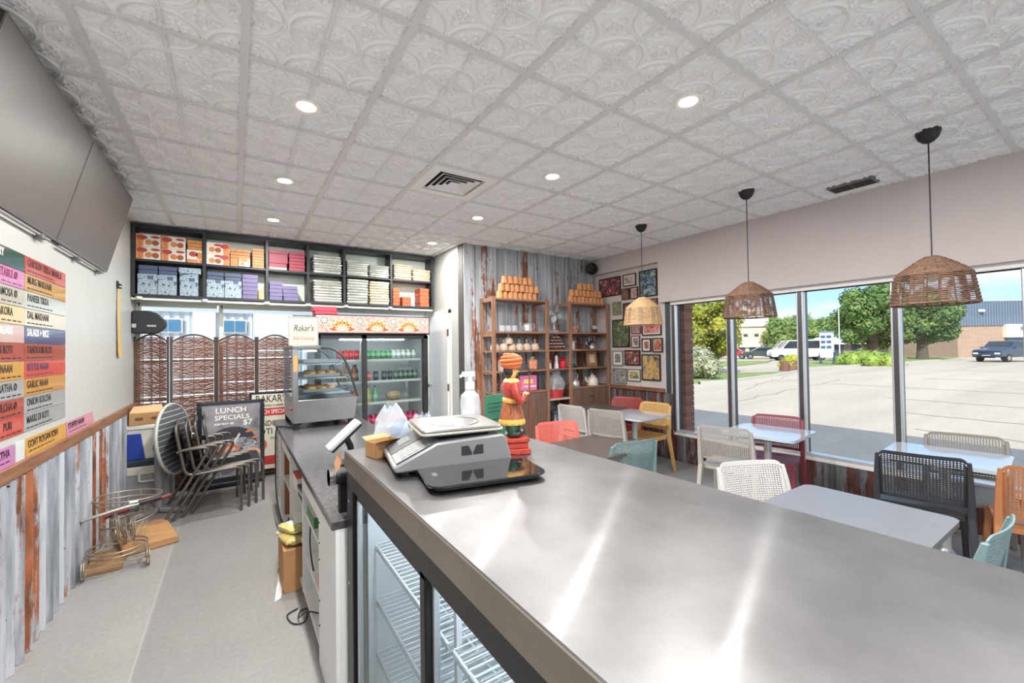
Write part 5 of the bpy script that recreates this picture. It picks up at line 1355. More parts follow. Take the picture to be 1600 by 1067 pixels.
def back_bits():
    r = thing('black_case', 'black soft instrument-like bag lying on top of the woven screen', 'bag', (-.77, 6.02, 1.755))
    pts = [(-.15, 0), (-.15, .245), (-.02, .25), (.06, .225), (.13, .14), (.14, .09), (.10, .03), (.05, 0)]
    Mx = Matrix(((1, 0, 0, 0), (0, 0, 1, 0), (0, 1, 0, 0), (0, 0, 0, 1)))
    MB().prism(pts, -.045, .055, Mx).build('bag_body', mat('bag_black', (40, 41, 45), .6), r, .6, bevel=.012)
    MB().boxc((.015, -.047, .085), (.075, .002, .018)).build('label_tag', mm('tag_grey', (178, 180, 182), .5), r); MB().boxc((-.13, -.047, .085), (.035, .002, .04)).build('label_tag', mm('tag_grey', (178, 180, 182), .5), r)
    # A-frame lunch board
    r = thing('menu_board', 'large black-framed lunch specials poster board standing on the floor', 'sign', (-.03, 5.86, 0), .06)
    k = mm('board_black', (40, 48, 58), .4); tl = -.06
    T = Matrix.Rotation(-.05, 4, 'X')
    MB().box(-.325, -.02, .055, -.285, .02, .975, T).box(.285, -.02, .055, .325, .02, .975, T).box(-.325, -.02, .94, .325, .02, .975, T).box(-.325, -.02, .055, .325, .02, .12, T).build('frame', k, r, bevel=.004)
    po = MB().box(-.287, -.010, .118, .287, -.006, .942, T).build('poster', picture('poster_grey', [(118, 116, 126), (150, 146, 154), (172, 170, 176)], 9, 3), r)
    MB().box(-.325, .04, .0, -.29, .30, .03).box(.29, .04, .0, .325, .30, .03).box(-.33, -.03, .03, .33, .05, .06).build('base', k, r, bevel=.004)
    for x in (-.27, .27): MB().cyl((x, -.0, .0), (x, .0, .035), .022, n=12).build('foot', k, r)
    for x in (-.30, .30): MB().box(x - .02, .05, .05, x + .02, .09, .93, Matrix.Rotation(.12, 4, 'X')).build('rear_leg', k, r)
    def T_(s, size, x, z, m, sx=1): text(s, size, m, po, T @ Vector((x, -.0108, z)), (PI / 2 - .05, 0, 0), sx, bold=.001)
    T_('LUNCH', .085, -.005, .868, ink_w, 1.05); T_('SPECIALS', .075, .005, .787, ink_w, 1.12); T_('starting at', .046, -.075, .722, ink_w, 1.0); T_('$7', .085, .155, .716, ink_w, 1.1)
    T_("Rakar's", .062, -.18, .158, ink_w, .9)
    # printed dish: dark bowl, noodles, chopstick, pepper slices, prawn
    def blob(pts, m, y=-.0112, nm='printed_shape'):
        MB().add([T @ Vector((x, y, z)) for x, z in pts], [tuple(range(len(pts)))]).build(nm, m, po)
    el = lambda cx, cz, rx, rz, a0=0, a1=2 * PI, n=20: [(cx + rx * math.cos(a0 + (a1 - a0) * i / n), cz + rz * math.sin(a0 + (a1 - a0) * i / n)) for i in range(n + 1)]
    blob(el(-.0, .47, .25, .21), mm('print_charcoal', (62, 60, 68), .4)); blob(el(.06, .43, .20, .12), picture('print_grain', [(60, 60, 66), (150, 150, 160), (196, 196, 204)], 40, 9), -.0115)
    blob(el(-.03, .40, .11, .08, .1, PI), mm('print_orange', (206, 112, 80), .4), -.0119); blob(el(-.03, .40, .075, .055, .1, PI), mm('print_peach', (232, 170, 140), .4), -.0122)
    blob([(-.05, .40), (-.025, .395), (.085, .585), (.07, .60)], mm('print_stick', (214, 212, 214), .4), -.0125)
    blob(el(.20, .36, .085, .05), mm('print_salmon', (232, 170, 128), .4), -.0125); blob(el(.17, .28, .06, .035), mm('print_peach', (232, 170, 140), .4), -.0126)
    for x, z in ((.18, .60), (.235, .52), (.17, .51)): blob(el(x, z, .045, .028, .3, 3.4), mm('print_pepper', (206, 120, 70), .4) if z > .51 else mm('print_leaf', (96, 116, 104), .4), -.0124)
    blob(el(-.08, .19, .11, .05), mm('print_charcoal2', (110, 108, 116), .4))
    # second sign behind
    r = thing('banner_sign', 'cream and red lettered sign half hidden behind the lunch board', 'sign', (.37, 6.04, 0), -.03)
    MB().box(-.21, -.012, .10, .21, .012, 1.03).build('sign_panel', mm('cream_sign', (222, 218, 200), .5), r); MB().box(-.21, -.014, 1.02, .21, .014, 1.04).box(-.22, -.014, .0, -.20, .014, 1.04).box(.20, -.014, 0, .22, .014, 1.04).build('frame', black_m, r)
    MB().box(-.2, -.0128, .75, .2, -.012, .845).build('red_band', mm('sign_red', (196, 60, 52), .5), r); MB().box(-.2, -.0128, .15, .2, -.012, .26).build('red_band', mm('sign_red', (196, 60, 52), .5), r)
    f = lambda s, size, x, z, m, sx=1: text(s, size, m, r, (x, -.0135, z), (PI / 2, 0, 0), sx, bold=.0008)
    f("RAKAR'S", .125, .01, .955, ink, .72); f('INDIAN CUISINE', .035, .02, .875, ink, .9); f('LUNCH SPECIAL', .07, -.0, .797, ink_w, .72); f('TANDOORI', .095, .0, .655, ink, .72); f('ROTI', .10, -.08, .555, ink, .9); f('FRESH', .05, .05, .47, mm('ink_green', (60, 130, 70), .6), .8)
    MB().add([(-.15 + .11 * math.cos(a), -.0135, .40 + .09 * math.sin(a)) for a in [2 * PI * i / 20 for i in range(20)]], [tuple(range(20))]).build('printed_dish', mm('dish_red', (206, 96, 70), .5), r)
back_bits()

# ================================================================ coolers, folded table, stacked chairs, trolley
def corner_pile():
    r = thing('cooler_box', 'grey cool box with cream rim on the floor in the corner', 'cooler', (-.735, 5.78, 0))
    MB().prism(rrect(.36, .42, .03, 3), .0, .33).build('tub', mat('cooler_grey', (168, 168, 170), .5), r, .6, bevel=.01)
    MB().prism(rrect(.385, .445, .03, 3), .33, .415).build('rim', mat('cooler_cream', (222, 220, 206), .45), r, .6, bevel=.008)
    MB().prism(rrect(.38, .44, .03, 3), .416, .475).build('lid', mat('cooler_lid_navy', (52, 62, 74), .45), r, .6, bevel=.012)
    MB().tube(fillet([(-.06, -.225, .385), (-.06, -.245, .27), (.12, -.245, .27), (.12, -.225, .385)], .02), .012, 8).build('handle', mm('cooler_handle', (226, 224, 214), .45), r, .8)
    r = thing('cooler_box', 'tall cream cool box with blue end panel stacked on the grey cool box', 'cooler', (-.735, 5.78, .477))
    MB().prism(rrect(.36, .36, .03, 3), .0, .30).build('tub', mat('cooler_cream_tub', (224, 222, 212), .45), r, .6, bevel=.01)
    MB().prism([(-.175, 0), (-.02, 0), (-.055, .26), (-.175, .26)], -.188, -.178, Matrix(((1, 0, 0, 0), (0, 0, 1, 0), (0, 1, 0, 0), (0, 0, 0, 1)))).build('blue_panel', mat('cooler_blue', (44, 70, 164), .4), r, bevel=.004)
    MB().prism(rrect(.385, .385, .03, 3), .30, .345).build('lid', mat('cooler_cream_lid', (230, 228, 220), .45), r, .6, bevel=.01)
    r = thing('cardboard_box', 'flat open brown pizza-size carton lying on the cream cool box', 'box', (-.755, 5.74, .824), .08)
    MB().boxc((0, 0, .06), (.27, .30, .12)).build('box_body', cardboard, r, bevel=.002)
    MB().add([(-.135, -.15, .121), (.135, -.15, .121), (.11, .0, .185), (-.11, .0, .175)], [(0, 1, 2, 3)]).add([(-.135, .15, .121), (.135, .15, .121), (.10, .02, .15), (-.10, .02, .15)], [(3, 2, 1, 0)]).build('flap', mat('cardboard_pale', (206, 176, 134), .7), r)
    MB().boxc((.03, -.02, .15), (.09, .12, .006), .4).build('paper', mm('paper_white', (226, 226, 226), .6), r)
    for x, w in ((.06, .05), (-.06, .06)): MB().boxc((x, -.1505, .06), (w, .001, .03)).build('printed_mark', mm('carton_print', (110, 70, 44), .6), r)
    # tilted round table top on column
    r = thing('folding_table', 'round garden table with its slatted grey top tipped upright', 'table', (-.52, 5.33, 0), 0)
    N_ = Matrix.Translation((.02, 0, .70)) @ Matrix.Rotation(-.30, 4, 'Z') @ Matrix.Rotation(PI / 2 - .10, 4, 'Y')
    MB().lathe([(.30, -.014), (.345, -.014), (.352, 0), (.345, .014), (.335, .014), (.33, .004), (.30, .004)], 40, M=N_).build('rim', mat('table_rim_grey', (176, 180, 172), .5), r, .6)
    tm = mat('slat_dark', (86, 92, 98), .5); me = None
    for i in range(13):
        u = -.30 + .05 * i; hw = math.sqrt(max(.001, .335 ** 2 - u ** 2))
        MB().box(u - .019, -hw, -.006, u + .019, hw, .009, N_).build('slat', tm, r, bevel=.002)
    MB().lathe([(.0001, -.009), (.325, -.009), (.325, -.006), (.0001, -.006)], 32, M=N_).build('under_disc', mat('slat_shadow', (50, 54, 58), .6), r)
    MB().cyl((-.10, 0, .05), (-.10, 0, .62), .034, n=18).build('column', mat('column_grey', (148, 148, 148), .4, .3), r, .8)
    MB().boxc((-.08, 0, .635), (.12, .10, .05)).tube([(-.10, -.03, .65), (-.12, -.03, .70), (-.08, -.03, .76), (-.03, -.03, .80)], .014, 8).build('hinge_bracket', mm('cast_grey', (156, 156, 156), .45, .3), r, .6)
    for a in (-.6, .95, 2.4, 3.9):
        m = MB(); m.prism([(-.03, .02), (.03, .02), (.02, .26), (-.02, .26)], .008, .05, Matrix.Translation((-.10, 0, 0)) @ Matrix.Rotation(a - PI / 2, 4, 'Z')); m.build('foot', mm('cast_grey', (156, 156, 156), .45, .3), r, bevel=.008)
    # four stacked tubular chairs
    tb = mat('tube_taupe', (104, 98, 92), .38, .5); sl = mat('sling_black', (38, 38, 42), .6)
    def ch():
        c = thing('stacking_chair', '', 'chair')         # side view in x (back at -x), width in y
        for s in (-1, 1):
            y = s * .25
            f = MB().tube(fillet([(.27, y, 0), (.27, y, .43), (-.16, y, .41), (-.235, y, .86), (-.22, y * .55, .885)], .07, 5), .0125, 8)
            f.build('frame', tb, c, .8)
            MB().tube(fillet([(-.33, y * 1.03, 0), (.03, y * 1.05, .655), (-.18, y * 1.05, .655), (-.222, y, .63)], .07, 5), .0125, 8).build('arm', tb, c, .8)
        MB().tube([(-.22, -.14, .885), (-.22, .14, .885)], .0125, 8).build('top_rail', tb, c)
        MB().box(-.14, -.24, .412, .25, .24, .424).build('seat', sl, c, bevel=.004)
        MB().add([(-.165, -.235, .46), (-.165, .235, .46), (-.232, .235, .84), (-.232, -.235, .84), (-.170, -.235, .46), (-.170, .235, .46), (-.237, .235, .84), (-.237, -.235, .84)], [(0, 1, 2, 3), (7, 6, 5, 4), (0, 3, 7, 4), (1, 5, 6, 2), (3, 2, 6, 7), (0, 4, 5, 1)]).build('back_sling', sl, c)
        return c
    p = ch()
    base = [(-.215, 5.13, 0), (-.15, 5.205, .0), (-.085, 5.28, .0), (-.02, 5.355, .0)]
    for i, (x, y, z) in enumerate(base):
        o = p if i == 0 else copy_tree(p)
        place(o, (x - .02, y + .02, z + .0), .06, ('nearest', 'second', 'third', 'farthest')[i] + ' of four nested tubular armchairs with dark slings beside the lunch board', 'nested tubular chairs')
    # grey folding table lying over chairs seats
    # wire tricycle planter
    wr = mat('wire_taupe', (150, 138, 122), .4, .5)
    r = thing('wire_trolley', 'taupe wire tricycle plant stand by the rusty wainscot', 'plant stand', (-.70, 4.05, 0), .12)
    m = MB()
    def ring(cx, cy, z, rx, ry, n=26, tl=0): m.tube([(cx + rx * math.cos(a), cy + ry * math.sin(a), z + tl * math.cos(a)) for a in [2 * PI * i / n for i in range(n)]], .0054, 6, True)
    ring(.0, .12, .145, .165, .15); ring(-.0, .12, .115, .165, .15)
    ring(.05, .33, .40, .18, .15, tl=-.012); ring(.05, .33, .44, .20, .17, tl=-.012); ring(.05, .33, .26, .16, .13, tl=.02)
    m.tube([(-.165, 0, .06), (.165, 0, .06)], .005, 6)
    for a in (0.2, 1.2, 2.0, 2.9, 4.2, 5.3): m.tube(bez([(.05 + .2 * math.cos(a), .33 + .17 * math.sin(a), .44), (.05 + .17 * math.cos(a), .33 + .14 * math.sin(a), .33), (.05 + .16 * math.cos(a), .33 + .13 * math.sin(a), .26), (.0 + .1 * math.cos(a), .2 + .1 * math.sin(a), .15)], 5), .0038, 5)
    for s in (-1, 1): m.tube(bez([(s * .155, 0, .06), (s * .15, .05, .13), (s * .06, .12, .18), (s * .03, .26, .36), (s * .05, .30, .42)], 6), .0045, 6)
    m.build('wire_frame', wr, r, .8)
    def wheel(cx, cy, cz, R0, rz, nm='wheel'):
        w = MB(); Mx = Matrix.Translation((cx, cy, cz)) @ Matrix.Rotation(rz, 4, 'Z') @ Matrix.Rotation(PI / 2, 4, 'Y')
        for zz in (-.006, .006): w.tube([(R0 * math.cos(a), R0 * math.sin(a), zz) for a in [2 * PI * i / 22 for i in range(22)]], .0045, 5, True, Mx)
        for i in range(8): a = PI * i / 4; w.tube([(0, 0, 0), (R0 * math.cos(a), R0 * math.sin(a), 0)], .003, 4, False, Mx)
        w.cyl((0, 0, -.014), (0, 0, .014), .011, n=10, M=Mx); w.build(nm, wr, r, .8)
    wheel(-.168, 0, .0645, .060, 0); wheel(.168, 0, .0645, .060, 0); wheel(-.02, .16, .27, .095, .25); wheel(.07, .22, .22, .085, .2); wheel(.02, .46, .10, .095, .1)
    k = mm('grip_black', (40, 36, 36), .55); m = MB()
    m.tube(bez([(-.19, .10, .375), (-.09, .105, .395), (.04, .13, .41), (.11, .15, .41)], 5), .011, 8); m.build('handlebar', mm('bar_steel', (180, 178, 172), .3, .7), r, .8)
    MB().tube([(-.29, .08, .355), (-.19, .10, .375)], .0165, 10).build('grip', k, r, .8); MB().tube([(.10, .16, .41), (.24, .20, .42)], .02, 10).build('grip', k, r, .8)
    MB().tube([(-.08, .22, .34), (.06, .24, .36)], .016, 8).tube([(.18, .28, .375), (.30, .33, .39)], .016, 8).build('grip', mat('grip_red', (110, 44, 42), .5), r, .8)
    MB().boxc((.085, .15, .435), (.05, .03, .012)).build('badge', white_p, r)
    MB().tube([(-.02, .13, .40), (-.0, .17, .28), (.03, .2, .2)], .012, 8).build('stem', wr, r)
    o = tag(MB().boxc((-.62, 4.62, .03), (.34, .55, .055), .25).build('flat_carton', cardboard, None, bevel=.004), 'flat brown carton on the floor behind the wire plant stand', 'box')
    o = tag(MB().boxc((-.79, 4.28, .012), (.20, .40, .02), .05).build('cardboard_sheet', mat('cardboard_dull', (150, 116, 80), .75), None, bevel=.002), 'folded cardboard sheet against the wainscot under the plant stand', 'cardboard')
corner_pile()
# ================================================================ televisions, menu strips on the left wall
def tvs():
    ang = math.atan2(.165, .655)                       # leans out over the aisle at the top
    for i, (y0, y1, lab) in enumerate(((3.634, 4.834, 'far flat television tilted out from the white wall, farther from the viewer'), (2.425, 3.627, 'second flat television, cut by the left edge of the photo'))):
        r = thing('television', lab, 'tv', (-.90, (y0 + y1) / 2, 2.226), 0, 'tilted wall televisions')
        T = Matrix.Rotation(ang, 4, 'Y'); w = (y1 - y0) / 2; h = .676
        MB().box(-.035, -w, 0, -.004, w, h, T).build('body', mm('tv_body', (46, 44, 44), .4), r, bevel=.003)
        MB().box(-.006, -w, 0, .0, w, .016, T).box(-.006, -w, h - .007, .0, w, h, T).box(-.006, -w, .016, .0, -w + .007, h - .007, T).box(-.006, w - .007, .016, .0, w, h - .007, T).build('bezel', mm('tv_bezel', (120, 116, 114), .3, .5), r)
        MB().box(-.006, -w + .007, .016, -.0015, w - .007, h - .007, T).build('screen', tv_ceiling_grey, r)
        b = MB()
        for y in (-.36, .36): b.box(-.022, y - .02, .05, -.010, y + .02, .60)
        b.box(-.024, -w + .1, .16, -.014, w - .1, .20); b.build('wall_bracket', black_m, r)
        MB().tube([(.0, -w + .05, -.02), (.0, w - .12, -.02)], .008, 8).build('pull_rail', mm('rail_grey', (176, 176, 176), .35, .5), r)
        for y in (-.2, .36): MB().boxc((.0, y, -.028), (.03, .05, .03)).build('rail_clip', mm('rail_clip', (110, 112, 112), .4, .3), r, bevel=.004)
tvs()
def menu():
    X = XL + .0005
    R_ = [((214, 84, 62), 'CHICKEN TIKKA MASALA', ink), ((214, 162, 76), 'MURG MAKHANI', ink), ((206, 216, 206), 'PANEER TIKKA', ink), ((226, 216, 190), 'DAL MAKHANI', ink), ((60, 80, 128), 'SALADS + RICE', ink_w),
          ((176, 78, 60), 'TANDOORI ROTI', ink), ((220, 76, 56), 'BUTTER NAAN', ink_n), ((216, 156, 66), 'GARLIC NAAN', ink), ((178, 184, 184), 'ONION KULCHA', ink), ((178, 184, 184), 'MAKKI DI ROTI', ink)]
    L_ = [((58, 94, 80), 'CURRY', ink_w), ((216, 132, 180), 'VEGETABLE', mm('ink_plum', (120, 40, 80), .6)), ((206, 200, 184), 'SAMOSA', ink), ((228, 206, 140), 'PAKORA', ink), ((218, 186, 176), 'BREADS', ink_w),
          ((178, 80, 62), 'PLAIN ROTI', ink), ((218, 164, 72), 'NAAN', ink), ((178, 184, 184), 'PARATHA', ink), ((190, 78, 62), 'KULCHA', ink), ((222, 80, 60), 'PURI', ink)]
    for ci, (lst, y0, y1, where) in enumerate(((R_, 3.25, 3.885, 'right'), (L_, 2.612, 3.244, 'left'))):
        for i, (c, s, im) in enumerate(lst):
            z1 = 2.066 - .0932 * i; z0 = z1 - .0905
            r = thing('menu_strip', '%s menu strip lettered %s, %s in the %s column' % (['red', 'ochre', 'pale green', 'cream', 'navy', 'brick red', 'scarlet', 'orange', 'grey', 'grey'][i] if ci == 0 else ['dark green', 'pink', 'beige', 'pale yellow', 'pale pink', 'brick red', 'orange', 'grey', 'brown red', 'red'][i], s, ['top', 'second', 'third', 'fourth', 'fifth', 'sixth', 'seventh', 'eighth', 'ninth', 'bottom'][i], where),
                      'menu sign', (X, (y0 + y1) / 2, (z0 + z1) / 2), 0, 'coloured menu strips on the white wall')
            w, h = (y1 - y0) / 2, (z1 - z0) / 2
            MB().box(0, -w, -h, .004, w, h).build('panel', mat('menu_%d_%d' % (ci, i), tuple(int(x * .86) for x in c), .18, coat=.5, var=.03, vs=5), r, bevel=.0008)
            rot = (PI / 2, 0, PI / 2)
            if ci == 0: text(s, .055, im, r, (.0046, -w + .03, .012), rot, .80, 'LEFT', bold=.001, spacing=1.05)
            else: text(s, .055, im, r, (.0046, w - (.24 if i == 0 else .14), .012), rot, .80, 'RIGHT', bold=.001, spacing=1.05)
            if i != 4 and not (ci and i in (0,)):
                for k in range(7 if ci == 0 else 4):
                    a = -w + .03 + .055 * k if ci == 0 else w - .08 - .06 * k
                    MB().box(.004, a, -.032, .0046, a + .042, -.026).build('small_print', im, r)
            if ci and i in (1, 2, 7, 8): 
                MB().tube([(.005, w - .11 + .012 * math.cos(a), .014 + .016 * math.sin(a)) for a in [2 * PI * j / 14 for j in range(14)]], .003, 4, True).build('printed_ring', im, r)
    S = [(3.245, 3.872, 1.006, .094, (222, 166, 78), 'GOAT ROGAN JOSH', 'ochre menu card lettered GOAT ROGAN JOSH standing on the wooden rail', .02),
         (3.888, 4.508, 1.006, .094, (222, 150, 176), 'STUFFED NAAN', 'pink menu card lettered STUFFED NAAN standing on the wooden rail', .0),
         (2.50, 3.110, 1.006, .094, (206, 132, 190), 'ALOO PARATHA', 'lavender menu card standing on the rail at the left edge', 0)]
    for y0, y1, z, h, c, s, lab, off in S:
        r = thing('menu_card', lab, 'menu sign', (XL + .012, (y0 + y1) / 2, z), 0); w = (y1 - y0) / 2
        T = Matrix.Rotation(-.06, 4, 'Y')
        MB().box(-.002, -w, 0, .002, w, h, T).build('card', mat('menu_card_%d' % c[1], tuple(int(x * .88) for x in c), .3, coat=.2), r)
        ri = s != 'ALOO PARATHA'
        text(s, .058, ink, r, T @ Vector((.0026, -w + .03 if ri else w - .05, h * .62)), (PI / 2, 0, PI / 2), .84, 'LEFT' if ri else 'RIGHT', bold=.001)
        for k in range(7): MB().box(.002, -w + .04 + .055 * k if ri else w - .1 - .055 * k, h * .22, .0026, (-w + .04 if ri else w - .1) + (.055 * k if ri else -.055 * k) + .042, h * .28, T).build('small_print', ink, r)
    r = thing('paper_sleeve', 'blank clear plastic sleeve standing on the rail beside the ochre menu card', 'paper', (XL + .012, 3.175, 1.006), 0)
    MB().box(-.001, -.055, 0, .001, .055, .10).build('sleeve', film('sleeve_clear', (236, 240, 240), .5), r)
    # hook with measuring tape
    r = thing('wall_hook', 'black clip hook with a hanging yellow measuring tape on the white wall', 'hook', (XL, 5.34, 2.19), 0)
    MB().box(0, -.03, -.035, .012, .03, .035).boxc((.02, .0, .0), (.03, .05, .012)).boxc((.02, 0, -.03), (.03, .045, .01)).build('clip', black_m, r, bevel=.003)
    tp = MB(); P = [(.018, -.012, -.03), (.016, -.02, -.3), (.018, .0, -.62), (.022, .016, -.67)]
    tp.v = [(x, y - .016 - .012 * k, z) for k, (x, y, z) in enumerate(P)] + [(x + .004, y + .016 + .012 * k, z) for k, (x, y, z) in enumerate(P)]
    tp.f = [[i, i + 4, i + 5, i + 1] for i in range(3)]; tp.m = [0] * 3
    tp.build('tape', mat('tape_yellow', (218, 176, 70), .5), r)
    for k in range(16): MB().box(.0195, -.018, -.08 - .034 * k, .0205, -.008, -.082 - .034 * k).build('tick_mark', ink, r)
menu()

# ================================================================ wooden rack on the rusty wall
RY0, RY1 = 4.70, 5.03
def rack():
    r = thing('wall_rack', 'tall open wooden rack with cupboard doors along the rusty wall', 'rack', (3.86, 4.87, 0))
    b = lambda m, n, mt, **k: m.build(n, mt, r, world=True, **k)
    for x in (2.795, 3.675, 4.105, 4.885):
        for y0 in (RY0, RY1 - .035): b(MB().box(x, y0, 0, x + .05, y0 + .035, 2.225), 'post', rack_wood, bevel=.003)
        for z in (2.16, 1.70, 1.20): b(MB().box(x + .008, RY0 + .03, z, x + .042, RY1 - .03, z + .045), 'side_rail', rack_wood, bevel=.002)
    for z in (1.765, 1.512, 1.240):
        for a, c in ((2.80, 3.70), (3.70, 4.13), (4.13, 4.93)): b(MB().box(a, RY0 + .004, z - .022, c, RY1 - .02, z), 'shelf', board_wood, bevel=.002)
    for a, c in ((2.80, 3.72), (4.11, 4.93)): b(MB().box(a, RY0 + .004, 2.185, c, RY1 - .02, 2.207), 'shelf', board_wood, bevel=.002)
    for a, c in ((2.84, 3.68), (4.15, 4.89)): b(MB().box(a, RY1 - .05, 1.70, c, RY1 - .03, 1.745), 'rear_rail', rack_wood, bevel=.002)
    b(MB().box(3.72, RY0 + .004, .79, 4.11, RY1 - .02, .812), 'shelf', mm('shelf_pale', (196, 178, 166), .5), bevel=.002)
    b(MB().box(3.72, RY0 + .03, .06, 4.11, RY1 - .02, .08), 'shelf', board_wood, bevel=.002)
    for a, c in ((2.845, 3.675), (4.155, 4.885)):
        b(MB().box(a, RY0 + .02, .06, c, RY1 - .02, .925).box(a, RY0 + .02, .0, c, RY0 + .03, .06), 'cupboard', mm('cupboard_inner', (90, 68, 58), .6))
        b(MB().box(a, RY0 - .002, .928, c, RY1 - .02, .95), 'cupboard_top', board_wood, bevel=.002)
        n = 2; w = (c - a) / n
        for i in range(n):
            d = b(MB().box(a + w * i + .003, RY0 - .002, .07, a + w * (i + 1) - .003, RY0 + .018, .923), 'door', door_wood, bevel=.002)
            hx = a + w * (i + (1 if i == 0 else 0)) + (-.03 if i == 0 else .03)
            MB().cyl((hx, RY0 - .022, .80), (hx, RY0 - .002, .80), .010, n=10).build('knob', mm('knob_dark', (60, 46, 40), .5), d, world=True)
rack()
def rack_goods():
    # clay cups stacked upside down
    def cup():
        o = thing('clay_cup', '', 'cup')
        MB().lathe([(.0475, 0), (.049, .006), (.048, .012), (.038, .098), (.034, .102), (.0001, .102)], 18).build('cup_body', terracotta, o, .6)
        MB().lathe([(.049, .0), (.0505, .003), (.0505, .012), (.0485, .014)], 18).build('rim', terracotta, o, .6); return o
    p = cup(); first = [True]
    def rows(x0, n0, step, z, lst, where, grp):
        for k, (n, dx) in enumerate(lst):
            for i in range(n):
                o = p if first[0] else copy_tree(p); first[0] = False
                ordn = ['leftmost', 'second', 'third', 'fourth', 'fifth', 'sixth', 'seventh', 'eighth', 'ninth', 'tenth', 'eleventh'][i] if i < n - 1 else 'rightmost'
                place(o, (x0 + dx + step * i + .004 * ((i * 7 + k * 3) % 3 - 1), 4.79 + .006 * ((i * 5 + k) % 3 - 1), z + .104 * k), i, '%s upturned clay cup in the %s row on the %s rack bay' % (ordn, ['bottom', 'middle', 'top'][k], where), grp)
    rows(2.965, 9, .0815, 2.208, [(8, 0), (8, .03), (6, .085)], 'left', 'upturned clay cups on the left bay')
    rows(4.21, 9, .0795, 2.208, [(9, 0), (8, .03), (4, .20)], 'right', 'upturned clay cups on the right bay')
    A = lambda o, lab, cat, x, y, z, grp=None, rz=0: (tag(o, lab, cat, grp), setattr(o, 'location', (x, y, z)), setattr(o, 'rotation_euler', (0, 0, rz)))[0]
    E_ = lambda n, lab, cat, x, y, z, g=None, rz=0: thing(n, lab, cat, (x, y, z), rz, g)
    gl = film('clear_glassware', (214, 224, 230), .22, .05)
    # glass mugs and pot
    for i, x in enumerate((3.00, 3.10, 3.20)):
        o = E_('glass_mug', '%s clear glass mug on the upper left rack shelf' % ('left', 'middle', 'right')[i], 'mug', x, 4.80, 1.766, 'glass mugs on the rack', .4 * i)
        MB().lathe([(.0001, 0), (.034, 0), (.038, .01), (.040, .085), (.037, .085), (.034, .014), (.0001, .012)], 18).build('mug_body', gl, o, .6)
        MB().tube(bez([(.038, 0, .07), (.062, 0, .065), (.064, 0, .035), (.038, 0, .022)], 5), .006, 6).build('handle', gl, o, .8)
    o = E_('glass_teapot', 'clear glass pot with white inset on the upper left rack shelf', 'teapot', 3.43, 4.82, 1.766)
    MB().lathe([(.0001, 0), (.05, 0), (.075, .03), (.078, .07), (.05, .12), (.052, .125)], 20).build('pot_body', gl, o, .7)
    MB().lathe([(.0001, .02), (.036, .02), (.042, .10), (.0001, .105)], 16).build('inset', white_p, o, .7)
    MB().tube(bez([(-.07, 0, .05), (-.11, 0, .09), (-.125, 0, .14)], 5), .010, 8).build('spout', gl, o, .8); MB().tube(bez([(.07, 0, .10), (.12, 0, .12), (.115, 0, .05), (.075, 0, .035)], 5), .007, 6).build('handle', gl, o, .8)
    # chrome table fan
    o = E_('table_fan', 'round chrome and grey table fan on the narrow rack bay', 'fan', 3.93, 4.84, 1.766, None, -.3)
    MB().lathe([(.0001, 0), (.085, 0), (.09, .015), (.05, .03), (.018, .05), (.015, .16), (.0001, .165)], 22).build('fan_base', mm('fan_pale', (196, 204, 208), .3, .4), o, .7)
    Mf = Matrix.Translation((0, -.03, .26)) @ Matrix.Rotation(PI / 2, 4, 'X'); m = MB()
    for R0, z in ((.145, 0), (.145, .05), (.12, .07), (.085, .082), (.045, .088), (.12, -.02), (.08, -.03)): m.tube([(R0 * math.cos(a), R0 * math.sin(a), z) for a in [2 * PI * i / 32 for i in range(32)]], .003, 5, True, Mf)
    for i in range(20): a = 2 * PI * i / 20; m.tube([(.02 * math.cos(a), .02 * math.sin(a), .09), (.085 * math.cos(a), .085 * math.sin(a), .082), (.145 * math.cos(a), .145 * math.sin(a), .04)], .002, 4, False, Mf)
    m.build('guard', chrome, o, .8)
    for i in range(4):
        bl = MB(); T = Mf @ Matrix.Rotation(PI / 2 * i, 4, 'Z') @ Matrix.Rotation(.5, 4, 'X')
        bl.add([(.02, -.02, .03), (.06, -.055, .03), (.115, -.05, .03), (.125, .0, .03), (.07, .03, .03), (.02, .02, .03)], [(0, 1, 2, 3, 4, 5)], T).build('blade', mm('fan_blade', (206, 212, 216), .3, .3), o)
    MB().lathe([(.0001, -.06), (.045, -.05), (.05, .0), (.03, .03), (.0001, .035)], 18, M=Mf).build('motor', mm('fan_motor', (84, 92, 98), .4), o, .7)
    # small plants / pots, right bay upper
    for x, lab, c in ((4.33, 'small terracotta pot with dried pink flowers on the upper right rack shelf', (220, 150, 130)), (4.73, 'small dark pot with pale flowers at the right end of the upper rack shelf', (206, 190, 176))):
        o = E_('flower_pot', lab, 'flower pot', x, 4.82, 1.766)
        MB().lathe([(.0001, 0), (.028, 0), (.036, .05), (.032, .05), (.0001, .044)], 14).build('pot', terracotta if x < 4.5 else mm('pot_dark', (66, 56, 52), .6), o, .6)
        rnd = random.Random(int(x * 100)); m = MB()
        for k in range(12): m.ball((rnd.uniform(-.035, .035), rnd.uniform(-.03, .03), .06 + rnd.random() * .05), .014, 6)
        stuff(m.build('blossoms', mat('blossom_%d' % c[1], c, .7), o, .9))
    # sugar loaves in plastic on the second shelf
    jg = mat('jaggery', (198, 168, 132), .7, var=.15, vs=30, bump=.3, bs=60); fm = film('loaf_film', (236, 236, 236), .22)
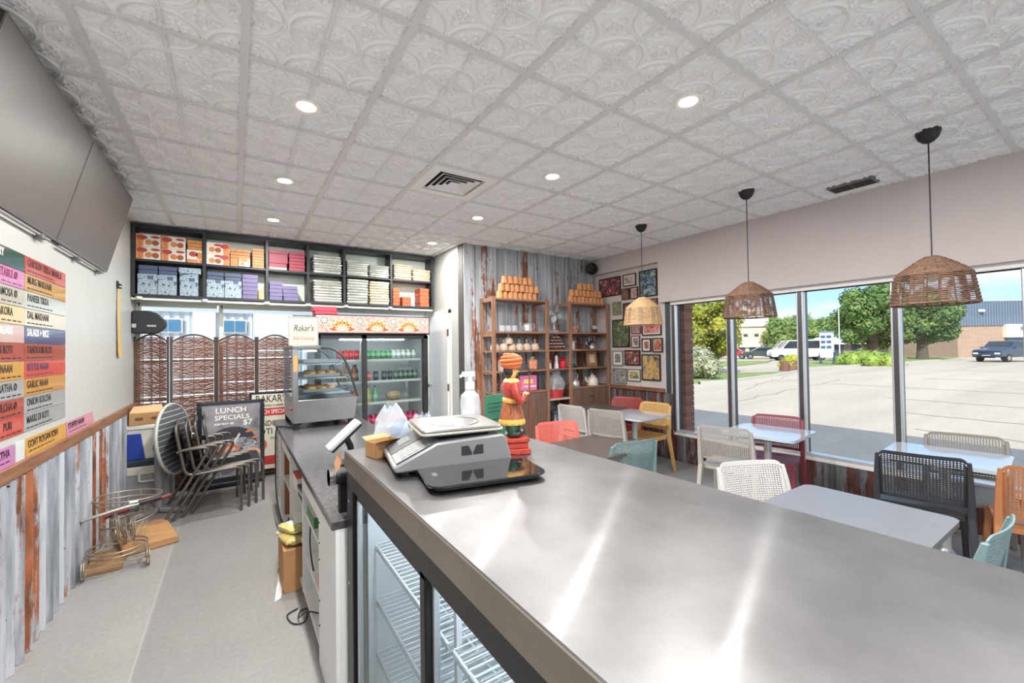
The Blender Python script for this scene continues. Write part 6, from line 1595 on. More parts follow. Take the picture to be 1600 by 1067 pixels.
    for i, (x, z) in enumerate(((2.885, 0), (3.02, 0), (3.15, 0), (3.275, 0), (3.40, 0), (3.54, 0), (3.10, .085))):
        o = E_('sugar_loaf', ('%s round tan loaf in clear wrap on the second left rack shelf' % ['leftmost', 'second', 'third', 'fourth', 'fifth', 'rightmost'][i]) if z == 0 else 'extra round tan loaf stacked on top of the wrapped loaves', 'loaf', x, 4.80, 1.513 + z, 'wrapped round loaves')
        MB().lathe([(.0001, 0), (.055, 0), (.064, .02), (.060, .055), (.04, .085), (.0001, .096)], 18).build('loaf', jg, o, .9)
        MB().lathe([(.066, .002), (.067, .04), (.05, .085), (.012, .105), (.018, .135), (.026, .15)], 12).build('wrap', fm, o, .8)
    # pyramid of dark cups on the narrow bay
    cp = mat('brown_pot', (92, 56, 46), .45); rimm = mm('pot_rim_white', (226, 220, 212), .5)
    k = 0; pc = None
    for row, n in enumerate((5, 4, 3, 2, 1)):
        for i in range(n):
            if pc is None:
                pc = o = thing('small_pot', '', 'pot'); MB().lathe([(.0001, 0), (.026, 0), (.034, .012), (.034, .030), (.028, .038)], 14).build('pot_body', cp, o, .6); MB().lathe([(.028, .038), (.037, .040), (.037, .046), (.0001, .045)], 14).build('lid', rimm, o, .6)
            else: o = copy_tree(pc)
            place(o, (3.925 + .068 * (i - (n - 1) / 2), 4.80, 1.513 + .0465 * row), 0, '%s brown lidded pot in the %s row of the pyramid' % (['first', 'second', 'third', 'fourth', 'fifth'][i], ['bottom', 'second', 'third', 'fourth', 'top'][row]), 'pyramid of brown lidded pots')
    # canister, dish and kettle, right bay second shelf
    o = E_('canister', 'white cylindrical canister with wide lid on the right rack bay', 'canister', 4.25, 4.82, 1.513)
    MB().lathe([(.0001, 0), (.045, 0), (.047, .11), (.0001, .111)], 18).build('canister_body', mm('enamel_white', (226, 224, 218), .3), o, .6); MB().lathe([(.0001, .111), (.062, .112), (.062, .122), (.0001, .128)], 18).build('lid', mm('enamel_white', (226, 224, 218), .3), o, .6)
    o = E_('saucer', 'small rust red dish beside the steel kettle on the rack', 'dish', 4.47, 4.80, 1.513)
    MB().lathe([(.0001, 0), (.03, 0), (.05, .018), (.047, .018), (.0001, .006)], 16).build('dish', mm('dish_rust', (176, 84, 60), .4), o, .6)
    def kettle(name, lab, x, z, s, m):
        o = E_(name, lab, 'kettle', x, 4.82, z)
        S = Matrix.Scale(s, 4)
        MB().lathe([(.0001, 0), (.08, 0), (.085, .02), (.075, .085), (.045, .12), (.042, .125)], 22, M=S).build('kettle_body', m, o, .7)
        MB().lathe([(.045, .125), (.03, .142), (.008, .148), (.012, .165), (.0001, .17)], 16, M=S).build('lid', m, o, .7)
        MB().tube([S @ Vector(p) for p in bez([(-.075, 0, .045), (-.115, 0, .075), (-.125, 0, .12)], 5)], [(.022 - .001 * i) * s for i in range(11)], 10).build('spout', m, o, .8)
        MB().tube([S @ Vector(p) for p in bez([(-.05, 0, .12), (-.055, 0, .20), (0, 0, .225), (.06, 0, .20), (.055, 0, .115)], 5)], .007 * s, 8).build('handle', black_p if s > 1.0 else m, o, .8)
    kettle('kettle', 'steel kettle with bail handle on the second right rack shelf', 4.66, 1.513, .92, chrome)
    kettle('kettle', 'shiny aluminium kettle on the left of the right cupboard top', 4.30, .952, .90, alu)
    kettle('kettle', 'cream enamel kettle with dark handle on the right cupboard top', 4.66, .952, 1.12, mm('enamel_cream', (220, 214, 200), .3))
    o = E_('saucer', 'small brown dish between the two kettles on the cupboard top', 'dish', 4.48, 4.80, .952); MB().lathe([(.0001, 0), (.03, 0), (.05, .014), (.0001, .006)], 14).build('dish', mm('dish_rust', (176, 84, 60), .4), o, .6)
    # third shelf
    o = E_('glass_jar', 'clear jar with red lid and flowers on the third left rack shelf', 'jar', 2.99, 4.79, 1.241)
    MB().lathe([(.0001, 0), (.055, 0), (.06, .02), (.06, .13), (.045, .15)], 18).build('jar_body', mat('jar_mixed', (196, 180, 170), .3, var=.35, vs=40), o, .6)
    rnd = random.Random(1); m = MB()
    for k in range(9): m.ball((rnd.uniform(-.04, .04), rnd.uniform(-.03, .03), .165 + rnd.random() * .03), .018, 7)
    stuff(m.build('blossoms', mat('blossom_red', (200, 56, 60), .6), o, .9))
    o = E_('snack_packet', 'orange and pale packet standing on the third left rack shelf', 'packet', 3.50, 4.80, 1.241)
    MB().boxc((0, 0, .07), (.13, .05, .14)).build('packet_body', mat('packet_orange', (222, 150, 112), .4, var=.3, vs=24), o, bevel=.012); MB().boxc((0, 0, .158), (.05, .02, .04)).build('packet_neck', fm, o)
    o = E_('figurine', 'slender white figurine with dark head on the narrow rack bay', 'figurine', 3.93, 4.80, 1.241)
    MB().lathe([(.0001, 0), (.038, 0), (.034, .03), (.022, .12), (.026, .16), (.012, .19), (.0001, .192)], 16).build('figure_body', mm('figure_white', (216, 216, 218), .4), o, .7); MB().ball((0, 0, .212), .024, 12, None, (1, 1, 1.2)).build('figure_head', mm('figure_dark', (60, 40, 36), .4), o, .9)
    o = E_('figurine', 'tiny red and white figurine at the left of the narrow rack bay', 'figurine', 3.80, 4.79, 1.241)
    MB().lathe([(.0001, 0), (.028, 0), (.02, .06), (.024, .08), (.0001, .095)], 14).build('figure_body', mm('figure_white', (216, 216, 218), .4), o, .7); MB().lathe([(.026, .078), (.02, .115), (.0001, .13)], 12).build('figure_top', mm('figure_red', (190, 50, 56), .5), o, .8)
    o = E_('gift_bag', 'bright red tied gift bag on the narrow rack bay', 'bag', 4.05, 4.80, 1.241)
    MB().lathe([(.0001, 0), (.05, 0), (.06, .03), (.055, .10), (.022, .125), (.055, .16), (.05, .162), (.0001, .13)], 14).build('bag_body', mat('gift_red', (196, 40, 52), .4, var=.25, vs=50), o, .8)
    o = E_('leaf_dish', 'green leaf shaped ornament at the left of the third right shelf', 'ornament', 4.24, 4.79, 1.241); MB().ball((0, 0, .03), .03, 10, None, (1.6, 1, 1)).ball((.07, 0, .02), .02, 8, None, (2, 1, .7)).build('ornament', mm('ornament_green', (54, 92, 84), .4), o, .9)
    o = E_('picture_frame', 'chunky light wood picture frame on the third right rack shelf', 'picture', 4.685, 4.84, 1.242)
    m = MB(); T = Matrix.Rotation(-.1, 4, 'X')
    m.box(-.105, -.015, 0, -.055, .015, .245, T).box(.055, -.015, 0, .105, .015, .245, T).box(-.055, -.015, 0, .055, .015, .055, T).box(-.055, -.015, .19, .055, .015, .245, T).build('frame', wood('light_frame', (150, 108, 68), (186, 144, 100), .5, (20, 20, 6)), o, bevel=.004)
    MB().box(-.056, -.004, .054, .056, .004, .191, T).build('print', mm('frame_paper', (226, 208, 180), .6), o)
    for i in range(4):
        o = thing('book', '%s dark book leaning at the right end of the third rack shelf' % ['first', 'second', 'third', 'last'][i], 'book', (4.812 + .018 * i, 4.86, 1.242), 0, 'dark books on the rack'); MB().boxc((0, 0, .10), (.014, .15, .20 - .01 * i)).build('cover', mm('book_dark_%d' % (i % 2), ((54, 48, 46), (88, 74, 64))[i % 2], .6), o, bevel=.002); MB().boxc((0, .004, .10), (.010, .146, .19 - .01 * i)).build('pages', mm('book_pages', (206, 198, 180), .7), o)
    # pink gift box, basket, churn
    o = E_('gift_box', 'bright pink patterned gift pack on the left cupboard top', 'box', 3.40, 4.80, .952, None, -.05)
    MB().boxc((0, 0, .105), (.27, .09, .21)).build('box_body', mm('gift_pink', (222, 120, 168), .4), o, bevel=.006); MB().boxc((-.01, -.0455, .13), (.15, .002, .06)).build('printed_label', mm('label_straw', (226, 206, 130), .5), o)
    MB().boxc((.02, -.0458, .06), (.20, .002, .02)).build('printed_stripe', mm('gift_white', (236, 214, 222), .5), o)
    o = E_('gift_box', 'dark magenta box standing beside the pink gift pack', 'box', 3.20, 4.84, .952); MB().boxc((0, 0, .10), (.10, .08, .20)).build('box_body', mm('gift_magenta', (150, 44, 84), .4), o, bevel=.004); MB().boxc((0, -.041, .16), (.08, .002, .03)).build('printed_label', mm('gift_white', (236, 214, 222), .5), o)
    o = E_('gift_basket', 'red basket wrapped in clear film on the lower narrow rack shelf', 'basket', 3.92, 4.82, .813)
    MB().lathe([(.0001, 0), (.11, 0), (.145, .11), (.15, .12), (.14, .12), (.0001, .10)], 24, sy=.75).build('basket', mat('basket_red', (206, 70, 76), .5, var=.25, vs=30), o, .6)
    rnd = random.Random(3); m = MB(); n = 16
    for j, (R0, z) in enumerate(((.145, .12), (.155, .2), (.13, .28), (.06, .34), (.10, .39))): m.v += [(R0 * (1 + rnd.uniform(-.12, .12)) * math.cos(2 * PI * i / n), .75 * R0 * (1 + rnd.uniform(-.12, .12)) * math.sin(2 * PI * i / n), z + rnd.uniform(-.01, .01)) for i in range(n)]
    for j in range(4):
        for i in range(n): m.f.append([j * n + i, j * n + (i + 1) % n, (j + 1) * n + (i + 1) % n, (j + 1) * n + i]); m.m.append(0)
    m.build('wrap', film('basket_film', (222, 228, 232), .35, .1), o)
    m = MB(); 
    for k in range(10): m.ball((rnd.uniform(-.08, .08), rnd.uniform(-.05, .05), .13 + rnd.random() * .12), .032, 8)
    stuff(m.build('contents', mat('basket_goods', (150, 140, 120), .5, var=.5, vs=18), o, .9))
    o = E_('milk_churn', 'dented grey metal milk churn on the floor of the narrow rack bay', 'churn', 3.92, 4.83, .081)
    MB().lathe([(.0001, 0), (.12, 0), (.125, .02), (.125, .32), (.07, .42), (.065, .50), (.08, .52)], 24).build('churn_body', mat('churn_metal', (128, 134, 142), .4, metal=.7, var=.2, vs=16), o, .6); MB().lathe([(.083, .52), (.083, .54), (.03, .56), (.0001, .565)], 20).build('lid', mm('churn_lid', (120, 126, 134), .4, .7), o, .6)
    MB().tube(bez([(.115, 0, .36), (.16, 0, .42), (.12, 0, .47), (.07, 0, .47)], 5), .01, 8).build('handle', mm('churn_lid', (120, 126, 134), .4, .7), o, .8)
rack_goods()
# ================================================================ outside
GZ = -.15
def ground():
    t = NT('worn_asphalt'); a = t.noise(t.pos((.05, .5, 1)), 1.0, 6, .6); f = t.noise(t.pos(), 9, 5, .7)
    c = t.ramp(a, [(.32, (176, 158, 140)), (.5, (194, 175, 156)), (.7, (204, 186, 168))]); c2 = t.ramp(f, [(.3, (164, 152, 140)), (.7, (204, 192, 180))])
    t.l(t.mix(.3, c, c2), t.b.inputs['Base Color']); t.b.inputs['Roughness'].default_value = .9
    struct(MB().box(5.15, -60, GZ - .2, 260, 160, GZ).box(-40, 6.35, GZ - .2, 5.15, 160, GZ).box(-40, -60, GZ - .2, -1.2, 6.35, GZ).build('ground', t.mat))
    g = NT('lawn'); n = g.noise(g.pos(), 1.3, 6, .7); g.l(g.ramp(n, [(.3, (112, 128, 66)), (.55, (140, 150, 84)), (.75, (176, 172, 112))]), g.b.inputs['Base Color']); g.b.inputs['Roughness'].default_value = .95
    gm = g.mat
    def lawn(poly, h=.06): return struct(MB().prism(poly, GZ - .02, GZ + h).build('lawn', gm))
    lawn([(17.2, 11.2), (18.5, 10.9), (24, 11.3), (28.5, 12.0), (26, 13.0), (22.8, 15.0), (24, 24), (16, 24)])
    lawn([(31, 13.2), (38, 12.6), (47, 11.8), (55, 11.2), (64, 11.6), (67, 11.9), (67, 18), (50, 18.5), (44, 17.6), (37, 15.9), (32, 14.2)])
    lawn([(33, 18.2), (42, 20), (46, 21.5), (42, 26), (34, 26), (30, 21)])
    lawn([(70, 14), (150, 20), (150, 60), (75, 45), (66, 26)], .04)
    cu = mat('kerb_concrete', (196, 190, 182), .85)
    k = MB()
    for P in ([(17.0, 11.0), (18.5, 10.7), (24, 11.1), (28.9, 11.95)], [(31, 13.0), (38, 12.4), (47, 11.6), (55, 11.0)]):
        for (a, b), (c, d) in zip(P, P[1:]): k.add([(a, b - .1, GZ), (c, d - .1, GZ), (c, d + .1, GZ), (a, b + .1, GZ), (a, b - .1, GZ + .12), (c, d - .1, GZ + .12), (c, d + .1, GZ + .12), (a, b + .1, GZ + .12)], [(4, 5, 6, 7), (0, 1, 5, 4), (2, 3, 7, 6)])
    struct(k.build('kerb', cu))
    # cracks sealed with tar
    cr = mat('tar_seal', (140, 130, 122), .8); rnd = random.Random(9)
    for y0, x0, x1, s in ((6.9, 12, 24, .03), (8.6, 16, 26, .06)):
        m = MB(); P = [(x0 + (x1 - x0) * i / 14, y0 + s * i * 3 + rnd.uniform(-.15, .15)) for i in range(15)]
        m.v = [(x, y - .02, GZ + .004) for x, y in P] + [(x, y + .02, GZ + .004) for x, y in P]; m.f = [[i, i + 1, 16 + i, 15 + i] for i in range(14)]; m.m = [0] * 14
        struct(m.build('road_crack', cr))
    for x0, y0, y1 in ((10.8, -2, 2.6), (13.2, -3, 3.5), (16.5, -3, 4.6), (21, -4, 7.5), (27, -5, 6), (36, -6, 9)):
        m = MB(); P = [(x0 + rnd.uniform(-.10, .10) + .02 * i, y0 + (y1 - y0) * i / 16) for i in range(17)]; w = .012 + x0 * .0012
        m.v = [(x - w, y, GZ + .004) for x, y in P] + [(x + w, y, GZ + .004) for x, y in P]; m.f = [[17 + i, 18 + i, i + 1, i] for i in range(16)]; m.m = [0] * 16
        struct(m.build('road_crack', cr))
ground()
def pier():
    r = struct(MB().box(5.16, 3.53, GZ, 5.33, 3.70, 2.9).build('pillar', mat('mortar', (150, 138, 130), .9)))
    bm = [mat('brick_a', (122, 80, 70), .85, var=.15, vs=30), mat('brick_b', (140, 92, 80), .85, var=.15, vs=30)]
    A = MB().box(-.008, -.008, 0, .178, .086, .06).mesh('brick', bm[0], None, .003); B_ = MB().box(-.008, -.008, 0, .178, .086, .06).mesh('brick', bm[1], None, .003)
    for i in range(40):
        for j in range(2): link('brick', (A, B_)[(i + j) % 2], r, (5.16 - .004, 3.53 - .003 + .094 * j + (0 if i % 2 else .0), GZ + .072 * i))
pier()
def leaf_cloud(clumps, n, size, seed, flat=.6):
    rnd = np.random.default_rng(seed); V = []; F = []
    w = np.array([c[3] ** 2 for c in clumps]); w = w / w.sum()
    idx = rnd.choice(len(clumps), n, p=w)
    d = rnd.normal(size=(n, 3)); d /= np.linalg.norm(d, axis=1, keepdims=True)
    rr = rnd.uniform(.72, 1.05, n)
    C_ = np.array(clumps)[idx]
    P = C_[:, :3] + d * (C_[:, 3] * rr)[:, None] * np.array([1, 1, .85])
    nrm = d * .8 + rnd.normal(size=(n, 3)) * .55 + np.array([0, 0, .25]); nrm /= np.linalg.norm(nrm, axis=1, keepdims=True)
    t = np.cross(nrm, rnd.normal(size=(n, 3))); t /= np.linalg.norm(t, axis=1, keepdims=True); b = np.cross(nrm, t)
    s = (size * rnd.uniform(.6, 1.3, n))[:, None]
    q = np.stack([P - t * s, P - b * s * flat + nrm * s * .15, P + t * s, P + b * s * flat + nrm * s * .15], 1).reshape(-1, 3)
    m = MB(); m.v = [tuple(x) for x in q]; m.f = [[4 * i, 4 * i + 1, 4 * i + 2, 4 * i + 3] for i in range(n)]; m.m = [0] * n
    return m
def leaf_mat(name, cols):
    t = NT(name); n = t.noise(t.pos(), 1.1, 5, .7)
    t.l(t.ramp(n, [(.3 + .4 * i / (len(cols) - 1), c) for i, c in enumerate(cols)]), t.b.inputs['Base Color']); t.b.inputs['Roughness'].default_value = .6
    return t.mat
bark = mat('bark', (96, 84, 74), .9, var=.2, vs=8)
def tree(name, lab, cat, x, y, h, w, trunk, cols, n, size, seed, shape='round', grp=None, cz=.62):
    r = thing(name, lab, cat, (x, y, GZ), 0, grp); rnd = random.Random(seed); cl = []
    k = 16 if shape != 'cone' else 18
    for i in range(k):
        a = i * 2.4; u = (i + .5) / k
        if shape == 'round':
            zz = h * (cz - .5 * .62 + .60 * u); R0 = w * .5 * math.sqrt(max(.05, 1 - ((u - .40) / .66) ** 2)) * .72
            cl.append((R0 * math.cos(a) * rnd.uniform(.6, 1), R0 * math.sin(a) * rnd.uniform(.6, 1), zz, w * .21 * rnd.uniform(.8, 1.2)))
        elif shape == 'cone':
            zz = h * (.12 + .80 * u); R0 = w * .5 * (1 - u) ** .7 * .75
            cl.append((R0 * math.cos(a), R0 * math.sin(a), zz, w * (.12 + .16 * (1 - u))))
        else:
            R0 = w * .36 * math.sqrt(u); cl.append((R0 * math.cos(a), R0 * math.sin(a), h * (.30 + .42 * (1 - u)) * rnd.uniform(.8, 1.1), w * .2 * rnd.uniform(.8, 1.2)))
    lm = leaf_mat(name + '_leaf_%d' % seed, cols)
    stuff(leaf_cloud(cl, n, size, seed).build('crown', lm, r))
    core = MB()
    for c in cl: core.ball(c[:3], c[3] * .72, 8)
    stuff(core.build('inner_foliage', lm, r, .9))
    if trunk:
        th = h * .45; m = MB(); m.tube(bez([(0, 0, 0), (.05, 0, th * .5), (0, .05, th)], 5), [trunk * (1.25 - .5 * i / 10) for i in range(11)], 10)
        m.build('trunk', bark, r, .9)
        for i in range(5):
            c = cl[(i * 3 + 1) % len(cl)]; MB().tube(bez([(0, 0, th * .8), (c[0] * .5, c[1] * .5, (th + c[2]) * .52), tuple(c[:3])], 4), [trunk * (.5 - .05 * j) for j in range(9)], 7).build('branch', bark, r, .9)
    return r
def trees():
    tree('maple_tree', 'tall yellow-green tree beyond the lawn, behind the grey shrub', 'tree', 24.3, 15.15, 4.9, 4.2, .16, [(70, 84, 30), (142, 146, 46), (206, 186, 66)], 8000, .10, 3, 'round', cz=.60)
    tree('shrub', 'round grey-green shrub on the lawn in front of the yellow-green tree', 'shrub', 19.6, 12.9, 1.75, 2.6, 0, [(120, 122, 92), (158, 160, 128), (190, 190, 160)], 4200, .07, 5, 'bush')
    tree('shrub', 'dark twiggy grey shrub at the window edge beside the round shrub', 'shrub', 20.6, 14.6, 2.3, 2.0, 0, [(92, 90, 74), (140, 140, 112), (176, 174, 150)], 2600, .07, 6, 'bush')
    tree('maple_tree', 'big round maple in the middle of the far lawn', 'tree', 48.5, 14.0, 6.7, 6.2, .42, [(58, 84, 36), (96, 124, 58), (146, 166, 96)], 14000, .14, 7, 'round', cz=.64)
    tree('maple_tree', 'spreading maple beside the grey metal building', 'tree', 57, 12.6, 6.4, 6.0, .40, [(46, 78, 36), (86, 116, 56), (140, 160, 90)], 12000, .15, 8, 'round', cz=.66)
    B = [(63, 27.5, 5.4, 6.5, 'round green tree right of the cream building', 21), (69, 27.0, 4.2, 5, 'low green tree beside the round tree at the cream building', 22), (74, 26, 4.8, 6, 'green tree behind the pylon sign', 23), (80, 28, 6.4, 7, 'tall tree behind the low white building', 24),
         (82, 24, 5.4, 7, 'broad tree left of the low white building', 25), (96, 26, 9.5, 9, 'pale distant tree above the flagpole', 26), (112, 22, 8.5, 12, 'distant tree seen between the two maples', 27), (120, 30, 9, 14, 'distant tree behind the big maple', 28), (110, 46, 8, 14, 'far tree on the horizon beyond the vans', 29), (130, 62, 9, 16, 'farthest tree on the horizon', 30), (100, 15.5, 7, 9, 'far tree beside the grey metal building edge', 31), (88, 52, 9, 9, 'far tree behind the cream building', 32)]
    for x, y, h, w, lab, sd in B: tree('distant_tree', lab, 'tree', x, y, h, w * .85, .2, [(64, 90, 42), (110, 134, 62), (156, 170, 90)], 3000, .22, sd, 'round', 'trees along the horizon', .58)
    tree('shrub', 'long low bright green bush mound before the flagpole', 'shrub', 41.0, 12.3, .75, 4.2, 0, [(96, 124, 40), (136, 158, 58), (166, 180, 84)], 2600, .10, 41, 'bush')
    tree('shrub', 'yellow-green bush growing in the brown planter', 'shrub', 29.6, 12.75, 1.25, 1.3, 0, [(150, 160, 50), (190, 190, 70), (214, 206, 96)], 1500, .06, 42, 'bush')
    tree('shrub', 'small round clipped bush beside the low white building', 'shrub', 60, 17.6, 1.9, 1.7, 0, [(90, 120, 80), (120, 146, 100)], 900, .1, 43, 'bush')
trees()
def buildings():
    Bx = lambda m, n, mt, r, **k: m.build(n, mt, r, world=True, **k)
    win = mat('far_window', (70, 84, 104), .2)
    # grey ribbed building with brick base
    r = thing('grey_building', 'grey ribbed metal building with brown brick base and shop sign', 'building', (72, 4, GZ))
    gm = mat('ribbed_metal_grey', (116, 128, 146), .5, .1, var=.03)
    bk = NT('far_brick'); br = bk.n('TexBrick'); br.inputs['Scale'].default_value = 1.0; br.inputs['Color1'].default_value = lin((176, 146, 126)); br.inputs['Color2'].default_value = lin((164, 132, 112)); br.inputs['Mortar'].default_value = lin((184, 166, 150)); br.inputs['Brick Width'].default_value = .4; br.inputs['Row Height'].default_value = .14; br.inputs['Mortar Size'].default_value = .012
    sp = bk.n('SeparateXYZ'); cb = bk.n('CombineXYZ'); bk.l(bk.n('NewGeometry').outputs['Position'], sp.inputs[0]); bk.l(sp.outputs[1], cb.inputs[0]); bk.l(sp.outputs[2], cb.inputs[1]); bk.l(cb.outputs[0], br.inputs['Vector']); bk.l(br.outputs[0], bk.b.inputs['Base Color']); bk.b.inputs['Roughness'].default_value = .9
    # front plane runs from (67.4, 11.9) to (77, 5)
    a, b_ = Vector((67.4, 11.9, 0)), Vector((83, 1.0, 0)); d = (b_ - a).normalized(); n_ = Vector((d.y, -d.x, 0)); 
    if n_.x < 0: n_ = -n_
    P = lambda u, v, z: tuple(a + d * u + n_ * v + Vector((0, 0, z)))
    def blk(m, u0, u1, v0, v1, z0, z1): return m.add([P(u0, v0, z0), P(u1, v0, z0), P(u1, v1, z0), P(u0, v1, z0), P(u0, v0, z1), P(u1, v0, z1), P(u1, v1, z1), P(u0, v1, z1)], [(3, 2, 1, 0), (4, 5, 6, 7), (0, 1, 5, 4), (1, 2, 6, 5), (2, 3, 7, 6), (3, 0, 4, 7)])
    Bx(blk(MB(), 0, 18, .1, 14, GZ, 3.5), 'brick_wall', bk.mat, r); Bx(blk(MB(), -.1, 18, .0, 14, 3.35, 6.05), 'metal_wall', gm, r)
    Bx(blk(MB(), -.15, 18, -.06, 14, 6.05, 6.25), 'coping', mat('coping_pale', (176, 184, 196), .4), r)
    m = MB()
    for i in range(58): blk(m, .0 + .3 * i, .10 + .3 * i, -.06, .0, 3.36, 6.05)
    stuff(Bx(m, 'rib', gm, r))
    Bx(blk(MB(), 4.9, 18, -.25, .1, 2.0, 3.45), 'sign_board', mat('sign_cream', (240, 228, 206), .5), r)
    Bx(blk(MB(), 5.2, 18, .0, .2, GZ, 2.0), 'shop_window', win, r)
    for u in (7.4, 9.8, 12.2): Bx(blk(MB(), u, u + .12, -.04, .1, GZ, 2.0), 'window_post', mat('post_navy', (46, 62, 92), .4), r)
    ang = math.atan2(d.y, d.x)
    o = text('* cpa', 1.25, mat('ink_charcoal', (66, 66, 76), .5), r, Vector(P(7.9, -.27, 2.72)) - Vector((72, 4, GZ)), (PI / 2, 0, ang), 1.15, bold=.02)
    Bx(MB().boxc(P(2.4, -.2, 5.0), (.3, .5, .3)), 'flood_light', mat('lamp_white', (232, 232, 232), .4), r, bevel=.04)
    # cream building
    r = thing('cream_building', 'two-storey cream office building across the road', 'building', (62, 33, GZ))
    cm = mat('cream_render', (226, 204, 182), .8)
    a, b_ = Vector((58.6, 35.5, 0)), Vector((63.3, 30.2, 0)); d = (b_ - a).normalized(); n_ = Vector((-d.y, d.x, 0)); 
    if n_.x < 0: n_ = -n_
    Bx(blk(MB(), -3, 7.1, 0, 9, GZ, 4.3), 'walls', cm, r); Bx(blk(MB(), -3.2, 7.3, -.25, 9, 4.2, 6.9), 'mansard_roof', mat('roof_cream', (232, 224, 212), .8), r); Bx(blk(MB(), -3.2, 7.3, -.3, .1, 1.25, 1.45), 'band', mat('band_white', (230, 224, 214), .7), r)
    for u in (1.3, 2.7, 4.1, 5.5): Bx(blk(MB(), u, u + .55, -.04, .1, 2.75, 3.15), 'window', win, r)
    for u in (.6, 2.0, 3.4, 4.8, 6.1): Bx(blk(MB(), u, u + .9, -.04, .1, .1, 1.2), 'window', win, r)
    for u in (-.2, .3): Bx(blk(MB(), u, u + .2, -.1, 0, GZ, 4.2), 'pilaster', mat('band_white2', (232, 224, 212), .7), r)
    # low white building
    r = thing('low_building', 'low white-roofed building behind the flagpole', 'building', (62, 20, GZ))
    Bx(MB().box(58.5, 17.6, GZ, 66, 23.2, 1.6), 'walls', mat('low_wall', (150, 142, 140), .8), r); Bx(MB().add([(57.8, 17.0, 1.5), (57.8, 23.8, 1.5), (66.5, 23.8, 1.5), (66.5, 17.0, 1.5), (59.5, 18.2, 2.35), (59.5, 22.6, 2.35), (65, 22.6, 2.35), (65, 18.2, 2.35)], [(0, 1, 2, 3), (0, 4, 5, 1), (1, 5, 6, 2), (2, 6, 7, 3), (3, 7, 4, 0), (4, 7, 6, 5)]), 'roof', mat('low_roof', (210, 218, 224), .6), r)
    for y in (18.0, 19.6, 21.2, 22.4): Bx(MB().box(58.44, y, .15, 58.55, y + .8, 1.35), 'window', win, r)
    # pylon sign, flagpole, planter
    r = thing('pylon_sign', 'white and blue pylon sign on the lawn by the road', 'sign', (40, 14.5, GZ))
    for y in (14.05, 14.95): Bx(MB().box(39.95, y - .06, GZ, 40.1, y + .06, .9), 'post', mat('pylon_blue', (64, 84, 116), .5), r)
    Bx(MB().box(39.9, 14.05, .45, 40.15, 14.95, 2.45), 'sign_panel', mat('pylon_white', (222, 226, 230), .5), r)
    for z in (1.2, 1.62, 2.04):
        for y in (14.15, 14.55): Bx(MB().box(39.86, y, z, 39.9, y + .30, z + .2), 'sign_letters', mat('pylon_ink', (70, 96, 132), .5), r)
    Bx(MB().box(39.88, 14.0, 2.45, 40.17, 15.0, 2.58), 'sign_cap', mat('pylon_cap', (110, 134, 168), .5), r)
    r = thing('flagpole', 'thin white flagpole in front of the big maple', 'pole', (41.5, 14.15, GZ)); MB().cyl((0, 0, 0), (0, 0, 4.6), .05, .03, 8).build('pole', white_p, r); MB().ball((0, 0, 4.63), .07, 8).build('finial', chrome, r, .9)
    MB().lathe([(.0001, 0), (.16, 0), (.14, .08), (.0001, .1)], 12).build('pole_base', mm('concrete_base', (180, 176, 170), .8), r)
    r = thing('planter', 'brown wooden planter holding the yellow-green bush at the lot edge', 'planter', (29.6, 12.75, GZ)); 
    for i in range(10): MB().boxc((.55 * math.cos(2 * PI * i / 10), .55 * math.sin(2 * PI * i / 10), .33), (.06, .33, .66), 2 * PI * i / 10).build('stave', mat('planter_wood', (134, 96, 80), .8), r, bevel=.01)
    MB().cyl((0, 0, .0), (0, 0, .6), .5, n=16).build('soil', mm('soil', (70, 60, 50), .9), r)
    # white building through the back window
    r = thing('white_building', 'white ribbed building with blue windows seen through the back window', 'building', (1, 9.4, GZ))
    wb = mat('white_ribbed', (226, 232, 240), .6)
    Bx(MB().box(-5, 9.05, GZ, 7, 12, 2.235), 'walls', wb, r); Bx(MB().box(-5.2, 8.98, 2.235, 7.2, 12.2, 2.30), 'eaves', mat('eaves_grey', (206, 214, 226), .5), r)
    m = MB()
    for i in range(90): m.box(-5 + .13 * i, 9.02, GZ, -4.94 + .13 * i, 9.05, 2.235)
    stuff(Bx(m, 'rib', wb, r))
    for x0, x1 in ((-1.10, -.765), (-.16, .15), (.86, 1.2), (1.9, 2.2)):
        f = Bx(MB().box(x0 - .03, 8.99, 1.88, x1 + .03, 9.03, 2.125), 'window_frame', mat('frame_white', (236, 236, 236), .5), r)
        for a_, c_ in ((x0, (x0 + x1) / 2 - .01), ((x0 + x1) / 2 + .01, x1)): Bx(MB().box(a_, 8.98, 1.905, c_, 9.0, 2.10), 'pane', mat('blue_pane', (84, 138, 178), .15), f)
    for x in (-.60, .28, .60): Bx(MB().box(x, 8.97, GZ, x + .32, 9.04, 2.235), 'flat_panel', mat('panel_white', (240, 242, 246), .6), r)
buildings()
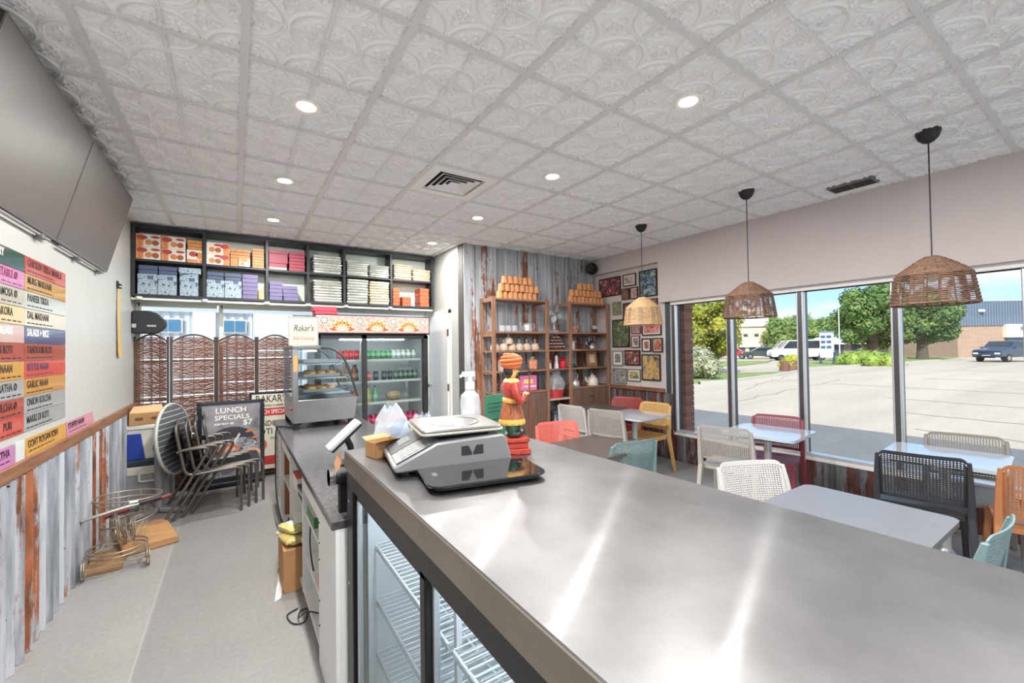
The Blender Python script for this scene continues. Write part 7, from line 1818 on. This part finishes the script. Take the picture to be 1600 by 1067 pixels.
def car(lab, x, y, rz, c, kind='sedan', grp='parked cars across the road'):
    r = thing('car', lab, 'car', (x, y, GZ), rz, grp)
    L0, Wd, H = dict(sedan=(4.5, 1.8, 1.42), suv=(4.7, 1.9, 1.75), van=(5.2, 1.95, 2.15))[kind]
    body = mat('car_paint_%d' % len(bpy.data.materials), c, .25, .1, coat=.6); gl = mm('car_glass', (36, 44, 54), .08); ty = mm('tyre', (30, 30, 32), .7)
    h = L0 / 2
    side = dict(sedan=[(-h, .35), (-h, .75), (-h + .25, .92), (-h + .9, .98), (-h + 1.5, H), (h - 1.75, H), (h - 1.05, .96), (h - .1, .82), (h, .6), (h, .35)],
                suv=[(-h, .4), (-h, 1.0), (-h + .15, 1.15), (-h + .55, H), (h - 2.0, H), (h - 1.3, 1.15), (h - .1, 1.02), (h, .8), (h, .4)],
                van=[(-h, .4), (-h, 1.2), (-h + .15, H), (h - 1.6, H), (h - .85, 1.25), (h - .05, 1.05), (h, .7), (h, .4)])[kind]
    T = Matrix(((1, 0, 0, 0), (0, 0, 1, 0), (0, 1, 0, 0), (0, 0, 0, 1)))
    MB().prism(side[::-1], -Wd / 2, Wd / 2, T).build('body', body, r, .5, bevel=.07)
    z0 = {'sedan': .98, 'suv': 1.16, 'van': 1.28}[kind]; xa, xb = {'sedan': (-h + 1.0, h - 1.15), 'suv': (-h + .45, h - 1.4), 'van': (-h + .3, h - .95)}[kind]; xc, xd = {'sedan': (-h + 1.55, h - 1.8), 'suv': (-h + .65, h - 2.0), 'van': (-h + .35, h - 1.6)}[kind]
    for s in (-1, 1): MB().add([(xa, s * (Wd / 2 + .004), z0), (xb, s * (Wd / 2 + .004), z0), (xd, s * (Wd / 2 + .004), H - .1), (xc, s * (Wd / 2 + .004), H - .1)], [(0, 1, 2, 3)]).build('side_glass', gl, r)
    MB().add([(xb + .08, -Wd * .42, z0), (xb + .08, Wd * .42, z0), (xd + .1, Wd * .38, H - .05), (xd + .1, -Wd * .38, H - .05)], [(0, 1, 2, 3)]).build('windscreen', gl, r)
    MB().add([(xa - .10, -Wd * .42, z0), (xa - .10, Wd * .42, z0), (xc - .10, Wd * .38, H - .05), (xc - .10, -Wd * .38, H - .05)], [(3, 2, 1, 0)]).build('rear_glass', gl, r)
    for sx in (-1, 1):
        for s in (-1, 1):
            w = MB().cyl((sx * (h - .85), s * (Wd / 2 - .2), .33), (sx * (h - .85), s * (Wd / 2 + .01), .33), .33, n=18).build('wheel', ty, r, .6)
            MB().cyl((sx * (h - .85), s * (Wd / 2), .33), (sx * (h - .85), s * (Wd / 2 + .02), .33), .19, n=12).build('hubcap', chrome, w, .6)
    for s in (-1, 1):
        MB().boxc((h - .02, s * Wd * .36, .72), (.08, .36, .14)).build('headlight', mm('headlamp', (226, 230, 236), .15), r, bevel=.02); MB().boxc((-h + .02, s * Wd * .38, .8), (.08, .28, .16)).build('tail_light', mm('tail_red', (176, 40, 40), .3), r, bevel=.02)
        MB().boxc((xb - .05, s * (Wd / 2 + .1), z0 + .03), (.12, .18, .13)).build('mirror', body, r, bevel=.02)
    MB().boxc((h + .005, 0, .52), (.02, .52, .12)).build('number_plate', white_p, r); MB().boxc((h, 0, .45), (.04, Wd * .6, .2)).build('grille', black_p, r, bevel=.02)
    return r
car('dark blue pickup-fronted SUV parked before the grey building', 54.5, 6.85, PI - .35, (44, 60, 84), 'suv')
car('red car parked left of the cream building', 52, 29.3, 2.0, (186, 60, 66), 'sedan')
car('dark and white sedan parked before the cream building', 53.5, 26.0, 2.1, (64, 78, 76), 'sedan')
car('white van parked beside the cream building', 55, 23.6, 2.2, (232, 226, 222), 'van')
car('second white van parked nearest the planter, half behind the window post', 49.5, 20.5, 2.2, (236, 232, 228), 'van')
car('silver car far behind the planter bush', 66, 24.9, 2.0, (210, 214, 220), 'sedan')
